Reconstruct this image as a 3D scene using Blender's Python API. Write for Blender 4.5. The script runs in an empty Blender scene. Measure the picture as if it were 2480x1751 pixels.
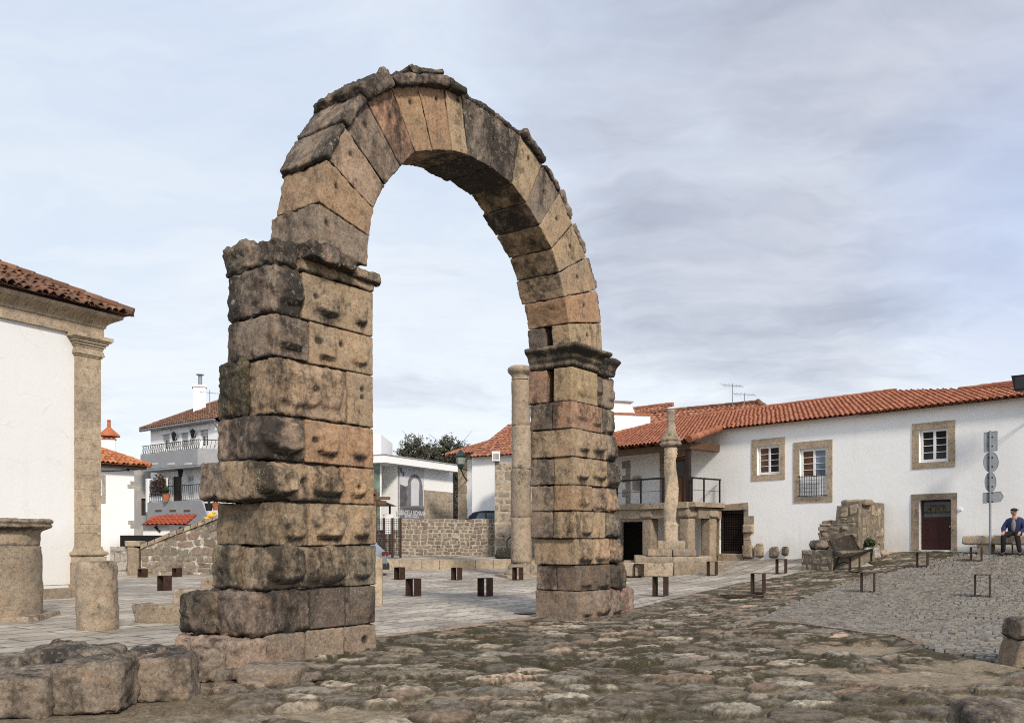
import bpy, math, random
import numpy as np
from mathutils import Vector, Matrix
random.seed(7)
RNG = np.random.default_rng(7)
S = bpy.context.scene
COL = S.collection
# ------------------------------------------------------------------ survey of the place
# eye height 1.6 m, level camera; sight lines from the survey photograph (2480 px wide) give plan positions
F, CX, CY, H = 2128.0, 1240.0, 1304.0, 1.6
def P(x, y, Y): return np.array([(x-CX)/F*Y, Y, H-(y-CY)/F*Y])
CTRL = np.array([(-2,13,0),(-4,11,0),(1.3,17.3,0),(2.5,19,.03),(0,7,0),(4,8,.05),(-5,8,0),(8,9,.15),(6,13,.12),
 (3.7,21.9,.16),(6.3,22.4,.23),(8.7,21.4,.30),(10.3,19.3,.33),(7,30.8,.33),(9.2,28.7,.45),(13,26,.80),(14.8,27.3,1.12),
 (4.6,31.8,.22),(.2,34,.02),(-6,35,-.02),(-.7,24,.02),(-4,24.5,0),(-11,28,-.08),(-17,41,-.2),(-21,40,-.2),
 (8.4,35.7,.72),(11.5,32.5,.92),(13.9,29.5,1.2),(17.2,27,1.16),(4.5,37,.45),(0,40,.15),(-7,14.8,0),(-10,17.8,0),
 (-11.8,24.5,0),(-6,42,.1),(-10,47,.15),(0,47,.3),(-20,50,-.1),(20,25,1.2),(25,20,1.0),(11.66,28.9,.78),(10.25,28,.6),(12.2,29.4,1.04),(12,12,.27),(15,15,.45),(-15,12,0),
 (-25,25,-.1),(0,0,0),(-10,0,0),(12,0,.2)], float)
def _U(r2): return np.where(r2 > 1e-12, r2*np.log(np.maximum(r2, 1e-12)), 0)
_n = len(CTRL); _d2 = ((CTRL[:, None, :2]-CTRL[None, :, :2])**2).sum(-1)
_A = np.zeros((_n+3, _n+3)); _A[:_n, :_n] = _U(_d2)+np.eye(_n)*1.2
_A[:_n, _n] = 1; _A[:_n, _n+1:] = CTRL[:, :2]; _A[_n:, :_n] = _A[:_n, _n:].T
_W = np.linalg.solve(_A, np.r_[CTRL[:, 2], 0, 0, 0])
def zt(x, y):
    x = np.clip(np.asarray(x, float), -26, 26); y = np.clip(np.asarray(y, float), 0, 48)
    sh = x.shape; x = x.ravel(); y = y.ravel(); out = np.full(x.shape, _W[_n])+_W[_n+1]*x+_W[_n+2]*y
    for i in range(_n): out += _W[i]*_U((x-CTRL[i, 0])**2+(y-CTRL[i, 1])**2)
    return out.reshape(sh)
def zg(x, y): return float(zt(x, y))
def G(x, y):                       # where a sight line meets the ground
    Ys = np.linspace(5, 60, 2200); k = (x-CX)/F; d = H-(y-CY)/F*Ys-zt(k*Ys, Ys)
    i = np.where(d <= 0)[0]; Y = Ys[i[0]] if len(i) else 60.0
    return np.array([k*Y, Y, zg(k*Y, Y)])
def GD(x, y): return G(x*1.0801, y*1.0801)
class Frame:                       # a vertical facade: origin, direction along, outward normal
    def __init__(s, ox, oy, ex, ey):
        l = math.hypot(ex, ey); s.O = np.array([ox, oy, 0.]); s.E = np.array([ex/l, ey/l, 0]); s.M = np.array([-s.E[1], s.E[0], 0])
        if s.M @ s.O > 0: s.M = -s.M
    def pt(s, e, z, m=0.): p = s.O+s.E*e+s.M*m; return np.array([p[0], p[1], z])
    def px(s, x, y, m=0.):
        o = s.O+s.M*m; k = (x-CX)/F; e = (k*o[1]-o[0])/(s.E[0]-k*s.E[1]); Y = o[1]+e*s.E[1]
        return e, H-(y-CY)/F*Y
# ------------------------------------------------------------------ noise
_perm = np.random.default_rng(3).permutation(256); _perm = np.r_[_perm, _perm]
_gr = np.random.default_rng(5).normal(size=(256, 3)); _gr /= np.linalg.norm(_gr, axis=1)[:, None]
def perlin(p):
    p = np.asarray(p, float); i = np.floor(p).astype(int); f = p-i; i &= 255; u = f*f*f*(f*(f*6-15)+10); r = 0
    for a in (0, 1):
        for b in (0, 1):
            for c in (0, 1):
                h = _perm[_perm[_perm[(i[:, 0]+a) & 255]+((i[:, 1]+b) & 255)]+((i[:, 2]+c) & 255)]
                g = _gr[h]; dot = g[:, 0]*(f[:, 0]-a)+g[:, 1]*(f[:, 1]-b)+g[:, 2]*(f[:, 2]-c)
                w = (u[:, 0] if a else 1-u[:, 0])*(u[:, 1] if b else 1-u[:, 1])*(u[:, 2] if c else 1-u[:, 2]); r = r+w*dot
    return r
def fbm(p, o=4, g=.5):
    p = np.asarray(p, float); r = np.zeros(len(p)); a = 1.
    for k in range(o): r += a*perlin(p*2**k+17.3*k); a *= g
    return r
def sstep(a, b, x): t = np.clip((x-a)/(b-a), 0, 1); return t*t*(3-2*t)
# ------------------------------------------------------------------ objects
ORG = {}
def tag(o, label=None, cat=None, group=None, kind=None):
    if label: o['label'] = label
    if cat: o['category'] = cat
    if group: o['group'] = group
    if kind: o['kind'] = kind
    return o
def thing(name, label, cat, loc, group=None):
    o = bpy.data.objects.new(name, None); COL.objects.link(o); o.location = [float(v) for v in loc]; o.empty_display_size = .2
    ORG[o.name] = np.array(loc, float); return tag(o, label, cat, group)
def link(name, me, parent=None, loc=None):
    o = bpy.data.objects.new(name, me); COL.objects.link(o)
    if parent is not None: o.parent = parent; ORG[o.name] = ORG[parent.name]
    else:
        o.location = loc if loc is not None else (0, 0, 0); ORG[o.name] = np.array(o.location)
    return o
def npmesh(name, V, Fq, mats, parent=None, smooth=True, attrs=None, loc=None, mi=None):
    """V (n,3) world coordinates, Fq list/array of faces"""
    V = np.asarray(V, float)
    if parent is not None: off = ORG[parent.name]
    elif loc is not None: off = np.array(loc, float)
    else: off = np.zeros(3)
    me = bpy.data.meshes.new(name)
    if isinstance(Fq, np.ndarray):
        n, k = Fq.shape
        me.vertices.add(len(V)); me.vertices.foreach_set('co', (V-off).astype(np.float32).ravel())
        me.loops.add(n*k); me.loops.foreach_set('vertex_index', Fq.astype(np.int32).ravel())
        me.polygons.add(n); me.polygons.foreach_set('loop_start', np.arange(0, n*k, k, dtype=np.int32))
        me.update(calc_edges=True); me.validate()
    else:
        me.from_pydata([tuple(v) for v in (V-off)], [], [tuple(int(i) for i in f) for f in Fq]); me.validate()
    if not isinstance(mats, (list, tuple)): mats = [mats]
    for m in mats: me.materials.append(m)
    if mi is not None and len(me.polygons) == len(mi): me.polygons.foreach_set('material_index', np.asarray(mi, np.int32))
    me.polygons.foreach_set('use_smooth', np.full(len(me.polygons), bool(smooth)))
    for k, a in (attrs or {}).items():
        a = np.asarray(a, np.float32)
        if len(a) != len(me.vertices): continue
        if a.ndim == 1: me.attributes.new(k, 'FLOAT', 'POINT').data.foreach_set('value', a)
        else:
            c = np.ones((len(a), 4), np.float32); c[:, :3] = a[:, :3]
            me.attributes.new(k, 'FLOAT_COLOR', 'POINT').data.foreach_set('color', c.ravel())
    me.update()
    return link(name, me, parent, None if parent is not None else (tuple(off)))
class MB:
    def __init__(s): s.v = []; s.f = []; s.t = []; s.m = []; s.tint = .5; s.mi = 0
    def add(s, vs, fs):
        b = len(s.v); s.v += [tuple(map(float, v)) for v in vs]; s.t += [s.tint]*len(vs); s.f += [tuple(b+i for i in f) for f in fs]; s.m += [s.mi]*len(fs)
    def hexa(s, c8): s.add(c8, [(0, 3, 2, 1), (4, 5, 6, 7), (0, 1, 5, 4), (1, 2, 6, 5), (2, 3, 7, 6), (3, 0, 4, 7)])
    def box(s, c, d, rz=0., tilt=None):
        M = Matrix.Rotation(rz, 3, 'Z')
        if tilt: M = M @ tilt
        c = Vector([float(q) for q in c]); pts = []
        for z in (-.5, .5):
            for x, y in ((-.5, -.5), (.5, -.5), (.5, .5), (-.5, .5)): pts.append(c+M @ Vector((x*d[0], y*d[1], z*d[2])))
        s.hexa(pts)
    def fbox(s, fr, e0, e1, z0, z1, m0, m1):
        pts = []
        for z in (z0, z1):
            for e, m in ((e0, m0), (e1, m0), (e1, m1), (e0, m1)): pts.append(fr.pt(e, z, m))
        s.hexa(pts)
    def fquad(s, fr, e0, e1, z0, z1, m): s.add([fr.pt(e0, z0, m), fr.pt(e1, z0, m), fr.pt(e1, z1, m), fr.pt(e0, z1, m)], [(0, 1, 2, 3)])
    def fpoly(s, fr, pts, m): s.add([fr.pt(e, z, m) for e, z in pts], [tuple(range(len(pts)))])
    def fprism(s, fr, pts, m0, m1):
        n = len(pts); s.add([fr.pt(e, z, m0) for e, z in pts]+[fr.pt(e, z, m1) for e, z in pts],
              [tuple(range(n)), tuple(range(2*n-1, n-1, -1))]+[(i, (i+1) % n, n+(i+1) % n, n+i) for i in range(n)])
    def tube(s, pts, r, n=8, cap=True):
        pts = [Vector([float(q) for q in p]) for p in pts]; rs = r if isinstance(r, (list, tuple)) else [r]*len(pts); vs = []; fs = []; up = None
        for i, p in enumerate(pts):
            t = (pts[min(i+1, len(pts)-1)]-pts[max(i-1, 0)]).normalized()
            if up is None or abs(up.dot(t)) > .95: up = Vector((0, 0, 1)) if abs(t.z) < .9 else Vector((1, 0, 0))
            a = t.cross(up).normalized(); b = a.cross(t); up = b
            for k in range(n):
                q = 2*math.pi*k/n; vs.append(p+(a*math.cos(q)+b*math.sin(q))*rs[i])
        for i in range(len(pts)-1):
            for k in range(n): fs.append((i*n+k, i*n+(k+1) % n, (i+1)*n+(k+1) % n, (i+1)*n+k))
        if cap: fs += [tuple(range(n-1, -1, -1)), tuple(range((len(pts)-1)*n, len(pts)*n))]
        s.add(vs, fs)
    def lathe(s, c, prof, n=24, fn=None):
        vs = []; fs = []
        for r, z in prof:
            for k in range(n):
                q = 2*math.pi*k/n; rr = r*(fn(q, z) if fn else 1); vs.append((c[0]+rr*math.cos(q), c[1]+rr*math.sin(q), c[2]+z))
        m = len(prof)
        for i in range(m-1):
            for k in range(n): fs.append((i*n+k, i*n+(k+1) % n, (i+1)*n+(k+1) % n, (i+1)*n+k))
        fs += [tuple(range(n-1, -1, -1)), tuple(range((m-1)*n, m*n))]; s.add(vs, fs)
    def ball(s, c, r, n=12, m=8):
        r = r if isinstance(r, (list, tuple)) else (r, r, r); vs = [(c[0], c[1], c[2]-r[2])]; fs = []
        for i in range(1, m):
            a = math.pi*i/m-math.pi/2
            for k in range(n): q = 2*math.pi*k/n; vs.append((c[0]+r[0]*math.cos(a)*math.cos(q), c[1]+r[1]*math.cos(a)*math.sin(q), c[2]+r[2]*math.sin(a)))
        vs.append((c[0], c[1], c[2]+r[2])); L = len(vs)-1
        for k in range(n): fs.append((0, 1+(k+1) % n, 1+k)); fs.append((L, L-n+k, L-n+(k+1) % n))
        for i in range(m-2):
            for k in range(n): fs.append((1+i*n+k, 1+i*n+(k+1) % n, 1+(i+1)*n+(k+1) % n, 1+(i+1)*n+k))
        s.add(vs, fs)
    def build(s, name, mats, parent=None, smooth=False, loc=None):
        o = npmesh(name, np.array(s.v), s.f, mats, parent, smooth, {'tint': np.array(s.t)}, loc, s.m)
        if len(s.f) < 30000:
            import bmesh
            bm = bmesh.new(); bm.from_mesh(o.data); bmesh.ops.recalc_face_normals(bm, faces=bm.faces); bm.to_mesh(o.data); bm.free()
        return o
# ------------------------------------------------------------------ materials
def newmat(name, rough=.8):
    m = bpy.data.materials.new(name); m.use_nodes = True; nt = m.node_tree; b = nt.nodes['Principled BSDF']
    b.inputs['Roughness'].default_value = rough; b.inputs['Specular IOR Level'].default_value = .3
    return m, nt, b
class N:
    def __init__(s, nt): s.nt = nt
    def __call__(s, typ, ins=None, **kw):
        n = s.nt.nodes.new('ShaderNode'+typ)
        for k, v in kw.items(): setattr(n, k, v)
        for k, v in (ins or {}).items():
            if hasattr(v, 'links') or isinstance(v, bpy.types.NodeSocket): s.nt.links.new(v, n.inputs[k])
            else: n.inputs[k].default_value = v
        return n
    def math(s, op, a, b=None, c=None, clamp=False):
        ins = {0: a}
        if b is not None: ins[1] = b
        if c is not None: ins[2] = c
        n = s('Math', ins, operation=op); n.use_clamp = clamp; return n.outputs[0]
    def ramp(s, fac, stops):
        n = s('ValToRGB', {'Fac': fac}); r = n.color_ramp
        while len(r.elements) < len(stops): r.elements.new(.5)
        for e, (p, c) in zip(r.elements, stops):
            e.position = p; e.color = (c, c, c, 1) if isinstance(c, (int, float)) else (*c, 1)
        return n.outputs[0]
    def mix(s, f, a, b, mode='MIX'):
        n = s('Mix', None, data_type='RGBA', blend_type=mode)
        for k, v in ((0, f), (6, a), (7, b)):
            if isinstance(v, bpy.types.NodeSocket): s.nt.links.new(v, n.inputs[k])
            else: n.inputs[k].default_value = (*v, 1) if isinstance(v, tuple) and len(v) == 3 else v
        return n.outputs[2]
    def noise(s, vec, scale, detail=4, rough=.55, out=0):
        return s('TexNoise', {'Vector': vec, 'Scale': scale, 'Detail': detail, 'Roughness': rough}).outputs[out]
    def pos(s, sc=(1, 1, 1)):
        g = s('NewGeometry').outputs['Position']
        return g if sc == (1, 1, 1) else s('VectorMath', {0: g, 1: sc}, operation='MULTIPLY').outputs[0]
    def bump(s, b, h, strength, dist):
        n = s('Bump', {'Height': h, 'Strength': strength, 'Distance': dist}); s.nt.links.new(n.outputs[0], b.inputs['Normal']); return n
    def col(s, b, c): s.nt.links.new(c, b.inputs['Base Color'])
def simple(name, c, rough=.6, metal=0., var=.12, sc=3., bump=0.):
    m, nt, b = newmat(name, rough); n = N(nt); b.inputs['Metallic'].default_value = metal
    f = n.noise(n.pos(), sc, 5); d = tuple(v*(1-var*2) for v in c); e = tuple(min(1, v*(1+var)) for v in c)
    n.col(b, n.ramp(f, [(.3, d), (.7, e)]))
    if bump: n.bump(b, n.noise(n.pos(), sc*12, 4), bump, .02)
    return m
def stone_common(n, b, base, stain_amt, lichen=True, bumpd=.012, cav=True, scale=1.):
    """weathered granite: speckle, iron-brown blotches, run-off stains, lichen; shade of undersides and cavities painted in"""
    p = n.pos(); big = n.noise(p, 1.1*scale, 5, .6); mid = n.noise(p, 6*scale, 7, .75); sp = n.noise(p, 26*scale, 5, .8)
    c = n.mix(n.ramp(big, [(.40, 0.), (.66, .7)]), base, n.mix(.6, base, (.16, .14, .115)))
    c = n.mix(n.ramp(n.noise(p, 2.3*scale, 5, .65), [(.52, 0.), (.72, .55)]), c, n.mix(.6, base, (.36, .19, .085)))
    c = n.mix(n.ramp(mid, [(.32, .75), (.52, 0.)]), c, n.mix(.72, c, (.045, .034, .026)))
    c = n.mix(n.ramp(mid, [(.56, 0.), (.75, .5)]), c, n.mix(.5, c, (.58, .49, .37)))
    c = n.mix(n.ramp(sp, [(.34, .85), (.48, 0.)]), c, n.mix(.75, c, (.035, .028, .022)))
    c = n.mix(n.ramp(sp, [(.54, 0.), (.70, .55)]), c, n.mix(.55, c, (.66, .58, .47)))
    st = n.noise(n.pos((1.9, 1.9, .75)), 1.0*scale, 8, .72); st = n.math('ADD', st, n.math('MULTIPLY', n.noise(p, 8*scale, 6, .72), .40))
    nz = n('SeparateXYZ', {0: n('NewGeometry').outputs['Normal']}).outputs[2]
    st = n.math('ADD', st, n.math('MULTIPLY', n.math('MAXIMUM', nz, 0.), .07)); st = n.math('ADD', st, n.math('MULTIPLY', n.math('MAXIMUM', n.math('MULTIPLY', nz, -1.), 0.), .17)); st = n.math('ADD', st, stain_amt)  # faces turned down go darker: soffit shade put into the colour
    if cav: st = n.math('ADD', st, n('Attribute', None, attribute_name='boss_grime_shade').outputs['Fac'])
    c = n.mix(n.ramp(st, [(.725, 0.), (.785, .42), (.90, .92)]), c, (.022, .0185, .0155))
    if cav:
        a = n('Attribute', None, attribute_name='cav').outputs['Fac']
        c = n.mix(n.ramp(n.math('MULTIPLY_ADD', a, 12., .5), [(.0, .92), (.46, 0.)]), c, (.030, .024, .019))  # crevice occlusion painted into the colour; block edges are joint grime
    if lichen:
        vo = n('TexVoronoi', {'Vector': n('VectorMath', {0: p, 1: n.noise(p, 5, 3, .6, out=1)}, operation='ADD').outputs[0], 'Scale': 10.*scale})
        sp2 = n.math('ADD', vo.outputs['Distance'], n.math('MULTIPLY', mid, .5))
        msk = n.math('MULTIPLY', n.ramp(sp2, [(.40, 1.), (.47, 0.)]), n.ramp(n.math('ADD', n.noise(p, 1.7, 3), n.math('MULTIPLY', stain_amt, .8)), [(.5, 0.), (.62, .6)]))
        c = n.mix(msk, c, (.31, .30, .235))
        c = n.mix(n.math('MULTIPLY', n.ramp(n.noise(p, 13, 5, .7), [(.58, 0.), (.66, .8)]), n.ramp(n.math('ADD', n.noise(p, 1.2, 3), stain_amt), [(.56, 0.), (.68, .8)])), c, (.33, .32, .27))
    n.col(b, c)
    h = n.math('ADD', n.math('MULTIPLY', mid, .9), n.math('MULTIPLY', sp, .4)); n.bump(b, h, 1., bumpd*1.9)
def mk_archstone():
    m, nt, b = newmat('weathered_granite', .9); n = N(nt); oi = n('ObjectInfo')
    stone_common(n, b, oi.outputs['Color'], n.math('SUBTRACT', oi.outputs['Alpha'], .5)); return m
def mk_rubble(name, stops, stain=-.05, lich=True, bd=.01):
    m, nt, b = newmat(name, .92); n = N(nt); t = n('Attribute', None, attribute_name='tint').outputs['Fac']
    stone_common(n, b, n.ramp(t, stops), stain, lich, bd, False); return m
def mk_plaster(name, c=(.80, .79, .77), cracks=0., dirt=.5):
    m, nt, b = newmat(name, .9); n = N(nt); p = n.pos()
    f = n.noise(p, .5, 6, .6); q = n.noise(n.pos((2.5, 2.5, .35)), 1., 5, .6)
    cc = n.mix(n.ramp(f, [(.35, 0.), (.75, .5*dirt)]), c, tuple(v*.86 for v in c))
    cc = n.mix(n.ramp(q, [(.55, 0.), (.8, .35*dirt)]), cc, (.52, .49, .45))
    if cracks:
        v = n('TexVoronoi', {'Vector': n('VectorMath', {0: n.pos((1, 1, 1.5)), 1: n.noise(p, 1.6, 6, .6, out=1)}, operation='ADD').outputs[0], 'Scale': .75}, feature='DISTANCE_TO_EDGE').outputs['Distance']
        k = n.math('MULTIPLY', n.ramp(v, [(.0, 1.), (.012, 0.)]), n.ramp(n.noise(p, .9, 3), [(.48, 0.), (.6, cracks)]))
        cc = n.mix(k, cc, (.40, .36, .31))
    cc = n.mix(n.ramp(n.noise(n.pos((.8, .8, 1.6)), .8, 6, .65), [(.50, 0.), (.72, .28*dirt)]), cc, (.66, .60, .50))
    zc_ = n('SeparateXYZ', {0: p}).outputs[2]
    hgt_ = n.math('SUBTRACT', zc_, n.math('MULTIPLY', n.noise(n.pos((1.2, 1.2, .3)), 1.4, 5, .65), 2.2))
    cc = n.mix(n.math('MULTIPLY', n.ramp(hgt_, [(.0, 1.), (.75, 0.)]), .42*min(1., dirt*1.4)), cc, (.50, .44, .34))
    n.col(b, cc); n.bump(b, n.noise(p, 4, 5, .6), .3, .02); return m
def mk_tile(name, stops, dirt):
    m, nt, b = newmat(name, .8); n = N(nt); t = n('Attribute', None, attribute_name='tint').outputs['Fac']; p = n.pos()
    c = n.ramp(t, stops); f = n.noise(p, 2.2, 6, .7)
    c = n.mix(n.ramp(f, [(.62-.3*dirt, 0.), (.8-.2*dirt, .85)]), c, (.10, .075, .055))
    if dirt > .3: c = n.mix(n.ramp(n.noise(p, 7, 5, .7), [(.60, 0.), (.7, .6)]), c, (.30, .24, .12))
    c = n.mix(n.ramp(n.noise(p, 25, 4), [(.3, .4), (.6, 0.)]), c, (.13, .06, .035))
    n.col(b, c); n.bump(b, n.noise(p, 30, 4), .3, .01); return m
def mk_vcol(name, bump=.6, bd=.015, rough=.95, sc=40):
    m, nt, b = newmat(name, rough); n = N(nt); p = n.pos(); c = n('Attribute', None, attribute_name='Col').outputs['Color']
    s1 = n.noise(p, sc*.7, 7, .82); s2 = n.noise(p, sc*1.6, 5, .8)
    c = n.mix(n.ramp(s1, [(.34, .9), (.50, 0.)]), c, n.mix(.75, c, (.02, .017, .012)))
    c = n.mix(n.ramp(s2, [(.55, 0.), (.74, .45)]), c, (.50, .44, .35))
    c = n.mix(n.ramp(n.noise(p, sc*.25, 6, .7), [(.45, 0.), (.75, .5)]), c, n.mix(.5, c, (.06, .05, .035)))
    n.col(b, c); n.bump(b, n.math('ADD', s1, n.math('MULTIPLY', s2, .5)), bump, bd); return m
def mk_slabs():
    m, nt, b = newmat('plaza_slabs', .75); n = N(nt); p = n.pos()
    a = -math.radians(37)       # rows run with the arch
    r = n('Mapping', {'Vector': p, 'Rotation': (0, 0, math.radians(37)+math.pi/2+0.0)}).outputs[0]
    w = n('VectorMath', {0: r, 1: n('VectorMath', {0: n.noise(p, 1.5, 3, out=1), 'Scale': .05}, operation='SCALE').outputs[0]}, operation='ADD').outputs[0]
    br = n('TexBrick', {'Vector': w, 'Scale': 1., 'Mortar Size': .034, 'Mortar Smooth': .1, 'Brick Width': 1.45, 'Row Height': .62, 'Color1': (.0, .0, .0, 1), 'Color2': (1, 1, 1, 1), 'Mortar': (.5, .5, .5, 1)})
    br.offset = .37; br.squash = 1.
    c = n.ramp(n('SeparateColor', {0: br.outputs['Color']}).outputs[0], [(0., (.37, .325, .265)), (.5, (.49, .43, .355)), (1., (.59, .525, .435))])
    big = n.noise(n.pos((1, 1, 1)), .35, 6, .65); c = n.mix(n.ramp(big, [(.38, .7), (.6, 0.)]), c, (.19, .16, .125))
    str_ = n('Mapping', {'Vector': p, 'Rotation': (0, 0, math.radians(37)), 'Scale': (4., .55, 1)}).outputs[0]
    c = n.mix(n.ramp(n.noise(str_, 1.6, 6, .75), [(.48, 0.), (.68, .75)]), c, (.12, .105, .09))
    c = n.mix(n.ramp(n.noise(p, 60, 3, .7), [(.3, .5), (.5, 0.)]), c, (.13, .12, .11))
    c = n.mix(n.ramp(n.noise(p, 3, 5, .7), [(.55, 0.), (.72, .35)]), c, (.45, .42, .38))
    c = n.mix(n.math('MULTIPLY', br.outputs['Fac'], n.ramp(n.noise(p, .9, 5, .7), [(.35, .35), (.62, .85)])), c, n.mix(n.ramp(n.noise(p, 2, 3), [(.4, 0.), (.6, 1.)]), (.05, .042, .033), (.06, .055, .027)))
    n.col(b, c); h = n.math('SUBTRACT', n.math('MULTIPLY', n.noise(p, 25, 5, .7), .4), br.outputs['Fac']); n.bump(b, h, .7, .02)
    b.inputs['Roughness'].default_value = .7; return m
def mk_wood(name, c, rough=.6, sc=(1, 1, 12)):
    m, nt, b = newmat(name, rough); n = N(nt); f = n.noise(n.pos(sc), 3, 5, .6); g = n.noise(n.pos(), 2, 4)
    n.col(b, n.mix(n.ramp(g, [(.4, 0.), (.7, .5)]), n.ramp(f, [(.3, tuple(v*.55 for v in c)), (.7, c)]), tuple(v*.6 for v in c))); n.bump(b, f, .3, .01); return m
def mk_glass(name, c=(.014, .014, .014)):
    m, nt, b = newmat(name, .08); n = N(nt); b.inputs['Specular IOR Level'].default_value = .28
    n.col(b, n.ramp(n.noise(n.pos(), .9, 2), [(.4, c), (.65, tuple(v*2.2+.004 for v in c))])); return m
def mk_rust():
    m, nt, b = newmat('rusted_steel', .75); n = N(nt); p = n.pos(); f = n.noise(p, 7, 6, .7)
    n.col(b, n.ramp(f, [(.25, (.020, .013, .011)), (.5, (.050, .026, .019)), (.75, (.095, .048, .032))])); n.bump(b, n.noise(p, 60, 4), .4, .004); b.inputs['Metallic'].default_value = .25; return m
M = {}
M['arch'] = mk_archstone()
M['ruinmortar'] = simple('old_brown_mortar', (.21, .175, .13), .95, var=.25, sc=6, bump=.5)
M['core'] = simple('joint_mortar', (.075, .06, .048), .95)
tan = [(0., (.27, .215, .155)), (.35, (.38, .30, .215)), (.7, (.44, .35, .25)), (1., (.33, .25, .18))]
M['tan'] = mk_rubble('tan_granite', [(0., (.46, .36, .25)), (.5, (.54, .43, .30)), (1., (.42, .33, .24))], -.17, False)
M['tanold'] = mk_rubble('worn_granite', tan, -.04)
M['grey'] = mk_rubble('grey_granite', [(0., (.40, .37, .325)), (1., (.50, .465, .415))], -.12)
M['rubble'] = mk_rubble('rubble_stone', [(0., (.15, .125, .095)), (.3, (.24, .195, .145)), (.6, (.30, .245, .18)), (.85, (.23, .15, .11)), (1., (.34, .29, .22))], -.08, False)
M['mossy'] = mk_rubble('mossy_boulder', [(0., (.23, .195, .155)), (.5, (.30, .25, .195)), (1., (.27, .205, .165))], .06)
M['mortar'] = simple('lime_mortar', (.42, .37, .30), .95, var=.2, sc=6, bump=.5)
lm, lnt, lb = newmat('white_pointing', .95); ln_ = N(lnt); ln_.col(lb, ln_.ramp(ln_.noise(ln_.pos(), 2.2, 6, .7), [(.38, (.10, .085, .065)), (.52, (.25, .225, .185)), (.64, (.60, .57, .51))])); ln_.bump(lb, ln_.noise(ln_.pos(), 40, 4), .4, .02); M['limewhite'] = lm
M['plaster'] = mk_plaster('white_plaster', (.89, .885, .87)); M['plaster_old'] = mk_plaster('cracked_white_plaster', (.755, .76, .755), .38, .35)
M['plaster_new'] = mk_plaster('white_render', (.91, .905, .89), 0, .2)
M['greyplaster'] = mk_plaster('stained_concrete', (.30, .29, .28), 0, 1.6)
M['greypaint'] = mk_plaster('grey_painted_parapet', (.30, .305, .32), 0, .5)
M['tile_new'] = mk_tile('orange_roof_tiles', [(0., (.27, .095, .05)), (.5, (.345, .125, .065)), (1., (.43, .175, .10))], .17)
M['tile_old'] = mk_tile('weathered_roof_tiles', [(0., (.11, .05, .03)), (.5, (.19, .085, .048)), (.8, (.27, .12, .065)), (1., (.24, .18, .11))], .6)
M['tile_mid'] = mk_tile('aged_roof_tiles', [(0., (.22, .085, .05)), (.5, (.33, .13, .075)), (1., (.42, .20, .12))], .22)
M['tile_or'] = mk_tile('clay_roof_tiles', [(0., (.36, .12, .05)), (.5, (.48, .175, .075)), (1., (.56, .24, .11))], .15)
M['rust'] = mk_rust(); M['iron'] = simple('black_iron', (.018, .018, .02), .5, .4); M['dark'] = simple('dark_void', (.008, .007, .006), .95)
M['black'] = simple('black_panel', (.006, .006, .007), .8); M['steel'] = simple('galvanised_steel', (.26, .275, .30), .5, .35)
M['white'] = simple('white_paint', (.78, .78, .78), .5, var=.05); M['glass'] = mk_glass('dark_glass'); M['glass_brown'] = mk_glass('brown_curtained_glass', (.075, .035, .016))
M['glass_green'] = mk_glass('green_tinted_glass', (.10, .14, .11)); M['glass_blue'] = mk_glass('sky_glass', (.12, .14, .17))
M['wood_or'] = mk_wood('varnished_wood', (.30, .11, .035)); M['wood_dk'] = mk_wood('dark_wood', (.055, .032, .022)); M['wood_red'] = mk_wood('maroon_painted_wood', (.065, .02, .016), .7, (12, 12, 1.5))
M['wood_beam'] = mk_wood('brown_beam', (.14, .075, .04)); M['wood_bench'] = mk_wood('weathered_bench_wood', (.05, .037, .028), .7, (8, 8, 8)); M['wood_sign'] = mk_wood('sign_wood', (.17, .10, .06))
M['slabs'] = mk_slabs(); M['cobble'] = mk_vcol('cobble_and_sand', .8, .02, sc=34); M['sett'] = mk_vcol('granite_setts', .5, .008, .50, 60)
M['earth'] = mk_vcol('trodden_earth', .6, .02)
M['shutter'] = simple('roller_shutter', (.62, .61, .58), .6); M['terracotta'] = simple('terracotta', (.42, .14, .06), .8)
M['carpaint'] = simple('silver_blue_car_paint', (.33, .37, .42), .25, .5, .03); M['carblack'] = simple('navy_car_paint', (.012, .014, .026), .2, .1, .05)
M['rubber'] = simple('tyre_rubber', (.02, .02, .02), .9); M['plastic'] = simple('black_plastic', (.02, .02, .022), .6); M['red'] = simple('red_lamp', (.10, .012, .012), .3)
M['yellow'] = simple('yellow_paint', (.80, .48, .02), .5, var=.03); M['orange'] = simple('orange_paint', (.75, .20, .02), .5)
M['lampgreen'] = simple('green_lantern_metal', (.022, .05, .042), .5, .3); M['lampglass'] = mk_glass('lantern_glass', (.28, .30, .27))
M['skin'] = simple('skin', (.48, .25, .17), .6, var=.06); M['navy'] = simple('navy_jacket', (.022, .032, .095), .75, var=.2, sc=9); M['trousers'] = simple('black_trousers', (.012, .012, .014), .9); M['cap'] = simple('dark_cap', (.03, .025, .024), .9)
M['sweater'] = simple('grey_sweater', (.20, .18, .15), .95); M['shoe'] = simple('brown_shoe', (.05, .03, .022), .6); M['hair'] = simple('grey_hair', (.40, .39, .37), .9)
M['bannerpale'] = simple('banner_sky', (.66, .66, .67), .6, var=.04); M['bannermid'] = simple('banner_stone', (.20, .195, .215), .6, var=.15); M['bannerdark'] = simple('banner_shade', (.12, .115, .125), .6, var=.2); M['bannerlilac'] = simple('banner_mark', (.19, .165, .205), .6)
M['bark'] = simple('bark', (.07, .055, .042), .95, var=.25, sc=6, bump=.6)
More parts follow.
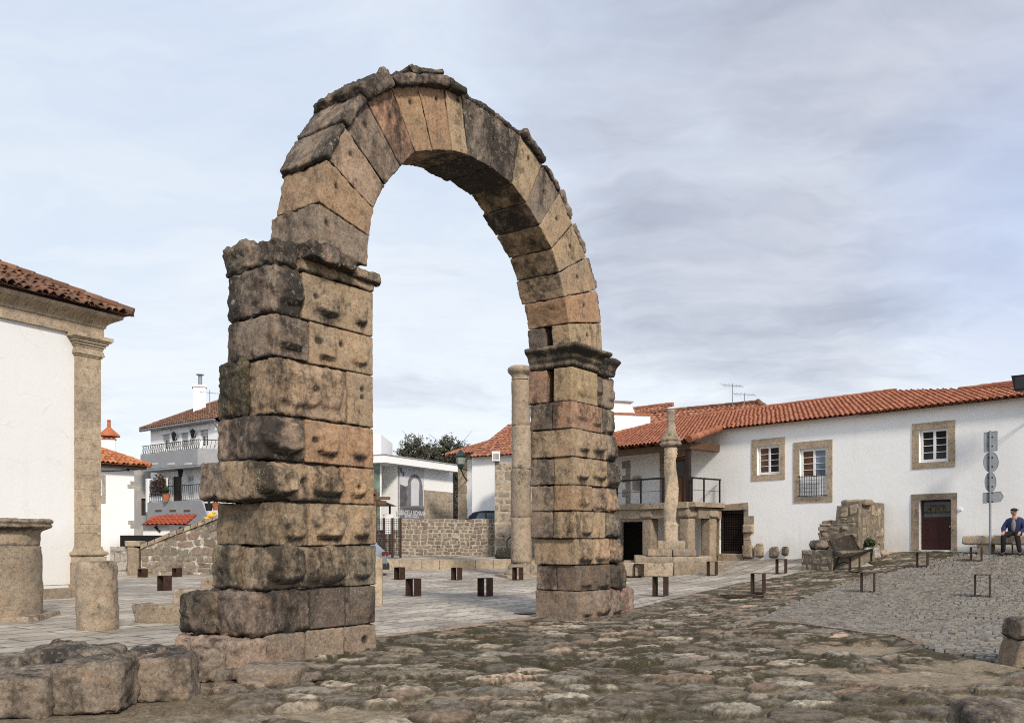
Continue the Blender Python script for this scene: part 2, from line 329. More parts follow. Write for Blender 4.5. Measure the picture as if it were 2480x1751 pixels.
def mk_leaf(name, a, c):
    m, nt, b = newmat(name, .7); n = N(nt); t = n('Attribute', None, attribute_name='tint').outputs['Fac']; n.col(b, n.ramp(t, [(0., a), (1., c)])); return m
M['leaf'] = mk_leaf('olive_leaf', (.04, .04, .026), (.13, .125, .085)); M['leafgreen'] = mk_leaf('green_leaf', (.02, .035, .012), (.06, .09, .03))
# ------------------------------------------------------------------ worn stone blocks
def axis_pos(L, r, sp):
    r = min(r, L*.45); inner = max(1, int(round((L-2*r)/sp)))
    e = [0, r*.12, r*.38, r*.7]; return np.r_[e, np.linspace(r, L-r, inner+1), L-np.array(e[::-1])]
def block(name, q, w0, w1, fr, mat, parent, r=.03, amp=.02, ampf=None, sp=.035, seed=0, bosses=(), holes=(), prof=None, color=None, stain=0., taper=None, loc=None, fs=2.2):
    """q: four (s,z) corners BL BR TR TL in frame fr, thickness from w0 (front) to w1 (back, along -M)"""
    q = np.array(q, float); La = (np.linalg.norm(q[1]-q[0])+np.linalg.norm(q[2]-q[3]))/2; Lb = (np.linalg.norm(q[3]-q[0])+np.linalg.norm(q[2]-q[1]))/2; Lc = w1-w0
    A, B, C = axis_pos(La, r, sp), axis_pos(Lb, r, sp), axis_pos(Lc, r, sp*1.3); na, nb, nc = len(A), len(B), len(C)
    ia, ib, ic = np.meshgrid(np.arange(na), np.arange(nb), np.arange(nc), indexing='ij')
    sh = (ia == 0) | (ia == na-1) | (ib == 0) | (ib == nb-1) | (ic == 0) | (ic == nc-1)
    idx = np.full(sh.shape, -1); idx[sh] = np.arange(sh.sum()); ja, jb, jc = ia[sh], ib[sh], ic[sh]
    p = np.c_[A[ja], B[jb], C[jc]]; L = np.array([La, Lb, Lc]); rr = min(r, La*.45, Lb*.45, Lc*.45)
    cl = np.clip(p, rr, L-rr); d = p-cl; n = np.linalg.norm(d, axis=1, keepdims=True); d = d/np.maximum(n, 1e-9); p = cl+rr*d
    u = p/L
    s0 = q[0]*(1-u[:, :1])*(1-u[:, 1:2])+q[1]*u[:, :1]*(1-u[:, 1:2])+q[2]*u[:, :1]*u[:, 1:2]+q[3]*(1-u[:, :1])*u[:, 1:2]
    s, z, w = s0[:, 0].copy(), s0[:, 1].copy(), w0+u[:, 2]*Lc
    ea = q[1]-q[0]+q[2]-q[3]; ea /= np.linalg.norm(ea); eb = q[3]-q[0]+q[2]-q[1]; eb /= np.linalg.norm(eb)
    ds = d[:, 0]*ea[0]+d[:, 1]*eb[0]; dz = d[:, 0]*ea[1]+d[:, 1]*eb[1]; dw = d[:, 2]
    ampf = amp if ampf is None else ampf
    loc3 = np.c_[s, z, w]+np.array([seed*3.17, seed*1.31, seed*2.3])
    front = np.clip(-dw, 0, 1)**2; a = (amp*(1-front)+ampf*front)*(1-.35*front)
    lo = fbm(loc3*fs, 3); hi = fbm(loc3*8, 5, .62); rg_ = .35-np.abs(fbm(loc3*fs*2.1+40, 3, .5)); h = a*(lo*(1-.5*front)+hi*(.75+.2*front)-.8*np.clip(.12-np.abs(fbm(loc3*fs*1.6+40, 2)), 0, 1)*3)
    rough = np.zeros(len(s))
    for (bs, bz, hs, hz, hh) in bosses:
        qv = ((np.abs((s-bs+.035*perlin(loc3*5)+.012*perlin(loc3*17))/hs))**3.4+(np.abs((z-bz+.03*perlin(loc3*5+9)+.012*perlin(loc3*17+4))/hz))**3.4)**(1/3.4)
        k = sstep(1.05, .86, qv)*(dw < -.5); h += k*hh*.70*(1+.55*fbm(loc3*7+3, 4, .6))*(.85+.35*sstep(bz+hz, bz-hz, z)); rough = np.maximum(rough, k)
    h += rough*.028*fbm(loc3*12, 4, .65)
    for (bs, bz, hr) in holes:
        k = np.exp(-(((s-bs)**2+(z-bz)**2)/hr**2)**1.5)*(dw < -.5); h -= k*hr*1.5
    if prof is not None:
        o = prof(u[:, 1]); w = w-o*np.clip(1-u[:, 2]*1.0, 0, 1)*(dw < .5); s = s+o*(u[:, 0]-.5)*2*prof.side
    s = s+ds*h; z = z+dz*h; w = w+dw*h
    V = fr.O+np.outer(s, fr.E)-np.outer(w, fr.M); V[:, 2] = z
    fl = []
    def face(g, flip):
        f = np.stack([g[:-1, :-1], g[1:, :-1], g[1:, 1:], g[:-1, 1:]], -1).reshape(-1, 4); fl.append(f if flip else f[:, ::-1])
    face(idx[:, :, 0], True); face(idx[:, :, -1], False); face(idx[0], True); face(idx[-1], False); face(idx[:, 0, :], False); face(idx[:, -1, :], True)
    Fq = np.concatenate(fl)
    hp = hi*a*.55-.0; cav = np.clip(hp, -.05, .03)  # relief depth that drives the painted crevice shade
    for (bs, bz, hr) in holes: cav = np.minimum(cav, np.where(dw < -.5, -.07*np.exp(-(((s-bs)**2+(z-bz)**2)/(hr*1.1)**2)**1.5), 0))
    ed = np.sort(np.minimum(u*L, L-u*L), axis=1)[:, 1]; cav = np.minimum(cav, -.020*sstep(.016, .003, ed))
    boss_grime_shade = np.zeros(len(s))
    for (bs, bz, hs, hz, hh) in bosses:   # grime and painted-in shade below each boss
        boss_grime_shade += (dw < -.5)*.15*np.exp(-((s-bs)/(hs*.85))**4)*sstep(bz-hz*.55, bz-hz*.95, z)*sstep(bz-hz*2.2, bz-hz*1.0, z)*(hh > .05)+(dw < -.5)*.05*sstep(1.1, .8, (((s-bs)/hs)**4+((z-bz)/hz)**4)**.25)*min(1, hh*10)
    boss_grime_shade += .05*sstep(Lb, Lb*.55, Lb-u[:, 1]*Lb)*0
    o = npmesh(name, V, Fq, mat, parent, True, {'cav': cav, 'boss_grime_shade': boss_grime_shade, 'tint': np.full(len(V), (seed*.377) % 1)}, loc)
    if color: o.color = (*color, .5+stain)
    return o
# ------------------------------------------------------------------ the Roman arch
AF = Frame(-2., 13., math.sin(math.radians(37)), math.cos(math.radians(37)))
if AF.M @ np.array([.8, -.6, 0]) < 0: AF.M = -AF.M
def sx(x): return AF.px(x, 1304)[0]
arch = thing('roman_arch', 'tall ruined freestanding Roman granite arch with bossed blocks in the middle of the square', 'arch', (-.36, 15.2, 0))
TAN, PINK, GREY, DARK, ORNG, RED = (.43, .305, .185), (.375, .26, .17), (.28, .21, .155), (.125, .092, .07), (.44, .265, .145), (.40, .215, .135)
def vary(c, k=.08): f = 1+random.uniform(-k, k); return tuple(min(1, v*f*(1+random.uniform(-.03, .03))) for v in c)
ZL = [5.217, 4.567, 3.992, 3.226, 2.629, 2.089, 1.502, .911, .348, -.12]
def sz(x, y): return AF.px(x, y)
def bos(l): # (x,y,hx,hy,h) pixels -> metres on the front plane
    out = []
    for x, y, hx, hy, hh in l:
        a = sz(x-hx, y-hy); b = sz(x+hx, y+hy); out.append(((a[0]+b[0])/2, (a[1]+b[1])/2, abs(b[0]-a[0])/2, abs(b[1]-a[1])/2, hh))
    return out
def hol(l): return [(*sz(x, y), rr) for x, y, rr in l]
pierL = npmesh('pier', *(lambda m: (np.array(m.v), m.f))((lambda m: (m.fbox(AF, -1.78, -.07, -.1, 5.5, -.94, -.07), m)[1])(MB())), M['core'], arch, False)
pierL['label'] = 'broader ragged pier with rows of bossed blocks'
K = [0]
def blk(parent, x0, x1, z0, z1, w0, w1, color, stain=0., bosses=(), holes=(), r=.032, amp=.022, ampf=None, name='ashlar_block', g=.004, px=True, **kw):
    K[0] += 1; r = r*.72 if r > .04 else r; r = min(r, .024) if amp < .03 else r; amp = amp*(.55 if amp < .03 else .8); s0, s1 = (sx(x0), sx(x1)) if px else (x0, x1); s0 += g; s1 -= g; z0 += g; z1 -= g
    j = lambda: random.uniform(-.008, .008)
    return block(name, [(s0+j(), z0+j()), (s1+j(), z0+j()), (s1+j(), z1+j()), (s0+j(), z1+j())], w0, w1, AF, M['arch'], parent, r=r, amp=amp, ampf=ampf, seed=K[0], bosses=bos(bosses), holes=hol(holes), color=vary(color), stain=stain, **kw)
z = ZL
# courses of the left pier, top to bottom: right-hand end at the opening
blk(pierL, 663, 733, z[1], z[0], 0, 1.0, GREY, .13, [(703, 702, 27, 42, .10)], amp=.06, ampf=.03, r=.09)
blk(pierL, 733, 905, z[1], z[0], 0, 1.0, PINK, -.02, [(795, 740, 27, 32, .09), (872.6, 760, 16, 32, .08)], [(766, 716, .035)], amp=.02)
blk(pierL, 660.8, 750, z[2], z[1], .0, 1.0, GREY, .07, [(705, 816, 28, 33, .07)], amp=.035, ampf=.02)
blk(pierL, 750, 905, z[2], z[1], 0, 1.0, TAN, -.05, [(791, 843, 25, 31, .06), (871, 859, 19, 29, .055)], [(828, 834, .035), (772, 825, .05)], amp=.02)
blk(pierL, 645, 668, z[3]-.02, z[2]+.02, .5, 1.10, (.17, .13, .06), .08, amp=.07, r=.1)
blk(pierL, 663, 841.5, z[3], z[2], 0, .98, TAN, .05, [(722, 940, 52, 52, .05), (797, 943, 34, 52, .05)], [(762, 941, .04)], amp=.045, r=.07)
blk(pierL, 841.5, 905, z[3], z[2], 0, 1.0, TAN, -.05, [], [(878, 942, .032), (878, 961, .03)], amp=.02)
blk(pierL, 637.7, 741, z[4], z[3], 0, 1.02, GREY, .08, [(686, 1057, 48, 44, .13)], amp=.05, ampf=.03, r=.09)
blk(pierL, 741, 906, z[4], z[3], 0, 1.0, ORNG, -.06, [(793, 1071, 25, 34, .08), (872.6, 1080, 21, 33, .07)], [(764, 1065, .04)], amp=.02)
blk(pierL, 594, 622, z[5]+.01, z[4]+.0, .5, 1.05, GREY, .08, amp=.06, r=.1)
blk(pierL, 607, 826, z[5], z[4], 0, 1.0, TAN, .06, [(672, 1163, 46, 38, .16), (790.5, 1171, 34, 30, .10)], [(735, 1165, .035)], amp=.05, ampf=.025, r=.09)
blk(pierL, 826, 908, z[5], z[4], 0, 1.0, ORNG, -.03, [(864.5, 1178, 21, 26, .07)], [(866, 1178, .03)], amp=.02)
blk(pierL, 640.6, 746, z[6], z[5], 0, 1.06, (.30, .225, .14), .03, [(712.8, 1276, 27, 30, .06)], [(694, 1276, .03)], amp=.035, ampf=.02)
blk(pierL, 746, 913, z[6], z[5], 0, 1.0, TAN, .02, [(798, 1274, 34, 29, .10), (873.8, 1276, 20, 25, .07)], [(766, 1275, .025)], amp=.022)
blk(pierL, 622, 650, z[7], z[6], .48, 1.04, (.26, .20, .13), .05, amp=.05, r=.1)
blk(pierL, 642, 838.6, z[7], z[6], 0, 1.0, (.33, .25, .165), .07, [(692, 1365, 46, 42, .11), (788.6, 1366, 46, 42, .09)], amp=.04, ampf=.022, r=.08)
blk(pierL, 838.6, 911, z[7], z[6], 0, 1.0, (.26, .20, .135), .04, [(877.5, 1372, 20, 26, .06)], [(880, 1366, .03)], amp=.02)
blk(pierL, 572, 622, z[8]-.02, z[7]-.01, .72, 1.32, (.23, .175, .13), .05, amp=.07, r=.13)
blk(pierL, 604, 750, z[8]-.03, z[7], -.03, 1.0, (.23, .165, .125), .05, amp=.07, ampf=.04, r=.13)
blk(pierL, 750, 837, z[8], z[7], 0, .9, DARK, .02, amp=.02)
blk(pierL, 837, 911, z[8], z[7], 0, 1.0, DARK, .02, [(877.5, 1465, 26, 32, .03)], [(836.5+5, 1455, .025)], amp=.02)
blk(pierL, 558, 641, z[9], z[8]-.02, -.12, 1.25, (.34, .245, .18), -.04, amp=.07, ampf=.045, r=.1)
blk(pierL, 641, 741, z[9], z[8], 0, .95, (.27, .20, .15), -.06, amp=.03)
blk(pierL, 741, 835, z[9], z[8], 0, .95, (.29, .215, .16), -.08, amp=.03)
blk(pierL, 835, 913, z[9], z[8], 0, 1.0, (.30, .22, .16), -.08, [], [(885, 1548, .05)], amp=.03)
# broken impost of the left pier
impL = blk(arch, 728, 905, 5.215, 5.43, -.03, 1.0, PINK, .03, name='impost', amp=.03, r=.04, g=.004)
impL['label'] = 'broken moulded impost on the broader pier'
blk(impL, 726, 800, 5.36, 5.62, -.24, .5, GREY, .13, name='moulding_fragment', amp=.05, r=.06)
blk(impL, 795, 842, 5.36, 5.57, -.21, .4, GREY, .1, name='moulding_fragment', amp=.06, r=.07)
blk(impL, 838, 914, 5.33, 5.50, -.10, .7, PINK, .1, name='moulding_fragment', amp=.06, r=.08)
blk(impL, 672, 728, 5.21, 5.60, .02, .62, GREY, .09, name='impost_block', amp=.08, r=.12)
blk(impL, 662, 702, 5.20, 5.66, .50, 1.12, GREY, .12, name='impost_block', amp=.08, r=.14)
# right pier
ZR = [4.98, 4.304, 3.765, 3.208, 2.661, 2.142, 1.6, 1.067, .546, -.12]
c2 = lambda x: 1200+x/2.2526
r2 = lambda y: 800+y/2.2526
m = MB(); m.fbox(AF, 5.56, 6.80, -.1, 5.2, -.95, -.62); m.fbox(AF, 5.56, 6.80, -.1, 4.3, -.62, -.42); m.fbox(AF, 5.56, 6.80, -.1, 5.2, -.42, -.07)
pierR = npmesh('pier', np.array(m.v), m.f, M['core'], arch, False)
pierR['label'] = 'slimmer pier with a dark slot below its impost'
rows = [ # (arris, [joints], right), reveal joint w or None, colours, stain, bosses
 (412, [560], 652, .42, [TAN, GREY], -.03, [(485, 320, 35, 50), (560, 300, 25, 55), (628, 340, 18, 50)], .06),
 (412, [585], 655, .45, [RED, GREY], .02, [(480, 445, 50, 55), (555, 470, 22, 55), (625, 510, 25, 50)], .06),
 (415, [515, 607], 664, None, [TAN, TAN, GREY], .0, [(485, 610, 32, 50), (565, 620, 38, 50), (640, 650, 25, 50)], .07),
 (420, [510, 612], 680, .45, [TAN, TAN, DARK], .0, [(475, 770, 30, 45), (565, 770, 38, 45), (650, 790, 32, 55)], .08),
 (420, [528], 668, .45, [ORNG, TAN], .0, [(478, 915, 32, 48), (570, 930, 36, 45), (645, 940, 25, 50)], .06),
 (422, [600], 686, .48, [TAN, GREY], .05, [(497, 1075, 28, 38), (655, 1080, 35, 45)], .07),
 (435, [532, 622], 695, None, [TAN, TAN, PINK], .0, [(492, 1205, 38, 55), (582, 1205, 40, 48), (660, 1210, 35, 55)], .08),
 (442, [527, 630], 712, .48, [(.12, .088, .065)]*3, -.02, [(492, 1350, 32, 45), (582, 1350, 42, 48), (672, 1350, 40, 55)], .08),
 (442, [530, 630], 690, None, [(.26, .19, .14)]*3, -.02, [(497, 1505, 35, 48), (585, 1490, 40, 52), (665, 1490, 25, 50)], .09)]
for i, (a, js, b, rv, cols, st, bs, bh) in enumerate(rows):
    xs = [a]+js+[b]; z0, z1 = ZR[i+1], ZR[i]
    for k in range(len(xs)-1):
        bb = [(c2(x), r2(y), hx/2.2526, hy/2.2526, bh*.72) for x, y, hx, hy in bs if xs[k] <= x < xs[k+1]]
        w1 = 1.0
        if k == 0 and rv: w1 = rv
        last = k == len(xs)-2
        blk(pierR, c2(xs[k]), c2(xs[k+1]), z0, z1, 0, w1, cols[k], st+(.06 if last else 0), bb, r=.05 if not last else .11, amp=.022 if not last else .06, ampf=.02)
        if k == 0 and rv: blk(pierR, c2(xs[k]), c2(xs[k+1]), z0, z1, rv+(.17 if i == 0 else .006), 1.0+random.uniform(-.03, .05), GREY if i else RED, .03, amp=.03)
blk(pierR, c2(695), c2(778), -.1, .56, .05, .8, (.33, .21, .16), .02, r=.2, amp=.05, name='ashlar_block')
class Prof:
    def __init__(s, side, k): s.side = side; s.k = k
    def __call__(s, u): return s.k*(.15*sstep(.0, .1, u)+.25*sstep(.25, .45, u)+.6*sstep(.5, .85, u)**1.3-.12*sstep(.93, 1., u))
impR = blk(arch, c2(412), c2(556), 4.985, 5.41, 0, 1.0, GREY, .10, name='impost', amp=.025, r=.035, prof=Prof(.75, .26), sp=.028)
impR['label'] = 'moulded cornice impost on the slimmer pier'
blk(impR, c2(560), c2(640), 4.93, 5.33, -.06, .9, GREY, .15, name='impost_block', amp=.06, r=.09, prof=Prof(.5, .14))
# arch ring: joints as (intrados, extrados) on the front plane
J = [((889, 645), (768, 590)), ((894, 572), (772, 489)), ((905, 505), (794, 387)), ((933, 450), (835, 307)), ((970, 403.5), (885, 241)), ((1006, 369), (946, 207)),
     ((1048, 365), (1011, 204)), ((1095, 365.5), (1075, 211)), ((1134, 376), (1117, 226)), ((1189, 406), (1201, 278)), ((1240, 445), (1260, 324.5)), ((1275, 492), (1314.5, 398.5)),
     ((1307, 546.5), (1356, 467.6)), ((1336.7, 603), (1386, 544)), ((1354, 660), (1420.6, 623)), ((1367, 719), (1445, 702)), ((1377.6, 782), (1456.6, 783)), ((1382, 842), (1460, 850))]
JS = [(np.array(sz(*a)), np.array(sz(*b))) for a, b in J]
vm = MB()
for k in range(17):
    a0, b0 = JS[k]; a1, b1 = JS[k+1]
    t = .09; q = [a0+(b0-a0)*t, b0-(b0-a0)*t, b1-(b1-a1)*t, a1+(b1-a1)*t]; qm = sum(q)/4; q = [qm+(v-qm)*.97 for v in q]
    if k == 16: continue
    vm.fprism(AF, [tuple(v) for v in q], -.06, -.93)
ring = npmesh('arch_ring', np.array(vm.v), vm.f, M['core'], arch, False)
VC = [GREY, (.40, .25, .155), PINK, GREY, (.42, .24, .145), ORNG, ORNG, TAN, GREY, GREY, TAN, GREY, TAN, TAN, TAN, ORNG, TAN]
VS = [-.02, -.04, .0, .03, .09, -.06, -.04, .0, .15, .16, .02, .06, -.02, -.02, -.04, -.04, .0]
HL = {0: (792, 538), 1: (815, 451), 2: (850, 372), 3: (886, 303), 4: (946, 282), 5: (995, 247), 6: (1058, 240), 7: (1110, 242), 10: (1281, 384), 11: (1318, 466), 12: (1349, 530), 13: (1381, 598), 14: (1399, 671), 15: (1415, 740), 16: (1423, 812)}
def q_out(k, f0, f1, t0, t1, t0b=None, t1b=None):
    a0, b0 = JS[k]; a1, b1 = JS[k+1]; e0 = b0+(b1-b0)*f0; e1 = b0+(b1-b0)*f1; r0 = (b0-a0)/np.linalg.norm(b0-a0); r1 = (b1-a1)/np.linalg.norm(b1-a1); rm = (r0+r1)/2
    return [e0+rm*t0, e1+rm*t0, e1+rm*(t1b if t1b is not None else t1), e0+rm*t1]
for k in range(17):
    a0, b0 = JS[k]; a1, b1 = JS[k+1]; K[0] += 1
    sh = lambda v, to: v+(to-v)/np.linalg.norm(to-v)*.006
    q = [sh(a0, a1), sh(a1, a0), sh(b1, b0), sh(b0, b1)]   # a along the joint direction, b outward
    q = [q[0], q[1], q[2], q[3]]
    wb = 1.0+random.uniform(-.05, .05)
    hs = hol([(*HL[k], .034)]) if k in HL else []
    if k == 16:
        for wa, wc, cl in ((0, .42, VC[k]), (.60, 1.0, DARK)):
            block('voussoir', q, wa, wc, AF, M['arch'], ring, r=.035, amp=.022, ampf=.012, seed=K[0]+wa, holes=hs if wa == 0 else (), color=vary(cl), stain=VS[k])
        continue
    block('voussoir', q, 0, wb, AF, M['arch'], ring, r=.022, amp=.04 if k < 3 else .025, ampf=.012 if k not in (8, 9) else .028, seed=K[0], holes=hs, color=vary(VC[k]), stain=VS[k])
def cope(k, f0, f1, t0, t1, w0, w1, st=.12, amp=.05, r=.06, t1b=None, c=GREY):
    K[0] += 1; block('coping_stone', q_out(k, f0, f1, t0, t1, t1b=t1b), w0, w1, AF, M['arch'], ring, r=r, amp=amp, seed=K[0], color=vary(c), stain=st)
cope(2, .0, 1., -.02, .09, -.04, 1.0, .06, .03); cope(3, .0, .97, -.03, .12, -.08, 1.0, .09, .03); cope(4, -.15, .97, -.03, .24, -.14, 1.0, .12, .06, .09)
cope(5, .0, 1., -.05, .13, -.16, 1.0, .13, .035); cope(6, .0, 1., -.05, .13, -.17, 1., .13, .035); cope(7, .02, 1., -.05, .13, -.15, 1., .13, .04, .05, .05)
cope(5, .8, 2.1, .10, .27, -.08, .8, .12, .05, .07, .20); cope(8, .05, .98, -.06, .06, -.02, 1., .2, .035); cope(9, .02, .98, -.06, .05, -.02, 1., .2, .035)
cope(10, .0, 1., -.05, .17, -.1, .95, .14, .05, .07, .10); cope(11, .05, .95, -.05, .11, -.05, .95, .1, .05, .06); cope(12, .0, .9, -.05, .18, -.04, .9, .06, .07, .09)
cope(13, .0, .9, -.05, .16, -.02, .9, .06, .07, .08); cope(14, .05, .95, -.05, .13, .02, .9, .05, .06, .07); cope(15, .05, .95, -.05, .07, .02, .9, .03, .05)
# ------------------------------------------------------------------ ground sheets
def inpoly(x, y, poly):
    x = np.asarray(x); y = np.asarray(y); r = np.zeros(x.shape, bool); n = len(poly); j = n-1
    for i in range(n):
        xi, yi = poly[i][:2]; xj, yj = poly[j][:2]; c = ((yi > y) != (yj > y)) & (x < (xj-xi)*(y-yi)/(yj-yi+1e-12)+xi); r ^= c; j = i
    return r
def polydist(x, y, poly):
    d = np.full(x.shape, 1e9); n = len(poly)
    for i in range(n):
        a = np.array(poly[i][:2]); b = np.array(poly[(i+1) % n][:2]); ab = b-a; t = np.clip(((x-a[0])*ab[0]+(y-a[1])*ab[1])/(ab@ab+1e-12), 0, 1)
        d = np.minimum(d, np.hypot(x-a[0]-t*ab[0], y-a[1]-t*ab[1]))
    return d
kk = 2.343
sp_ = lambda x, y: GD(x, y)[:2] if False else G(1500+x/kk, 1300+y/kk)[:2]
PLAZA = [GD(-420, 1478)[:2], GD(0, 1476)[:2], GD(400, 1482)[:2], GD(600, 1452)[:2], GD(846, 1428)[:2], GD(1000, 1411)[:2], GD(1196, 1386)[:2], GD(1430, 1362)[:2], GD(1540, 1335)[:2], GD(1650, 1308)[:2], GD(1800, 1281)[:2], GD(1960, 1268)[:2], (12.2, 32.5), (6, 39), (3, 42.2), (-9.5, 42.2), (-22, 44), (-30, 40), (-30, 12)]
SETT = [sp_(735, 472), sp_(930, 388), sp_(1130, 312), sp_(1300, 252), sp_(1600, 177), sp_(1950, 95), (15.0, 27.2), (18.5, 24.2), (24, 20), (24, 9), sp_(2500, 775), sp_(2296, 745), sp_(2000, 690), sp_(1760, 640), sp_(1690, 602), sp_(1580, 562), sp_(1400, 547), sp_(1200, 517), sp_(1000, 492), sp_(860, 482)]
# base ground to the horizon
xs = np.r_[-600, -200, -80, np.linspace(-40, 40, 81), 80, 200, 600]; ys = np.r_[-120, -40, -10, np.linspace(0, 70, 71), 100, 200, 500, 1500]
X, Y = np.meshgrid(xs, ys); Z = zt(X, Y)-.115; nx = len(xs); ny = len(ys)
I = np.arange(nx*ny).reshape(ny, nx); Fq = np.stack([I[:-1, :-1], I[:-1, 1:], I[1:, 1:], I[1:, :-1]], -1).reshape(-1, 4)
V = np.c_[X.ravel(), Y.ravel(), Z.ravel()]
tag(npmesh('ground', V, Fq, M['earth'], None, True, {'Col': np.tile([.15, .122, .088], (len(V), 1))}), kind='structure')
# rough cobbles, moss and sand
def cobbles():
    ny = 640; Ys = 6.2*np.exp(np.linspace(0, math.log(33/6.2), ny)); U = np.linspace(-.78, .84, 1060); Y, U = np.meshgrid(Ys, U, indexing='ij'); X = U*Y
    x, y = X.ravel(), Y.ravel(); zb = zt(x, y); P3 = np.c_[x, y, x*0]
    dP = np.where(inpoly(x, y, PLAZA), polydist(x, y, PLAZA), -polydist(x, y, PLAZA)); dS = np.where(inpoly(x, y, SETT), polydist(x, y, SETT), -polydist(x, y, SETT))
    out = np.maximum(dP, dS)
    wx = x+.10*perlin(P3*2.3); wy = y+.10*perlin(P3*2.3+31)
    cs = .46; ci = np.floor(wx/cs).astype(int); cj = np.floor(wy/cs).astype(int)
    f1 = np.full(len(x), 9.); f2 = np.full(len(x), 9.); sid = np.zeros(len(x), int)
    for a in range(-2, 3):
        for b in range(-2, 3):
            i = ci+a; j = cj+b; h = (i*73856093 ^ j*19349663) & 0x7fffffff; rnd = lambda k: ((h*(2*k+1)*2654435761+k*97531) >> 7 & 0xffff)/65535.
            px = (i+.5+.85*(rnd(1)-.5))*cs; py = (j+.5+.85*(rnd(2)-.5))*cs; ang = (rnd(3)-.5)*1.4+.25; st = 1.15+.75*rnd(4); wgt = .80+.55*rnd(5)**1.5
            dx = wx-px; dy = wy-py; u = (dx*np.cos(ang)+dy*np.sin(ang))/st; v = (-dx*np.sin(ang)+dy*np.cos(ang))*st*.72; d = np.sqrt(u*u+v*v)/wgt
            near = d < f1; f2 = np.where(near, f1, np.minimum(f2, d)); sid = np.where(near, h, sid); f1 = np.where(near, d, f1)
    R = lambda k: ((sid*(2*k+1)*2654435761+k*97531) >> 7 & 0xffff)/65535.
    edge = np.clip(np.minimum((f2-f1)/cs, (cs*(.40+.26*R(12))-f1)/cs*1.5), 0, 1)
    fine = fbm(P3*9, 4, .6); med = fbm(P3*2.1+5, 3)
    gravel = perlin(P3*38)
    # sandy areas: bare earth in front of the left pier and sand at right
    sand = sstep(-2.6, -4.0, x+.35*(y-8.5)+.5*med)*sstep(11.5, 10.3, y)+0
    for cx, cy, rx, ry in [(4.7, 12.3, .75, .5), (4.7, 9.8, .9, .5), (5.6, 10.5, .8, .4), (3.6, 10.6, .4, .3), (-1.6, 8.1, .7, .4)]:
        q = ((x-cx)/rx)**2+((y-cy)/ry)**2; sand = np.maximum(sand, sstep(1.35, .6, q+.6*med))
    hst = (.020+.050*R(6)**1.3)*(1-.93*sand)*(1+.35*sstep(11.5, 8.5, y))
    dome = 1-np.exp(-np.maximum(edge-.05, 0)*19); dome2 = sstep(0.03, .55, edge)
    h = hst*(dome*.80+dome2*.30)*(1+.22*fine)+.007*fine*(1-.4*sand)+.010*med-.034
    far = sstep(13, 20, y); h = h*(1-.45*far); wb = sstep(-.45, -.06, out); h = h*(1-.7*wb)+.03*wb
    tilt = (R(8)-.5)*.03*(wy-np.floor(wy/cs)*cs-.2)/.2*dome2*(1-sand); h += tilt
    z = zb+h+.004*gravel*(1-dome2)-.02
    z = np.where(out > -.02, zb-.13, z); inside = out > .12
    # colours
    gran = np.array([.245, .20, .15]); C = gran*(.55+.60*R(9)+.75*R(9)**6)[:, None]; pk = R(10) > .80; C[pk] *= np.array([1.06, .92, .88]); gr = R(10) < .25; C[gr] *= np.array([.94, 1., 1.04])
    C *= (1+.85*fine+.25*perlin(P3*22+3))[:, None]
    sandc = np.array([.34, .27, .185])*(1+.35*fine+.35*gravel)[:, None]; dirt = np.array([.060, .046, .030])*(1+.5*fine+.4*gravel)[:, None]
    moss = np.array([.038, .031, .011])*(1+.6*fine+.4*gravel)[:, None]
    gap = sstep(.085, .045, edge+.06*fine)*(1-sand); mixs = np.clip(sstep(-.05, .30, med+.3*fbm(P3*.5+50, 2))+.75*sstep(11.5, 9., y), 0, 1)
    gapc = dirt*(1-mixs)[:, None]+sandc*mixs[:, None]
    C = C*(1-gap)[:, None]+gapc*gap[:, None]
    sm = np.clip(sand*1.0, 0, 1)*sstep(.5, .3, edge+.4*(R(6)-.5)+.3*fine+.0*sand); sm = np.maximum(sm, sand*.75); C = C*(1-sm)[:, None]+(sandc*.9+dirt*.1)*sm[:, None]
    rim = .88*np.exp(-((edge+.05*fine-.085)/.065)**2)*(1-.8*sand); C = C*(1-rim)[:, None]+(dirt*.75+moss*.25)*rim[:, None]
    mo = sstep(.0, .16, .75*fbm(P3*.9+80, 3, .55)+.55*fbm(P3*9+2, 4, .7)+.30*(R(11)-.5)+.55*(.20-np.clip(edge, 0, .5)))*(1-.8*sand)*(1-.35*sstep(10.5, 8.6, y))*.92; mo *= sstep(6.5, 8, y)
    C = C*(1-mo)[:, None]+moss*mo[:, None]
    ea = sstep(-2.2, -3.6, x+.35*(y-8.5)+.6*med)*sstep(12.4, 10.8, y); br = np.array([.17, .125, .082])*(1+.6*fine+.7*gravel+.5*perlin(P3*70))[:, None]; k = ea*.8; C = C*(1-k)[:, None]+br*k[:, None]
    C = np.clip(C, .01, .6)
    nu = U.shape[1]; I = np.arange(ny*nu).reshape(ny, nu); Fq = np.stack([I[:-1, :-1], I[:-1, 1:], I[1:, 1:], I[1:, :-1]], -1).reshape(-1, 4)
    keep = ~inside[Fq].all(1); Fq = Fq[keep]
    used = np.unique(Fq); rm = np.full(len(x), -1); rm[used] = np.arange(len(used))
    tag(npmesh('cobbled_ground', np.c_[x, y, z][used], rm[Fq].astype(np.int64), M['cobble'], None, True, {'Col': C[used]}), kind='structure')
cobbles()
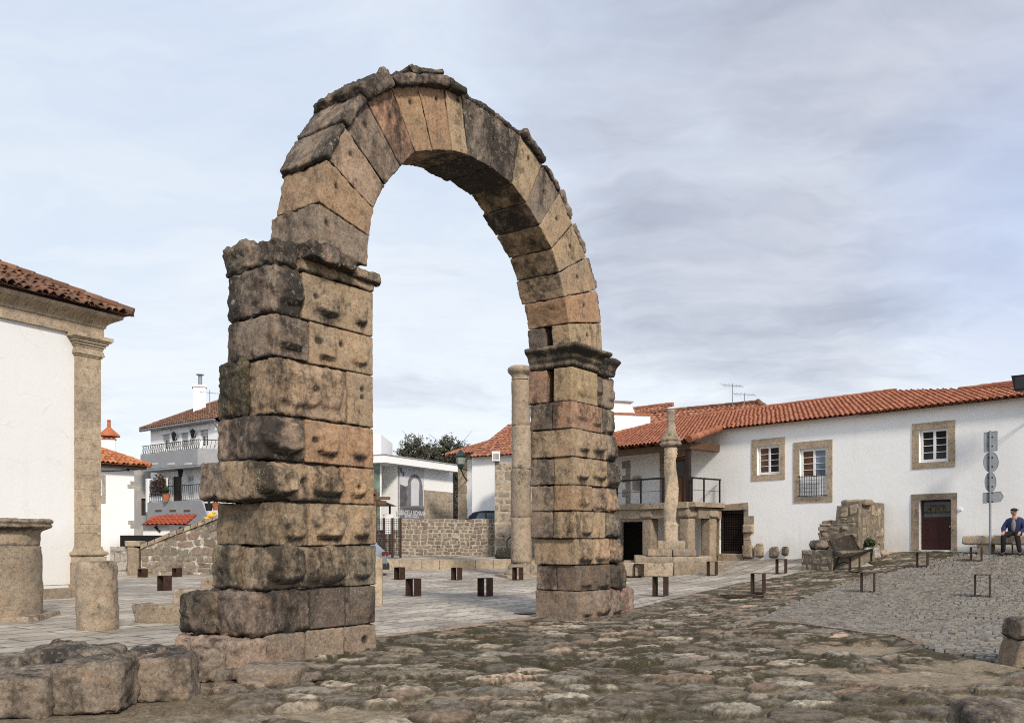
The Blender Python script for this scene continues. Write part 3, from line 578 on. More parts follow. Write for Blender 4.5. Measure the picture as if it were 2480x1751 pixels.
def sheet(name, poly, step, dz, mat, skirt=.15, amp=0.):
    poly = np.array([p[:2] for p in poly], float); lo = poly.min(0); hi = poly.max(0)
    import bmesh
    bm = bmesh.new(); vs = []
    # densify border
    pts = []
    for i in range(len(poly)):
        a = poly[i]; b = poly[(i+1) % len(poly)]; n = max(1, int(np.hypot(*(b-a))/.5)); pts += [a+(b-a)*t/n for t in range(n)]
    vs = [bm.verts.new((p[0], p[1], 0)) for p in pts]; f = bm.faces.new(vs)
    if f.normal.z < 0 or True: f.normal_update()
    if f.normal.z < 0: f.normal_flip()
    for ax in (0, 1):
        for c in np.arange(lo[ax]+step, hi[ax], step):
            no = (1, 0, 0) if ax == 0 else (0, 1, 0); co = (c, 0, 0) if ax == 0 else (0, c, 0)
            bmesh.ops.bisect_plane(bm, geom=bm.verts[:]+bm.edges[:]+bm.faces[:], plane_co=co, plane_no=no)
    bmesh.ops.triangulate(bm, faces=[f for f in bm.faces if len(f.verts) > 4])
    be = [e for e in bm.edges if e.is_boundary]
    r = bmesh.ops.extrude_edge_only(bm, edges=be); low = [v for v in r['geom'] if isinstance(v, bmesh.types.BMVert)]; ls = set(low)
    co = np.array([v.co for v in bm.verts]); zz = zt(co[:, 0], co[:, 1])+dz
    for v, q in zip(bm.verts, zz): v.co.z = q-(skirt if v in ls else 0)
    me = bpy.data.meshes.new(name); bm.normal_update(); bm.to_mesh(me); bm.free(); me.materials.append(mat)
    return tag(link(name, me), kind='structure')
sheet('plaza_paving', PLAZA, .8, .0, M['slabs'])
# border kerb of pale stones on the plaza's edge through the arch
mbk = MB(); pl = [np.array(PLAZA[i]) for i in (3, 4, 5, 6)]
for a, b in zip(pl[:-1], pl[1:]):
    L = np.hypot(*(b-a)); n = max(1, int(L/1.0)); an = math.atan2(*(b-a)[::-1])
    for t in range(n):
        c = a+(b-a)*(t+.5)/n; mbk.tint = random.random(); mbk.box((c[0], c[1], zg(*c)-.06), (L/n-.015, .16, .17), an+random.uniform(-.01, .01))
tag(mbk.build('kerb', M['tanold']), kind='structure')
# small granite setts laid in slightly bowed rows
def setts():
    s = .118; V = []; Fq = []; C = []; ang = math.radians(-28); ca, sa = math.cos(ang), math.sin(ang); poly = SETT
    c0 = np.array([11., 18.]); R = 17
    us = np.arange(-R, R, s)
    for j, v in enumerate(us):
        u = us+random.uniform(0, s)+np.cumsum(RNG.normal(0, .004, len(us))); vv = v+.35*np.sin(u*.22+v*.15)+RNG.normal(0, .006, len(us))
        x = c0[0]+u*ca-vv*sa; y = c0[1]+u*sa+vv*ca; ok = inpoly(x, y, poly) & (x < y*.75) & (polydist(x, y, poly) > .06); x, y = x[ok], y[ok]
        if not len(x): continue
        n = len(x); z = zt(x, y)+.012+RNG.normal(0, .005, n); hw = s*.5*RNG.uniform(.82, .95, n); hh = s*.5*RNG.uniform(.76, .92, n); th = ang+RNG.normal(0, .07, n)+.077*np.cos(u[ok]*.22+v*.15); tx, ty = RNG.normal(0, .035, n), RNG.normal(0, .035, n)
        base = sum(len(q) for q in V); vs = np.zeros((n, 8, 3))
        for k, (a, b) in enumerate(((-1, -1), (1, -1), (1, 1), (-1, 1))):
            for lv in (0, 1):
                f = 1. if lv == 0 else .80; jx = RNG.normal(0, .05, n); lx = a*hw*(f+jx); ly = b*hh*(f+RNG.normal(0, .05, n)); vs[:, k+4*lv, 0] = x+lx*np.cos(th)-ly*np.sin(th); vs[:, k+4*lv, 1] = y+lx*np.sin(th)+ly*np.cos(th)
                vs[:, k+4*lv, 2] = z-(.045 if lv == 0 else 0)+lx*tx+ly*ty
        V.append(vs.reshape(-1, 3)); b = base+np.arange(n)*8
        for q in ((4, 5, 6, 7), (0, 1, 5, 4), (1, 2, 6, 5), (2, 3, 7, 6), (3, 0, 4, 7)): Fq.append(np.stack([b+i for i in q], -1))
        t = RNG.uniform(.70, 1.35, n); cc = np.array([.205, .188, .165])[None]*t[:, None]; cc[RNG.random(n) < .25] *= np.array([1.08, .98, .88]); cc[RNG.random(n) < .12] *= .65; C.append(np.repeat(cc, 8, 0))
    o = npmesh('sett_paving', np.concatenate(V), np.concatenate(Fq).astype(np.int64), M['sett'], None, False, {'Col': np.concatenate(C)}); tag(o, kind='structure')
setts()
jm, jnt, jb = newmat('mossy_joint_earth', .95); jn = N(jnt); jn.col(jb, jn.mix(jn.ramp(jn.noise(jn.pos(), .8, 5, .7), [(.42, 0.), (.6, 1.)]), (.040, .033, .025), (.032, .034, .014))); jn.bump(jb, jn.noise(jn.pos(), 60, 4), .5, .01)
sheet('sett_bedding', SETT, .8, -.022, jm)
# edging row of larger setts along the front of the sett paving
mbe = MB(); pl = [np.array(SETT[i]) for i in (0, 19, 18, 17, 16, 15, 14)]
for a, b in zip(pl[:-1], pl[1:]):
    L = np.hypot(*(b-a)); n = max(1, int(L/.2)); an = math.atan2(*(b-a)[::-1])
    for t in range(n):
        c = a+(b-a)*(t+.5)/n; mbe.tint = random.random(); mbe.box((c[0], c[1], zg(*c)-.055), (L/n-.02, .15, .16), an+random.uniform(-.05, .05))
tag(mbe.build('edging_setts', M['rubble']), kind='structure')
# ------------------------------------------------------------------ building helpers
def wall(fr, e0, e1, zb, ztop, holes, mat, name, parent, dep=.28, m=0., zfun=None, dense=0):
    """flat wall face with real openings and reveals; ztop may be a function of e"""
    es = sorted(set([e0, e1]+[v for h in holes for v in h[:2] if e0 < v < e1]+list(np.linspace(e0, e1, max(2, int(abs(e1-e0)/2)))))); top = ztop if callable(ztop) else (lambda e: ztop)
    zs = sorted(set([zb]+[v for h in holes for v in h[2:4]])); V = []; Fq = []
    def quad(*p): b = len(V); V.extend(p); Fq.append((b, b+1, b+2, b+3))
    for a, b in zip(es[:-1], es[1:]):
        mid = (a+b)/2
        for i, z0 in enumerate(zs):
            last = i == len(zs)-1; z1 = None if last else zs[i+1]; zm = z0+.001 if last else (z0+z1)/2
            if any(h[0] < mid < h[1] and h[2] < zm < h[3] for h in holes): continue
            quad(fr.pt(a, z0, m), fr.pt(b, z0, m), fr.pt(b, top(b) if last else z1, m), fr.pt(a, top(a) if last else z1, m))
    for h0, h1, z0, z1 in [h[:4] for h in holes]:
        for (a, za, b, zb_) in ((h0, z0, h1, z0), (h1, z0, h1, z1), (h1, z1, h0, z1), (h0, z1, h0, z0)): quad(fr.pt(a, za, m), fr.pt(b, zb_, m), fr.pt(b, zb_, m-dep), fr.pt(a, za, m-dep))
    o = npmesh(name, np.array(V), Fq, mat, parent, False); return o
def tiles(name, A, B, C, D, mat, parent, per=.24, row=.36, hgt=.055, old=0., thick=.03, over=None, seed=1, sub=8):
    """barrel-tiled roof plane: eave A->B, ridge D (above A) -> C (above B); real half-round tile columns stepped row over row"""
    A, B, C, D = [np.array(q, float) for q in (A, B, C, D)]; rg = np.random.default_rng(seed); u = (B-A)/np.linalg.norm(B-A); n = np.cross(u, (D+C)/2-A); n /= np.linalg.norm(n); n *= np.sign(n[2]) if n[2] else 1; v = np.cross(n, u)
    if v @ ((D+C)/2-A) < 0: v = -v
    L = np.linalg.norm(B-A); uD, vD = (D-A)@u, (D-A)@v; uC, vC = (C-A)@u, (C-A)@v
    def vmax(x): 
        r = vD+(vC-vD)*(x-uD)/max(uC-uD, 1e-6) if uC > uD+1e-6 else max(vD, vC)
        if x < uD and uD > 1e-6: r = min(r, x/uD*vD)
        if x > uC and uC < L-1e-6: r = min(r, (L-x)/(L-uC)*vC)
        return r
    nc = max(1, int(round(L/per))); per = L/nc; V = []; Fq = []; T = []; base = 0
    prof = np.linspace(0, 1, sub+1)
    for c in range(nc):
        u0 = c*per; vm_ = [max(0., vmax(u0+per*t)) for t in prof]; mx = max(vm_)
        if mx < .05: continue
        nr = max(1, int(math.ceil(mx/row))); offc = rg.normal(0, .012*(old+.25)); zc = rg.normal(0, .008*old)
        for r in range(nr):
            t0 = r*row; t1 = t0+row+.05; tin = rg.random(); jx = rg.normal(0, .008*(1+2*old)); jz = rg.normal(0, .006*(old+.15))
            bot = []; tp = []; 
            for k, t in enumerate(prof):
                s_ = math.sin(math.pi*t) if True else 0; hh = hgt*(1.25*s_-.25)
                a = min(t0+offc*(r == 0)+(rg.normal(0, .01*old) if k == 0 else 0), vm_[k]); b = min(t1, vm_[k]); lift0 = thick+.012+jz; lift1 = .0
                x = u0+per*(t-.5)*(1.0)+per*.5+jx
                bot.append(A+u*x+v*a+n*(hh*1.06+lift0+zc)); tp.append(A+u*x+v*b+n*(hh*.94+lift1+zc))
            k = sub+1; V += bot+tp+[q-n*thick for q in bot]; T += [tin]*(2*k)+[tin*.3]*k
            for i in range(sub): Fq.append((base+i, base+i+1, base+k+i+1, base+k+i)); Fq.append((base+2*k+i, base+2*k+i+1, base+i+1, base+i))
            base += 3*k
    # closed underlay
    b = len(V); V += [A-n*.02, B-n*.02, C-n*.02, D-n*.02]; T += [.1]*4; Fq.append((b, b+1, b+2, b+3))
    return npmesh(name, np.array(V), np.array(Fq), mat, parent, False, {'tint': np.array(T)})
def ridge(name, p, q, mat, parent, r=.11, step=.4, seed=2, lift=.03):
    p, q = np.array(p, float), np.array(q, float); L = np.linalg.norm(q-p); n = max(1, int(L/step)); mb = MB(); rg = np.random.default_rng(seed); d = (q-p)/L
    for i in range(n):
        mb.tint = rg.random(); a = p+d*(L*i/n-.03); b = p+d*(L*(i+1)/n+.03); a[2] += lift+rg.normal(0, .006); b[2] += lift; mb.tube([a, b], [r*1.1, r*.95], 10, True)
    return mb.build(name, mat, parent)
def window(fr, e0, e1, z0, z1, parent, rec=.14, leaves=2, rows=4, fm=None, gl=None, fw=.06, name='window', bar=.022, glasses=None):
    fm = fm or M['white']; gl = gl or M['glass']; mb = MB(); a, b = -rec-.05, -rec
    mb.fbox(fr, e0, e1, z0, z0+fw, a, b); mb.fbox(fr, e0, e1, z1-fw, z1, a, b); mb.fbox(fr, e0, e0+fw, z0+fw, z1-fw, a, b); mb.fbox(fr, e1-fw, e1, z0+fw, z1-fw, a, b)
    w = (e1-e0-2*fw)/leaves; st = fw*.75; panes = []
    for k in range(leaves):
        x0 = e0+fw+w*k; x1 = x0+w; y0, y1 = z0+fw, z1-fw
        mb.fbox(fr, x0, x0+st, y0, y1, a+.01, b+.012); mb.fbox(fr, x1-st, x1, y0, y1, a+.01, b+.012); mb.fbox(fr, x0+st, x1-st, y0, y0+st, a+.01, b+.012); mb.fbox(fr, x0+st, x1-st, y1-st, y1, a+.01, b+.012)
        for r in range(1, rows):
            zz = y0+st+(y1-y0-2*st)*r/rows; mb.fbox(fr, x0+st, x1-st, zz-bar/2, zz+bar/2, a+.012, b+.006)
        panes.append((x0+st, x1-st, y0+st, y1-st))
    f = mb.build(name, fm, parent)
    for k, p in enumerate(panes): g = MB(); g.fquad(fr, *p[:2], *p[2:], -rec-.02); g.build('pane', (glasses[k % len(glasses)] if glasses else gl), f)
    return f
def surround(fr, o, i, parent, mat, m=.025, rec=.2, name='stone_surround', sill=True, bottom=True, skew=0.):
    """granite frame: outer and inner rectangles (e0,e1,z0,z1), built of separate stones"""
    mb = MB(); g = .004
    def st(e0, e1, z0, z1): mb.tint = random.random(); mb.fbox(fr, e0+g, e1-g, z0+g, z1-g, -rec, m+random.uniform(-.004, .006))
    st(o[0], o[1], i[3], o[3])
    if bottom: st(o[0], o[1], o[2], i[2])
    zb = i[2] if bottom else o[2]
    for a, b in ((o[0], i[0]), (i[1], o[1])):
        n = max(1, int(round((i[3]-zb)/.75))); cuts = np.linspace(zb, i[3], n+1)
        for k in range(1, n): cuts[k] += random.uniform(-.12, .12)
        for c, d in zip(cuts[:-1], cuts[1:]): st(a, b, c, d)
    return mb.build(name, mat, parent)
def rubble(name, fr, top, e0, e1, zbot, parent, mat=None, mort=None, rh=.22, sw=.32, m=0., dep=.5, seed=3, gap=.022, dome=.05, jit=.5, coping=None, label=None, core=True, loc=None, back=False):
    """wall of individual rough stones; top: function e->z; stones are domed, displaced faces"""
    rg = np.random.default_rng(seed); mat = mat or M['rubble']; mort = mort or M['mortar']; V = []; Fq = []; T = []; mi = []; base = 0
    zmx = max(top(e) for e in np.linspace(e0, e1, 30)); z = zbot; zs = [z]
    while z < zmx: z += rh*rg.uniform(.72, 1.35); zs.append(z)
    gx = np.array([0, .09, .26, .5, .74, .91, 1.]); 
    def stone(a, b, c, d, m0):
        nonlocal base
        tcap = top((a+b)/2)
        if b-a < .05 or d-c < .04: return
        U, W = np.meshgrid(gx, gx, indexing='ij'); p = np.array([[a, c], [b, c], [b, d], [a, d]])+rg.normal(0, .05*jit*min(b-a, d-c), (4, 2)); w = m0+rg.uniform(-.3, .6)*dome*.6
        e = p[0, 0]*(1-U)*(1-W)+p[1, 0]*U*(1-W)+p[2, 0]*U*W+p[3, 0]*(1-U)*W; zz = p[0, 1]*(1-U)*(1-W)+p[1, 1]*U*(1-W)+p[2, 1]*U*W+p[3, 1]*(1-U)*W
        edge = np.minimum(np.minimum(U, 1-U), np.minimum(W, 1-W)); crn = (np.abs(U-.5)*2)**4*(np.abs(W-.5)*2)**4
        cx, cz = (a+b)/2, (c+d)/2; sh = 1-.16*crn; e = cx+(e-cx)*sh; zz = cz+(zz-cz)*sh
        q = np.c_[e.ravel(), zz.ravel(), np.full(e.size, seed*1.7)]; wob = rh*.55*jit*sstep(0, rh*1.2, tcap-q[:, 1])*perlin(q*np.array([.9/sw*.5, .35/rh, 1])); q[:, 1] += wob; q[:, 0] += sw*.16*jit*perlin(q*np.array([1.1/sw, 1.4/rh, 1])+9.); q[:, 0] = np.clip(q[:, 0], e0+.002, e1-.002); h = w-dome*np.where(edge < .01, .9, np.where(edge < .1, .12, 0.)).ravel()+dome*.55*fbm(q*5, 3)
        pts = fr.O+np.outer(q[:, 0], fr.E)+np.outer(h, fr.M); pts[:, 2] = q[:, 1]
        k = len(gx); I = base+np.arange(k*k).reshape(k, k); f = np.stack([I[:-1, :-1], I[1:, :-1], I[1:, 1:], I[:-1, 1:]], -1).reshape(-1, 4)
        V.append(pts); Fq.append(f); T.append(np.full(k*k, rg.random())); mi.append(np.zeros(len(f), int)); base += k*k
    for c, d in zip(zs[:-1], zs[1:]):
        e = e0-(rg.uniform(0, sw*.6)); 
        while e < e1:
            w = sw*rg.uniform(.55, 1.7); a, b = max(e, e0), min(e+w, e1); e += w; tt = min(top(a+.02), top(b-.02)) if b > a else -9
            if b-a < .06: continue
            if c > tt-.03: continue
            dd = min(d, tt)
            if dd-c > rh*.75 and w < sw*.9 and rg.random() < .25: mid = (c+dd)/2+rg.normal(0, .02); stone(a+gap, b-gap, c+gap, mid-gap*.5, m); stone(a+gap, b-gap, mid+gap*.5, dd-gap, m)
            else: stone(a+gap, b-gap, c+gap, dd-gap, m)
    n = 24; es = np.linspace(e0, e1, n); pts = []
    for ee in es: pts += [fr.pt(ee, zbot-.2, m-.012), fr.pt(ee, top(ee)-.02, m-.012), fr.pt(ee, top(ee)-.02, m-dep), fr.pt(ee, zbot-.2, m-dep)]
    f = []
    for i in range(n-1):
        for k in range(4): f.append((base+i*4+k, base+i*4+(k+1) % 4, base+i*4+4+(k+1) % 4, base+i*4+4+k))
    f += [(base, base+1, base+2, base+3), (base+4*n-4, base+4*n-3, base+4*n-2, base+4*n-1)]
    V.append(np.array(pts)); T.append(np.full(len(pts), .5)); Fq.append(np.array(f)); mi.append(np.ones(len(f), int))
    return npmesh(name, np.concatenate(V), np.concatenate(Fq).astype(np.int64), [mat, mort], parent, False, {'tint': np.concatenate(T)}, loc, np.concatenate(mi))
def rock(name, c, d, rz, seed, mat, parent=None, r=.35, amp=.12, sp=.05, color=None, stain=0., tp=.93, loc=None):
    """a worn boulder: rounded box with strong relief, d = size, c = base centre"""
    fr = Frame(c[0], c[1], math.cos(rz), math.sin(rz)); mn = min(d)
    fr.E = np.array([math.cos(rz), math.sin(rz), 0]); fr.M = np.array([math.sin(rz), -math.cos(rz), 0])
    j = lambda k: random.uniform(-k, k); kx, kz = (d[0]*.08, d[2]*.06) if tp < 1 else (.012, .008)
    q = [(-d[0]/2+j(kx), c[2]+j(kz)*0), (d[0]/2+j(kx), c[2]), (d[0]/2*tp+j(kx), c[2]+d[2]+j(kz)), (-d[0]/2*tp+j(kx), c[2]+d[2]+j(kz))]
    return block(name, q, -d[1]/2, d[1]/2, fr, mat, parent, r=r*mn, amp=amp*mn, sp=sp, seed=seed, color=color, stain=stain, loc=loc, fs=1.2/max(mn, .3))
# ------------------------------------------------------------------ chapel at the left
CF = Frame(-11.62, 24.7, .5, .866)
if CF.M @ np.array([.866, -.5, 0]) < 0: CF.M = -CF.M
chap = thing('chapel', 'white plastered chapel corner with a granite pilaster and mossy tiled eave', 'chapel', CF.pt(0, zg(-11.6, 24.7)))
wall(CF, -9, -.70, .36, 7.42, [], M['plaster_old'], 'wall', chap)
mb = MB(); mb.fbox(CF, -9, -.02, .2, 7.9, -6, -.02); mb.build('wall', M['plaster_old'], chap)
mb = MB()
for k in range(9): mb.tint = random.random(); mb.fbox(CF, -9+k, -8.01+k+.0, -.3, .30-.03*(k % 2)-.1*(k == 8), -.2, .26+random.uniform(0, .05))
pl = mb.build('plinth', M['tanold'], chap)
def pilaster(e0, e1, parent):
    sh = MB(); z = .95; ks = [1.37, 1.75, 2.0, 2.5, 2.95, 3.35, 3.8, 4.35, 4.85, 5.35, 5.75, 6.3, 6.62]
    for a, b in zip(ks[:-1], ks[1:]):
        sp_ = random.random() < .45
        if sp_: c = e0+(e1-e0)*random.uniform(.35, .65); parts = [(e0, c), (c, e1)]
        else: parts = [(e0, e1)]
        for p, q in parts: sh.tint = random.random(); sh.fbox(CF, p+.003, q-.003, a+.003, b-.003, -.6, .14+random.uniform(-.004, .004))
    s = sh.build('pilaster', M['tan'], parent)
    def ringm(mb, z0, z1, p): mb.fbox(CF, e0-p, e1+p, z0, z1, -.6-p, .14+p)
    bs = MB(); bs.tint = .3; ringm(bs, -.2, .36, .15); bs.tint = .9; ringm(bs, .36, .94, .12); bs.tint = .6; ringm(bs, .94, 1.10, .10)
    for i in range(8): a = math.pi*(i+.5)/8; ringm(bs, 1.10+.17*i/8, 1.10+.17*(i+1)/8, .04+.11*math.sin(a))
    ringm(bs, 1.27, 1.31, .05); ringm(bs, 1.31, 1.37, .03); bs.build('pilaster_base', M['tan'], s)
    cp = MB(); cp.tint = .5
    for z0, z1, p in ((6.62, 6.67, .03), (6.67, 6.73, .07), (6.73, 6.80, .05), (6.80, 6.86, .03), (6.86, 6.92, .05), (6.92, 6.99, .09), (6.99, 7.06, .14), (7.06, 7.10, .19), (7.10, 7.20, .23)): ringm(cp, z0, z1, p)
    cp.build('pilaster_capital', M['tan'], s)
pilaster(-.74, -.02, chap)
cn = MB()
prof_ = [(7.20, 7.50, .10), (7.50, 7.545, .14)]+[(7.545+.022*k, 7.545+.022*(k+1), .14+.30*(1-math.cos(math.pi/2*(k+1)/11))) for k in range(11)]+[(7.787, 7.86, .46)]
cuts_ = [-9.]
while cuts_[-1] < -.8: cuts_.append(cuts_[-1]+random.uniform(.8, 1.5))
for (z0, z1, p) in prof_:
    for q_ in range(len(cuts_)): 
        b_ = cuts_[q_+1]-.003 if q_+1 < len(cuts_) else p
        cn.tint = (q_*.37) % 1; cn.fbox(CF, cuts_[q_]+.003, b_, z0, z1, -5, p)
cn.build('cornice', M['tan'], chap)
ov = .62; ez = 7.93; sl = math.tan(math.radians(25))
A_ = CF.pt(-9.6, ez, ov); B_ = CF.pt(ov, ez, ov); top = 4.2
C_ = CF.pt(ov-top, ez+top*sl, ov-top); D_ = CF.pt(-9.6, ez+top*sl, ov-top)
rf = tiles('roof', A_, B_, C_, D_, M['tile_old'], chap, per=.22, row=.33, hgt=.075, old=2.0, seed=5)
E_ = CF.pt(ov, ez, ov-2*top-2); tiles('roof', B_, E_, CF.pt(ov-top, ez+top*sl, ov-top-2), C_, M['tile_old'], chap, per=.21, row=.33, hgt=.06, old=1.2, seed=6)
ridge('hip_tiles', B_+np.array([0, 0, .06]), C_, M['tile_old'], rf, r=.12, step=.42, seed=8)
# ------------------------------------------------------------------ column stump, drum and loose stones at the left
cc = P(20, 1495, 17.6); cz = zg(cc[0], cc[1]); cst = thing('column_stump', 'wide granite column stump with a worn moulded capital standing at the far left', 'column', (cc[0], cc[1], cz))
def lath(name, c, prof, mat, parent, seed, n=64, amp=.012, fn=None, loc=None, per=.04):
    pr = [];
    for (r0, z0), (r1, z1) in zip(prof[:-1], prof[1:]):
        k = max(1, int(math.hypot(r1-r0, z1-z0)/per)); pr += [(r0+(r1-r0)*t/k, z0+(z1-z0)*t/k) for t in range(k)]
    pr.append(prof[-1]); pr = np.array(pr); q = np.linspace(0, 2*math.pi, n, endpoint=False); R, Q = np.meshgrid(pr[:, 0], q, indexing='ij'); Zz = np.repeat(pr[:, 1:], n, 1)
    if fn is not None: R = R*fn(Q, Zz)
    p = np.c_[(R*np.cos(Q)).ravel(), (R*np.sin(Q)).ravel(), Zz.ravel()]; h = amp*(1.2*fbm(p*2.6+seed*3.1, 3)+.7*fbm(p*11+seed, 4)); rr = np.maximum(np.hypot(p[:, 0], p[:, 1]), 1e-6)
    V = p.copy(); V[:, 0] += p[:, 0]/rr*h; V[:, 1] += p[:, 1]/rr*h; V[:, 2] += .5*h; V += np.array(c); m_ = len(pr); I = np.arange(m_*n).reshape(m_, n); J_ = np.roll(I, -1, 1)
    Fq = np.stack([I[:-1], J_[:-1], J_[1:], I[1:]], -1).reshape(-1, 4).tolist(); V = np.r_[V, [[c[0], c[1], c[2]+pr[-1, 1]]]]; L = m_*n
    Fq += [(int(I[-1, k]), int(J_[-1, k]), L) for k in range(n)]
    return npmesh(name, V, Fq, mat, parent, True, {'tint': np.full(len(V), (seed*.37) % 1), 'cav': np.r_[np.clip(amp*fbm(p*11+seed, 4)*.6, -.05, .03), 0]}, loc)
lath('shaft', (cc[0], cc[1], cz), [(.62, .08), (.62, .35), (.60, 1.1), (.585, 1.42), (.56, 1.45)], M['tanold'], cst, 3, amp=.02)
lath('capital', (cc[0], cc[1], cz), [(.56, 1.46), (.58, 1.48), (.585, 1.72), (.62, 1.76), (.70, 1.79), (.77, 1.82), (.79, 1.86), (.75, 1.885), (.79, 1.91), (.80, 1.96), (.76, 1.99), (.05, 2.0)], M['tanold'], cst, 6, amp=.03)
rock('base_slab', (cc[0]-.1, cc[1], cz-.04), (2.0, 1.7, .13), .25, 5, M['tanold'], cst, r=.2, amp=.08, sp=.08)
pc = GD(220, 1410); drum = lath('column_drum', (0, 0, 0), [(.33, -.02), (.345, .05), (.35, .5), (.335, 1.1), (.315, 1.18), (.28, 1.2), (.03, 1.2)], M['tanold'], None, 4, amp=.02)
drum.location = pc; drum.rotation_euler = (math.radians(1), math.radians(-1), 0); tag(drum, 'short weathered granite column drum standing alone on the plaza near the chapel', 'column drum')
def loose(name, label, cat, px, d, rz, seed, mat=None, group=None, **kw):
    g = GD(*px); g[2] -= .03; return tag(rock(name, g, d, rz, seed, mat or M['grey'], None, loc=g, **kw), label, cat, group)
a37 = math.radians(53)
loose('granite_block', 'long low pale granite block lying on the plaza beside the broader pier', 'stone block', (395, 1394), (1.5, .55, .37), math.radians(-8), 11, mat=M['tanold'], r=.14, amp=.04)
loose('granite_block', 'short lichen-spotted granite block behind the long low one', 'stone block', (432, 1352), (.85, .5, .38), math.radians(-8), 12, mat=M['tanold'], r=.14, amp=.05)
loose('granite_block', 'small square granite block farthest behind the broader pier', 'stone block', (478, 1318), (.75, .45, .38), math.radians(-6), 13, mat=M['tanold'], r=.14, amp=.05)
pk = GD(849, 1357); pk[2] -= .03; tag(rock('stone_post', (pk[0]-.11, pk[1], pk[2]), (.42, .3, 1.22), .1, 14, M['tan'], None, r=.12, amp=.03, loc=pk), 'pinkish granite post standing close behind the broader pier', 'stone post')
BC = [(.21, .17, .13), (.25, .195, .145), (.23, .19, .15), (.19, .155, .115)]
def boulder(label, px, d, rz, seed, stain=.06, c=1, **kw):
    g = GD(*px); g[2] -= .08; return tag(rock('boulder', g, (d[0], d[1], d[2]+.08), rz, seed, M['arch'], None, loc=g, color=BC[c % 4], stain=stain, **kw), label, 'boulder', kw.get('group'))
def boulder_at(label, x0, x1, y0, y1, dep, rz, seed, Y=None, **kw):
    a = GD((x0+x1)/2, y1); Yc = a[1]; wd = (x1-x0)/1970.2*Yc; ht = (y1-y0)/1970.2*Yc; hh = ht
    v = np.array([a[0], a[1]]); v = v/np.linalg.norm(v); c = v*(np.linalg.norm(a[:2])+dep*.5); g = np.array([c[0], c[1], a[2]-.06])
    st = kw.pop('stain', .03)-.02; ci = kw.pop('c', 1)
    return tag(rock('boulder', g, (wd*1.04, dep, max(.12, hh-dep*.10)+.06), rz, seed, M['arch'], None, loc=g, color=BC[ci % 4], stain=st, **kw), label, 'boulder')
boulder_at('reddish flat-faced boulder at the bottom left corner of the low stone row', -90, 136, 1505, 1600, .6, .10, 21, r=.10, amp=.10, c=1, stain=.03, sp=.026)
boulder_at('lichen-speckled boulder with black patches in the middle of the low stone row', 140, 292, 1474, 1590, .62, .12, 22, r=.12, amp=.10, c=1, stain=.06, sp=.026)
boulder_at('broad tan boulder at the right end of the low stone row', 294, 440, 1466, 1562, .6, .22, 23, r=.10, amp=.08, c=1, stain=.03, sp=.026)
boulder_at('rounded cracked boulder touching the foot of the broader pier', 437, 494, 1452, 1525, .45, .6, 24, r=.25, amp=.2, c=1, stain=.07, sp=.026)
boulder_at('long flat grey boulder behind the lichen-speckled one', 66, 275, 1446, 1500, .7, .15, 25, r=.3, amp=.16, c=2, stain=.11, sp=.035)
boulder_at('flat mossy boulder at the left edge behind the stone row', -70, 78, 1462, 1512, .6, .05, 26, r=.3, amp=.12, c=2, stain=.10, sp=.035)
boulder_at('small grey stone between the reddish and lichen-speckled boulders', 60, 142, 1488, 1535, .5, .1, 27, r=.22, amp=.12, c=2, stain=.08, sp=.03)
boulder_at('rounded pale slab stone at the front foot of the broader pier', 540, 682, 1485, 1532, .65, .0, 28, r=.33, amp=.08, c=1, stain=-.05, sp=.03)
boulder_at('low rough stone behind the broad tan boulder', 290, 420, 1449, 1492, .55, .3, 29, r=.3, amp=.16, c=2, stain=.11, sp=.035)
for k, (x, y, dd, sd) in enumerate(((30, 1500, (.5, .4, .16), 230), (150, 1462, (.45, .4, .2), 231), (250, 1470, (.4, .35, .18), 232), (505, 1520, (.32, .28, .14), 233), (690, 1520, (.3, .25, .12), 234), (520, 1548, (.22, .2, .08), 235))):
    g = GD(x, y); g[2] -= .04; tag(rock('boulder', g, dd, .2*k, sd, M['arch'], None, loc=g, color=BC[k % 4], stain=.03, r=.35, amp=.2, sp=.025), ('small rough stone at the far left end of the low stone row', 'low lichened stone behind the left part of the low stone row', 'low rough stone wedged behind the middle boulder of the row', 'small stone between the row end and the pale slab stone', 'small stone just right of the pale slab stone by the pier', 'tiny flat stone on the earth before the pale slab stone')[k], 'boulder')
pb = GD(383, 1468); tag(rock('pebble', (-3.98, 9.98, .27), (.12, .08, .10), .3, 30, M['arch'], None, loc=pb, color=(.30, .20, .16), r=.3, amp=.1, sp=.02), 'small reddish pebble resting on top of the low stone row', 'pebble')
# ------------------------------------------------------------------ foreground stones at the right
boulder_at('mossy broken boulder cut off by the bottom right corner', 2152, 2330, 1588, 1690, .7, -.1, 31, r=.22, amp=.14, c=1, stain=.0, sp=.025)
gs = GD(2328, 1497); s1 = thing('stone_stack', 'two granite blocks stacked at the right edge, the upper one dark with lichen', 'stone stack', gs)
rock('lower_block', (gs[0]+.12, gs[1]+.3, gs[2]-.05), (.60, .5, .36), -.15, 32, M['arch'], s1, r=.14, amp=.07, color=(.27, .20, .14), stain=-.04, sp=.03)
rock('upper_block', (gs[0]+.13, gs[1]+.3, gs[2]+.30), (.55, .46, .27), -.05, 33, M['arch'], s1, r=.25, amp=.09, color=(.24, .19, .135), stain=.09, sp=.03)
dc = GD(1664, 1336); mb = MB(); n_ = 14
for k in range(n_): mb.box((dc[0]-.42+.84*(k+.5)/n_, dc[1], dc[2]+.01), (.03, .5, .02), .1)
mb.box((dc[0], dc[1]+.26, dc[2]+.008), (.95, .05, .03), .1); mb.box((dc[0], dc[1]-.26, dc[2]+.008), (.95, .05, .03), .1)
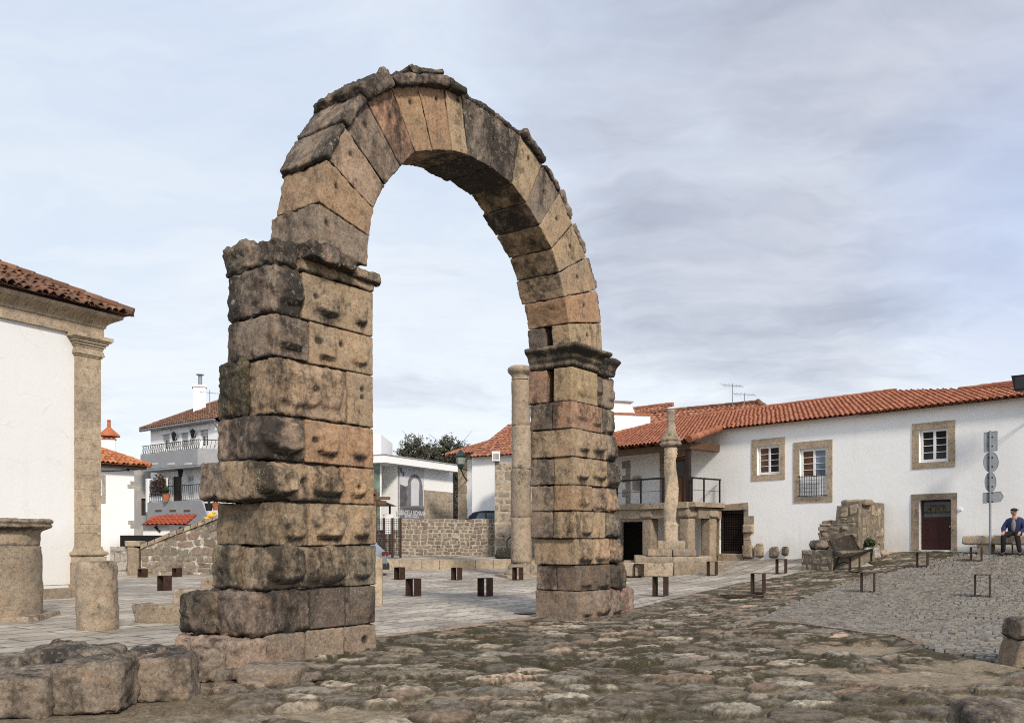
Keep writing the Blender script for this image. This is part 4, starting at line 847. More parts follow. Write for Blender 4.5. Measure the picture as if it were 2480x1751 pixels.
dg = mb.build('drain_grate', M['rust'], None, loc=dc); tag(dg, 'rusty iron drain grate set in the stones beside the setts', 'drain grate')
fh = GD(1180, 1376); mb = MB(); mb.box((fh[0], fh[1], fh[2]+.012), (.42, .30, .012), .6); tag(mb.build('manhole_cover', M['iron'], None, loc=fh), 'small dark metal cover flush in the plaza by the slimmer pier', 'manhole cover')
# ------------------------------------------------------------------ corten bollards
def bollard_mesh(parts):
    t = .012; w, dp, hh = .30, .33, .54
    for k, (c, d) in enumerate((((-w/2+t/2, 0, hh/2), (t, dp, hh)), ((w/2-t/2, 0, hh/2), (t, dp, hh)), ((0, 0, hh-t/2), (w-2*t, dp, t)), ((0, 0, .006), (w-2*t, dp, .012)))):
        yield ('side_plate', 'side_plate', 'top_plate', 'base_plate')[k], c, d
BL = [(320, 1294, 'farthest left rusty frame bollard at the foot of the sloping stone wall', .40), (397, 1293, 'rusty frame bollard in front of the sloping stone wall, left of the broader pier', .42), (369, 1324, 'nearest rusty frame bollard left of the broader pier, beside the pale blocks', .50),
 (896, 1299, 'far rusty frame bollard just right of the grey car', .50), (927, 1336, 'near rusty frame bollard nearest the broader pier under the arch', .50), (1024, 1300, 'far rusty frame bollard midway under the arch before the rubble wall', .50), (1088, 1336, 'near rusty frame bollard under the arch, closer to the slimmer pier', .51), (1161, 1300, 'rusty frame bollard at the foot of the tall lone column', .50),
 (1434, 1294, 'rusty frame bollard in front of the pillory steps, left one', .50), (1481, 1336, 'near rusty frame bollard just right of the slimmer pier', .50), (1597, 1290, 'rusty frame bollard at the right corner of the pillory steps', .50), (1700, 1328, 'rusty frame bollard beside the drain grate', .50), (1752, 1286, 'rusty frame bollard in front of the white house wall left of the bench', .50), (1916, 1281, 'rusty frame bollard directly in front of the bench', .46),
 (1946, 1328, 'open frame bollard standing on the setts in front of the ruin', .50), (2068, 1271, 'thin open frame bollard before the maroon door', .44), (2203, 1338, 'nearest thin open frame bollard on the setts at right', .50), (2189, 1258, 'thin open frame bollard in front of the stone bench', .43), (2258, 1243, 'farthest right open frame bollard at the feet of the seated man', .38)]
proto = None
for i, (x, y, lab, hh) in enumerate(BL):
    g = GD(x, y); sc = hh/.54
    if proto is None:
        proto = thing('bollard', lab, 'bollard', (0, 0, 0), 'rusty steel frame bollards on the square')
        for nm, c, d in bollard_mesh(None): b = MB(); b.box(c, d); b.build(nm, M['rust'], proto)
        o = proto; kids = list(proto.children)
    else:
        o = proto.copy(); COL.objects.link(o); o['label'] = lab
        for ch in kids: c = ch.copy(); COL.objects.link(c); c.parent = o
    o.location = (g[0], g[1], g[2]-.01); o.rotation_euler = (0, 0, -math.radians(31+random.uniform(-1.5, 1.5)+(5 if x > 2050 else 0))); o.scale = (1.0, 1.0 if x < 1930 else .9, sc)
# ------------------------------------------------------------------ tall lone column
tc = GD(1168, 1291); tcz = tc[2]; k_ = tc[1]/F*1.0801; col = thing('tall_column', 'tall lone Roman granite column with a worn capital seen through the arch', 'column', tc)
zc = lambda y: H-(y-1207.3)/1970.2*tc[1]
rb, rt = 23.5/1970.2*tc[1], 20.5/1970.2*tc[1]
dz_ = [zc(1262), zc(1160), zc(1052), zc(955), zc(853)]
for i in range(4):
    a, b = dz_[i], dz_[i+1]; r0 = rb+(rt-rb)*i/4; r1 = rb+(rt-rb)*(i+1)/4
    lath('drum', (tc[0]+random.uniform(-.02, .02), tc[1], 0), [(r0*.95, a+.005), (r0, a+.05), (r1*1.005, b-.05), (r1*.96, b-.005), (.03, b-.004)], M['tanold'], col, 40+i, n=48, amp=.022, per=.08)
lath('capital', (tc[0], tc[1], 0), [(rt, dz_[4]), (rt*1.0, zc(846)), (rt*1.08, zc(842)), (rt*1.4, zc(836)), (rt*1.48, zc(831)), (rt*1.42, zc(826)), (rt*1.1, zc(822)), (.05, zc(821))], M['tanold'], col, 47, n=48, amp=.04, per=.06)
lath('base', (tc[0], tc[1], 0), [(rb*1.55, tcz+.0), (rb*1.6, tcz+.09), (rb*1.5, tcz+.18), (rb*1.25, tcz+.26), (rb*1.3, tcz+.34), (rb*1.22, tcz+.42), (rb*1.02, tcz+.48), (rb*.98, dz_[0])], M['tanold'], col, 49, n=48, amp=.025, per=.06)
rock('plinth', (tc[0], tc[1], tcz-.06), (rb*4.0, rb*4.0, .12), .3, 50, M['tanold'], col, r=.2, amp=.1, sp=.1)
# ------------------------------------------------------------------ long white house at the right
RF = Frame(8.41, 35.65, .663, -.749)
k1 = lambda x, y: (1470+x/3.5237, 940+y/3.5237)
k2_ = lambda x, y: (1780+x/3.2425, 900+y/3.2425)
k3 = lambda x, y: (2100+x/3.2425, 890+y/3.2425)
def rect(fn, x0, y0, x1, y1, m=0):
    cy = (y0+y1)/2; cx = (x0+x1)/2; a = RF.px(*fn(x0, cy), m)[0]; b = RF.px(*fn(x1, cy), m)[0]; return a, b, RF.px(*fn(cx, y1), m)[1], RF.px(*fn(cx, y0), m)[1]
house = thing('long_white_house', 'long white two-storey house with an orange tiled roof, stone-framed windows and a raised porch', 'house', RF.pt(6, 1.0))
w1o, w1i = rect(k2_, 131, 524, 394, 851), rect(k2_, 174, 580, 352, 806)
w2o, w2i = rect(k2_, 460, 543, 767, 1027), rect(k2_, 508, 600, 721, 984)
w3o, w3i = rect(k3, 354, 427, 693, 789), rect(k3, 408, 478, 638, 740)
d1o, d1i = rect(k3, 347, 988, 708, 1436), rect(k3, 408, 1036, 660, 1432)
gdo, gdi = rect(k1, 925, 992, 1205, 1475), rect(k1, 960, 1040, 1170, 1412)
pdo, pdi = (-3.05, -1.45, 3.05, 5.35), (-2.78, -1.70, 3.05, 5.10)
lw = (-5.6, -4.75, 3.3, 5.0)
low = (-5.4, -3.4, .3, 2.35)
HE = lambda e: 6.05
wall(RF, -9.5, 16.0, -.3, HE, [w1i, w2i, w3i, d1i, gdi, pdi, low], M['plaster'], 'wall', house, dep=.32)
mb = MB(); mb.fbox(RF, -9.5, 16, -.3, 5.9, -9, -.34); mb.build('wall', M['plaster'], house)
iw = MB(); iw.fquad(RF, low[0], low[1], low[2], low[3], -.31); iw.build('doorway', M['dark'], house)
for k, (o, i) in enumerate(((w1o, w1i), (w2o, w2i), (w3o, w3i))):
    s = surround(RF, o, i, house, M['tan'], rec=.2)
    gl = [M['glass_brown'], M['glass_blue'] if k == 1 else M['glass']] if k < 2 else [M['glass'], M['glass']]
    wn = window(RF, i[0]+.0, i[1]-.0, i[2], i[3], house, rec=.10, rows=4 if k != 1 else 7, fw=.055, bar=.02, glasses=gl)
    if k == 1:
        wn['label'] = 'tall window with a small iron balcony rail'
        rb_ = MB(); za, zb = RF.px(*k2_(610, 975))[1], RF.px(*k2_(610, 822))[1]
        for zz in (za, zb): rb_.tube([RF.pt(i[0]-.02, zz, -.05), RF.pt(i[0]-.02, zz, .10), RF.pt(i[1]+.02, zz, .10), RF.pt(i[1]+.02, zz, -.05)], .014, 6)
        n_ = 11
        for q in range(n_): e = i[0]+.06+(i[1]-i[0]-.12)*q/(n_-1); rb_.tube([RF.pt(e, za-.03, .10), RF.pt(e, zb+.06, .10)], .011, 6)
        for q in range(4): zz = za+(zb-za)*(q+1)/5; rb_.tube([RF.pt(i[0]+.02, zz, .09), RF.pt(i[1]-.02, zz, .09)], .006, 5)
        rb_.build('balcony_rail', M['iron'], house)
        pn = MB(); pn.fquad(RF, i[0]+.02, i[1]-.02, za-.02, zb+.02, -.03); pn.build('door_panel', M['white'], wn)
surround(RF, d1o, d1i, house, M['tanold'], rec=.25, bottom=False)
dm = MB()
for q in range(5):
    a = d1i[2]+(d1i[3]-d1i[2])*q/5; b = d1i[2]+(d1i[3]-d1i[2])*(q+1)/5; dm.fbox(RF, d1i[0], d1i[1], a+.004, b-.004, -.24, -.17+.004*(q % 2))
door = dm.build('door', M['wood_red'], house); door['label'] = 'maroon planked door with a lettered plaque'
W_, Hh = d1i[1]-d1i[0], d1i[3]-d1i[2]
px0, px1, pz0, pz1 = d1i[0]+.10*W_, d1i[1]-.07*W_, d1i[2]+.655*Hh, d1i[2]+.955*Hh
pm = MB(); pm.fbox(RF, px0, px1, pz0, pz1, -.17, -.155); plq = pm.build('plaque_board', simple('slate_board', (.10, .11, .12), .6), door)
pm = MB(); pm.fbox(RF, px0+.07*W_, px1-.03*W_, pz0+.09*Hh, pz1-.06*Hh, -.155, -.147); plq2 = pm.build('plaque', simple('bronze_plaque', (.12, .095, .06), .6, .1), door)
def text(s, fr, e, z_, m, size, mat, name, parent, align='CENTER', sxs=1.):
    cu = bpy.data.curves.new(name, 'FONT'); cu.body = s; cu.size = size; cu.align_x = align; cu.align_y = 'CENTER'; cu.extrude = .002; cu.fill_mode = 'BOTH'; cu.resolution_u = 3
    o = bpy.data.objects.new('tmp', cu); COL.objects.link(o); dg_ = bpy.context.evaluated_depsgraph_get(); me = bpy.data.meshes.new_from_object(o.evaluated_get(dg_)); bpy.data.objects.remove(o)
    v = np.array([q.co for q in me.vertices]); f = [tuple(p.vertices) for p in me.polygons]; V = fr.pt(e, z_, m)+np.outer(v[:, 0]*sxs, fr.E)+np.outer(v[:, 2], fr.M); V[:, 2] = z_+v[:, 1]
    return npmesh(name, V, f, mat, parent, False)
ink = simple('dark_lettering', (.012, .01, .008), .8); pc_ = (px0+px1)/2+.01; ph = pz1-pz0
for s_, zz in (('OFICINA', .66), ('DE', .46), ('ARQUEOLOGIA', .26)): text(s_, RF, pc_, pz0+ph*(zz+.06), -.145, .125, ink, 'lettering', door)
em = MB(); ez_ = pz0+ph*.52
em.fprism(RF, [(px0+.12, ez_-.015), (px0+.20, ez_-.015), (px0+.20, ez_-.05), (px0+.26, ez_+.0), (px0+.20, ez_+.05), (px0+.20, ez_+.015), (px0+.12, ez_+.015)], -.147, -.143)
for q in range(8): a = math.pi*q/4; em.fbox(RF, px1-.20+.05*math.cos(a)-.012, px1-.20+.05*math.cos(a)+.012, ez_+.03+.05*math.sin(a)-.012, ez_+.03+.05*math.sin(a)+.012, -.147, -.143)
em.build('emblem', ink, door)
kn = MB(); kn.ball(RF.pt(d1i[1]-.09, d1i[2]+.46*Hh, -.13), .035); kn.build('handle', M['steel'], door)
bx_ = rect(k3, 722, 1104, 746, 1123); mb = MB(); mb.fbox(RF, bx_[0], bx_[1], bx_[2], bx_[3], 0, .05); mb.build('doorbell_box', M['white'], house)
# lattice door with crooked stone frame
fm = MB(); fm.tint = .4
fm.fprism(RF, [(gdo[0], gdi[3]+.005), (gdo[0], gdo[3]-.02), (gdo[1], gdo[3]+.06), (gdo[1]-.02, gdi[3]+.005)], -.2, .03)
zz = [gdi[2]-.2, gdi[2]+.55, gdi[2]+1.05, gdi[2]+1.5, gdi[2]+1.9, gdi[3]]; ww = [.34, .30, .46, .20, .16, .13]
for a, b, w_ in zip(zz[:-1], zz[1:], ww): fm.tint = random.random(); fm.fbox(RF, gdi[1], gdi[1]+w_, a+.005, b-.005, -.2, .04+random.uniform(-.02, .03))
for a, b in zip(zz[:-1], zz[1:]): fm.tint = random.random(); fm.fbox(RF, gdo[0]-.02+random.uniform(-.06, .02), gdi[0], a+.005, b-.005, -.2, .03+random.uniform(-.015, .02))
fm.tint = .7; fm.fbox(RF, gdi[0], gdi[1], gdi[2]-.3, gdi[2]-.01, -.2, .10)
fm.build('stone_surround', M['tanold'], house)
gd = MB(); a, b, c, d_ = gdi; gd.fbox(RF, a, a+.12, c, d_, -.16, -.10); gd.fbox(RF, b-.12, b, c, d_, -.16, -.10); gd.fbox(RF, a+.12, b-.12, c, c+.12, -.16, -.10); gd.fbox(RF, a+.12, b-.12, d_-.14, d_, -.16, -.10)
for q in range(1, 11): e = a+.12+(b-a-.24)*q/11; gd.fbox(RF, e-.018, e+.018, c+.12, d_-.14, -.145, -.12)
for q in range(1, 15): z_ = c+.12+(d_-c-.26)*q/15; gd.fbox(RF, a+.12, b-.12, z_-.016, z_+.016, -.135, -.11)
g_ = gd.build('door', simple('dark_lattice', (.016, .009, .007), .8), house); g_['label'] = 'dark lattice door with a crooked stone frame'
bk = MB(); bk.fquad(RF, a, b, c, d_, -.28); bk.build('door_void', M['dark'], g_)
for k, (cx_, cy_, sx_0, sz_0) in enumerate(((1215, 1200, .44, .36), (1210, 1395, .46, .52), (1310, 1392, .40, .46), (1315, 1335, .26, .10))):
    e, z_ = RF.px(*k1(cx_, cy_)); rock('wall_boulder', RF.pt(e, z_-sz_0/2, .03), (sx_0, .26, sz_0), math.atan2(RF.E[1], RF.E[0]), 60+k, M['tanold'], house, r=.33, amp=.1, sp=.05)
for k, (cx_, cy_, sx_0, sz_0) in enumerate(((309, 1418, .36, .42), (396, 1408, .28, .34))):
    e, z_ = RF.px(*k2_(cx_, cy_)); rock('wall_boulder', RF.pt(e, z_-sz_0/2, .03), (sx_0, .22, sz_0), math.atan2(RF.E[1], RF.E[0]), 66+k, M['mossy'], house, r=.4, amp=.1, sp=.05)
# porch: stone deck on pillars, rail, timber post, beam and door
DZ = 3.04
dk = MB()
for q in range(7): dk.tint = random.random(); dk.fbox(RF, -8+q*1.15, -6.86+q*1.15 if q < 6 else -.02, DZ-.24, DZ, .02, 2.12)
dk.tint = .5; dk.fbox(RF, -.02, .30, DZ-.20, DZ-.02, .02, 2.0)
dk.build('porch_deck', M['tanold'], house)
bm_ = MB(); bm_.tint = .6
for q in range(4): bm_.tint = random.random(); bm_.fbox(RF, -8+q*2.0, -6.02+q*2.0, DZ-.62, DZ-.245, 1.55, 2.0)
bm_.fbox(RF, -.46, .12, DZ-.64, DZ-.245, .02, 1.54); bm_.build('porch_beam', M['tanold'], house)
fr37 = math.atan2(RF.E[1], RF.E[0])
for q, (e, m_) in enumerate(((-.28, 1.75), (-.12, .55), (-2.15, 1.75), (-4.3, 1.75), (-6.4, 1.75))):
    p = RF.pt(e, 0, m_); zb = zg(p[0], p[1])-.1
    rock('porch_pillar', (p[0], p[1], zb), (.50, .46, DZ-.62-zb), fr37, 70+q, M['tanold'], house, r=.16, amp=.05, sp=.09, tp=1)
    rock('pillar_head', (p[0], p[1], DZ-.62), (.66, .60, .34), fr37, 80+q, M['tanold'], house, r=.32, amp=.06, sp=.06)
st = MB(); st.tint = .5; st.fbox(RF, -7.5, .1, .0, .62, .05, 1.6); st.build('porch_floor', M['tanold'], house)
rl = MB(); mr = 1.98
for e in (-6.2, -4.9, -3.75, -2.45, -1.3, -.32): rl.fbox(RF, e-.025, e+.025, DZ, DZ+.98, mr-.03, mr+.03)
for m_ in (1.2, .15): rl.fbox(RF, .10, .15, DZ, DZ+.92, m_-.025, m_+.025)
rl.fbox(RF, .10, .15, DZ, DZ+.92, mr-.03, mr+.03)
rl.fbox(RF, -6.2, -.30, DZ+.95, DZ+1.02, mr-.04, mr+.04); rl.fbox(RF, .09, .16, DZ+.90, DZ+.96, .1, mr+.04)
rl.tube([RF.pt(-6.2, DZ+.48, mr), RF.pt(-.3, DZ+.48, mr)], .008, 5); rl.tube([RF.pt(.12, DZ+.46, mr), RF.pt(.12, DZ+.46, .12)], .008, 5)
rl.build('porch_railing', M['iron'], house)
pp = MB(); pp.fbox(RF, -.22, -.05, DZ, 5.25, 1.78, 1.95); pp.fbox(RF, -6.3, -6.05, DZ, 5.2, 1.70, 1.96); pp.build('porch_post', simple('dark_post_wood', (.028, .016, .012), .6), house)
pb_ = MB(); pb_.fbox(RF, -9, .05, 5.10, 5.34, 1.66, 1.98); pb_.fbox(RF, -.30, .02, 5.12, 5.40, .0, 1.66)
for q in range(16): e = -8.6+q*.55; pb_.fbox(RF, e-.05, e+.05, 5.34, 5.45, .0, 2.2)
pb_.build('porch_timber', M['wood_beam'], house)
surround(RF, pdo, pdi, house, M['tanold'], rec=.2, bottom=False)
pd = MB(); pd.fbox(RF, pdi[0], pdi[1], 3.06, 5.08, -.16, -.11); wd = pd.build('door', M['wood_or'], house); wd['label'] = 'varnished wooden porch door with a dark pane'
pd = MB(); pd.fbox(RF, pdi[0]+.35, pdi[1]-.12, 4.25, 4.92, -.11, -.10); pd.build('pane', M['glass'], wd)
pd = MB()
for q in range(3): pd.fbox(RF, pdi[0]+.08, pdi[1]-.08, 3.15+q*.36, 3.46+q*.36, -.11, -.095)
pd.build('door_panel', M['wood_or'], wd)
wm = MB()
for q in range(6): wm.tint = random.random(); wm.fbox(RF, -4.98-.2*(q % 2), -4.72, 3.15+q*.32, 3.46+q*.32, 0, .03)
wm.tint = .4; wm.fbox(RF, -4.42, -4.12, 3.75, 4.35, 0, .22); wm.build('stone_quoins', M['grey'], house)
# roof: main slope, porch extension, hip at the left, higher slope at the right
ez0 = 5.97; sl = .287; q = 5.0; m_e = .32
e2 = 8.6; zr = ez0+(q+m_e)*sl
rf = tiles('roof', RF.pt(.30, ez0, m_e), RF.pt(13.5, ez0, m_e), RF.pt(4.9, zr, -q), RF.pt(.30, zr, -q), M['tile_new'], house, per=.20, row=.33, hgt=.055, old=.12, seed=11)
pe = 2.32; ezp = ez0-(pe-m_e)*sl
tiles('roof', RF.pt(-9.2, ezp, pe), RF.pt(.30, ezp, pe), RF.pt(.30, zr, -q), RF.pt(-6.0, zr, -q), M['tile_new'], house, per=.20, row=.33, hgt=.055, old=.12, seed=12)
ridge('verge_tiles', RF.pt(.27, ezp+.02, pe), RF.pt(.27, ez0+.02, m_e), M['tile_new'], rf, r=.13, step=.36, lift=.03)
ridge('ridge_tiles', RF.pt(-6.0, zr, -q), RF.pt(4.9, zr, -q), M['tile_new'], rf, r=.10, step=.42)
ridge('hip_tiles', RF.pt(-9.2, ezp, pe), RF.pt(-6, zr, -q), M['tile_new'], rf, r=.12, step=.42)
tiles('roof', RF.pt(6., ez0-.02, m_e-.02), RF.pt(16.3, ez0-.02, m_e-.02), RF.pt(16.3, 7.80, -8.5), RF.pt(6., 7.80, -8.5), M['tile_new'], house, per=.20, row=.33, hgt=.055, old=.12, seed=13)
ridge('ridge_tiles', RF.pt(6., 7.80, -8.5), RF.pt(16.3, 7.80, -8.5), M['tile_new'], rf, r=.11, step=.42)
z7 = lambda qq: 5.97+(qq+.3)*(7.8-5.97)/8.8+.10
sk_ = MB(); sk_.add([RF.pt(11.6, z7(4.6), -4.6), RF.pt(14.2, z7(4.6), -4.6), RF.pt(14.4, z7(5.8), -5.8), RF.pt(11.8, z7(5.8), -5.8)], [(0, 1, 2, 3)]); sk_.build('skylight', M['white'], rf)
for gm_e in (16.0,): mb = MB(); mb.fprism(RF, [(16.0, 5.9), (16.0, 5.9), (16.0, 5.9)], -1, -2) if False else None
# white chimney block rising behind the porch roof
wb = thing('white_annex', 'white rendered box with a smaller tapered box on top rising behind the porch roof', 'annex', (7.6, 46, 0))
def wquad(x0, x1, y0, y1, Y, th, mat, taper=0.):
    p0, p1 = P(x0, y1, Y), P(x1, y1, Y); zt_ = P(x0, y0, Y)[2]; zb_ = p0[2]; mb = MB(); a = np.array([p0[0], Y]); b = np.array([p1[0], Y+.8]); n2 = np.array([-.25, 1.])*th
    cs = [a, b, b+n2, a+n2]; mb.hexa([(*c, zb_) for c in cs]+[(c[0]-(taper if i in (1, 2) else 0), c[1], zt_) for i, c in enumerate(cs)]); return mb
wquad(1440, 1581, 1000, 1090, 45, 4, None).build('lower_box', M['plaster_new'], wb)
wquad(1440, 1545, 968, 1000, 46, 2.5, None, .3).build('upper_box', M['plaster_new'], wb)
wquad(1438, 1583, 996, 1000, 44.9, 4.2, None).build('coping', M['terracotta'], wb); wquad(1440, 1540, 966, 968.5, 45.9, 2.6, None).build('coping', M['greypaint'], wb)
# older tiled house further back
oh = thing('old_tiled_house', 'older house with a lichen-darkened tiled roof peeping over the porch roof', 'house', (12, 52, .8))
OF = Frame(*P(1560, 1003, 50)[:2], .86, -.51)
tz = P(1560, 1003, 50)[2]; e_end = OF.px(1836, 975, 0)[0]; tz2 = P(1836, 974, OF.pt(e_end, 0)[1])[2]
tiles('roof', OF.pt(-9, tz-2.4, 4.5), OF.pt(e_end+3.2, tz2-2.4, 4.5), OF.pt(e_end, tz2, 0), OF.pt(-9, tz-.1, 0), M['tile_mid'], oh, per=.27, row=.4, hgt=.06, old=.8, seed=21)
tiles('roof', OF.pt(e_end+3.2, tz2-2.4, 4.5), OF.pt(e_end+3.2, tz2-2.4, -4.5), OF.pt(e_end, tz2, -.05), OF.pt(e_end, tz2, .05), M['tile_mid'], oh, per=.27, row=.4, hgt=.06, old=.8, seed=22)
r_ = ridge('ridge_tiles', OF.pt(-9, tz-.1, 0), OF.pt(e_end, tz2, 0), M['tile_old'], oh, r=.09, step=.42); ridge('hip_tiles', OF.pt(e_end, tz2, 0), OF.pt(e_end+3.2, tz2-2.4, 4.5), M['tile_old'], oh, r=.14, step=.42)
mb = MB(); mb.fbox(OF, -9, e_end+2.8, 0, tz-2.3, -4, 4.1); mb.build('wall', M['plaster'], oh)
def antenna(base, lab, big, rz):
    t = thing('antenna', lab, 'antenna', base); mb = MB(); b = np.array(base); mb.tube([b, b+np.array([0, 0, big])], .02, 6); mb.build('mast', M['steel'], t)
    mb = MB(); c, s_ = math.cos(rz), math.sin(rz); top_ = b+np.array([0, 0, big*.9]); mb.tube([top_-np.array([c, s_, 0])*.6, top_+np.array([c, s_, 0])*.6], .014, 5)
    for k in range(6): u_ = top_+np.array([c, s_, .0])*(-.55+.22*k); L_ = .30-.02*k; mb.tube([u_-np.array([-s_, c, .5])*L_, u_+np.array([-s_, c, .5])*L_], .009, 4)
    mb.build('dipoles', M['steel'], t)
ax = P(1774, 981, OF.pt(e_end*.8, 0)[1]-.5); antenna(ax, 'spiky television antenna on a mast above the old tiled ridge', 1.15, .3)
ax = P(1803, 978, OF.pt(e_end*.9, 0)[1]-.5); antenna(ax, 'low flat television antenna right of the spiky one', .55, .2)
# ------------------------------------------------------------------ pillory on its steps
pg = GD(1500, 1284); PX, PY = (1625-1240)/F*33.2, 33.2; pz = zg(PX, PY)
pil = thing('pillory', 'carved granite pillory with a spiral shaft standing on square stone steps', 'pillory', (PX, PY, pz))
zp = lambda y, Y=33.2: H-(y-1304)/F*Y
sy = [(1386, 1363, 3.55), (1363, 1347, 2.72), (1347, 1330, 1.75)]; rp = -.13; zprev = pz-.15
for k, (a, b, w_) in enumerate(sy):
    zb, ztp = zprev, zp(b, 33.2-w_*.45); n = 2; zprev = ztp-.01
    stp = MB(); stp.box((PX, PY, (zb+ztp)/2-.02), (w_-.1, w_-.1, ztp-zb-.04), rp); s_ = stp.build('step', M['core'], pil)
    for side in range(4):
        for t in range(n):
            off = (-w_/2+w_*(t+.5)/n); a_ = rp+side*math.pi/2; cx = PX+off*math.cos(a_)+(w_/2-.2)*math.sin(a_); cy = PY+off*math.sin(a_)-(w_/2-.2)*math.cos(a_)
            rock('step_stone', (cx, cy, zb), (w_/n-.015, .42, ztp-zb), a_, 100+k*20+side*4+t, M['tanold'], s_, r=.12, amp=.06, sp=.09, tp=1)
z0 = zprev; bz = zp(1309)
rock('base_block', (PX, PY, z0-.03), (1.0, 1.0, bz-z0+.03), rp, 140, M['tanold'], pil, r=.12, amp=.04, sp=.06, tp=1)
sz0, sz1 = bz, zp(1083)
spin = lambda q, z_: 1+.27*(1-1.7*np.abs(np.sin(1.5*q-1.5*(z_-sz0)))**.7)*sstep(sz0+.55, sz0+.8, z_)*sstep(sz1-.25, sz1-.5, z_)
sqr = lambda q, z_: 1+(.17*np.abs(np.cos(2*(q-.65)))**3-.03)*sstep(sz0+.75, sz0+.55, z_)
lath('shaft', (PX, PY, 0), [(.26, sz0), (.265, sz0+.5), (.25, sz0+.52), (.30, sz0+.58), (.25, sz0+.64), (.225, sz0+.72), (.235, sz0+1.6), (.22, sz1-.42), (.25, sz1-.36), (.22, sz1-.30), (.26, sz1-.24), (.225, sz1-.18), (.25, sz1-.08), (.24, sz1)], M['tan'], pil, 7, n=48, amp=.018, fn=lambda q, z_: spin(q, z_)*sqr(q, z_), per=.06)
ct = zp(1058)
lath('capital', (PX, PY, 0), [(.26, sz1), (.36, sz1+.05), (.41, sz1+.14), (.35, sz1+.20), (.40, sz1+.27), (.31, ct), (.05, ct+.01)], M['tanold'], pil, 8, n=48, amp=.045, per=.04, fn=lambda q, z_: 1+.05*np.sin(9*q))
tp = zp(992.5)
lath('finial', (PX, PY, 0), [(.25, ct), (.225, ct+.12), (.17, ct+.38), (.145, ct+.50), (.13, ct+.54), (.155, ct+.57), (.14, tp-.12), (.165, tp-.06), (.155, tp), (.03, tp)], M['tanold'], pil, 9, n=40, amp=.03, per=.05, fn=lambda q, z_: 1+.05*np.sin(4*q+6*z_))
# ------------------------------------------------------------------ ruin against the house wall
UA = GD(1797, 1277); 
def s2(x, y): return k2_(x, y)
UF = Frame(*GD(1862, 1276)[:2], .93, -.37)     # face of the ruin towards the square
ruin = thing('ruined_wall', 'stepped remnant of an old rubble wall leaning against the white house', 'ruin', UF.pt(0, .6, -1))
UB = Frame(*(RF.pt(RF.px(2100, 1300, 1.9)[0], 0, 1.9)[:2]), RF.E[0], RF.E[1])
eA = UB.px(2024, 1290)[0]; eB = UB.px(2078, 1290)[0]; ztop = UB.px(2060, 1214)[1]; zs1 = UB.px(2000, 1267)[1]; e0_ = UB.px(1981, 1300)[0]
def topr(e): return ztop+(-.12 if e < eA+.25 else 0) if e > eA else (zs1 if e > e0_ else 0)
rubble('tall_masonry', UB, topr, e0_, eB, .5, ruin, mat=M['tanold'], mort=M['ruinmortar'], rh=.25, sw=.38, dep=1.85, seed=31, dome=.11, jit=1.7, gap=.014)
US = Frame(*UB.pt(eB, 0)[:2], -RF.M[0], -RF.M[1])   # its right-hand end, running back to the house
US.M = np.array([RF.E[0], RF.E[1], 0])
def tops(e): return ztop-.02+(.05*math.sin(e*7))-(.08 if e > 1.2 else 0)
rubble('tall_masonry', US, tops, .02, 1.88, .5, ruin, mat=M['tanold'], mort=M['ruinmortar'], rh=.30, sw=.19, dep=.5, seed=32, dome=.09, jit=1.5, gap=.012)
g0 = GD(1797, 1278); g1 = GD(1872, 1277); LF = Frame(g0[0], g0[1], g1[0]-g0[0], g1[1]-g0[1]-.15); le = LF.px(2014, 1379)[0]; lt = LF.px(1975, 1331)[1]
rubble('low_masonry', LF, lambda e: lt, 0, le, .3, ruin, mat=M['tanold'], mort=M['ruinmortar'], rh=.22, sw=.32, dep=1.9, seed=33, dome=.10, jit=1.7, gap=.014)
LS = Frame(*LF.pt(0, 0)[:2], *(-LF.M[:2])); LS.M = -LF.E; rubble('low_masonry', LS, lambda e: lt, 0, 1.9, .3, ruin, mat=M['tanold'], mort=M['ruinmortar'], rh=.21, sw=.32, dep=.3, seed=34, dome=.07)
e, z_ = LF.px(*k2_(582, 1400)); p = LF.pt(e, lt-.03, -.45); tag(rock('boulder', p, (.58, .5, .34), .1, 150, M['mossy'], None, r=.48, amp=.1, sp=.05, loc=p), 'round dark boulder resting on the low end of the ruined wall', 'boulder')
rng2 = random.Random(4)
for k in range(3):
    e = eA+.22+.30*k; p = UB.pt(e, ztop-.12+rng2.uniform(-.04, .03), -.5-.2*(k % 2)); rock('top_stone', p, (.36, .5, .22), fr37+rng2.uniform(-.3, .3), 160+k, M['tanold'], ruin, r=.3, amp=.12, sp=.05)
for k in range(3): e = e0_+.25+.36*k; p = UB.pt(e, zs1-.1, -.5); rock('top_stone', p, (.44, .7, .2), fr37, 170+k, M['tanold'], ruin, r=.3, amp=.12, sp=.05)
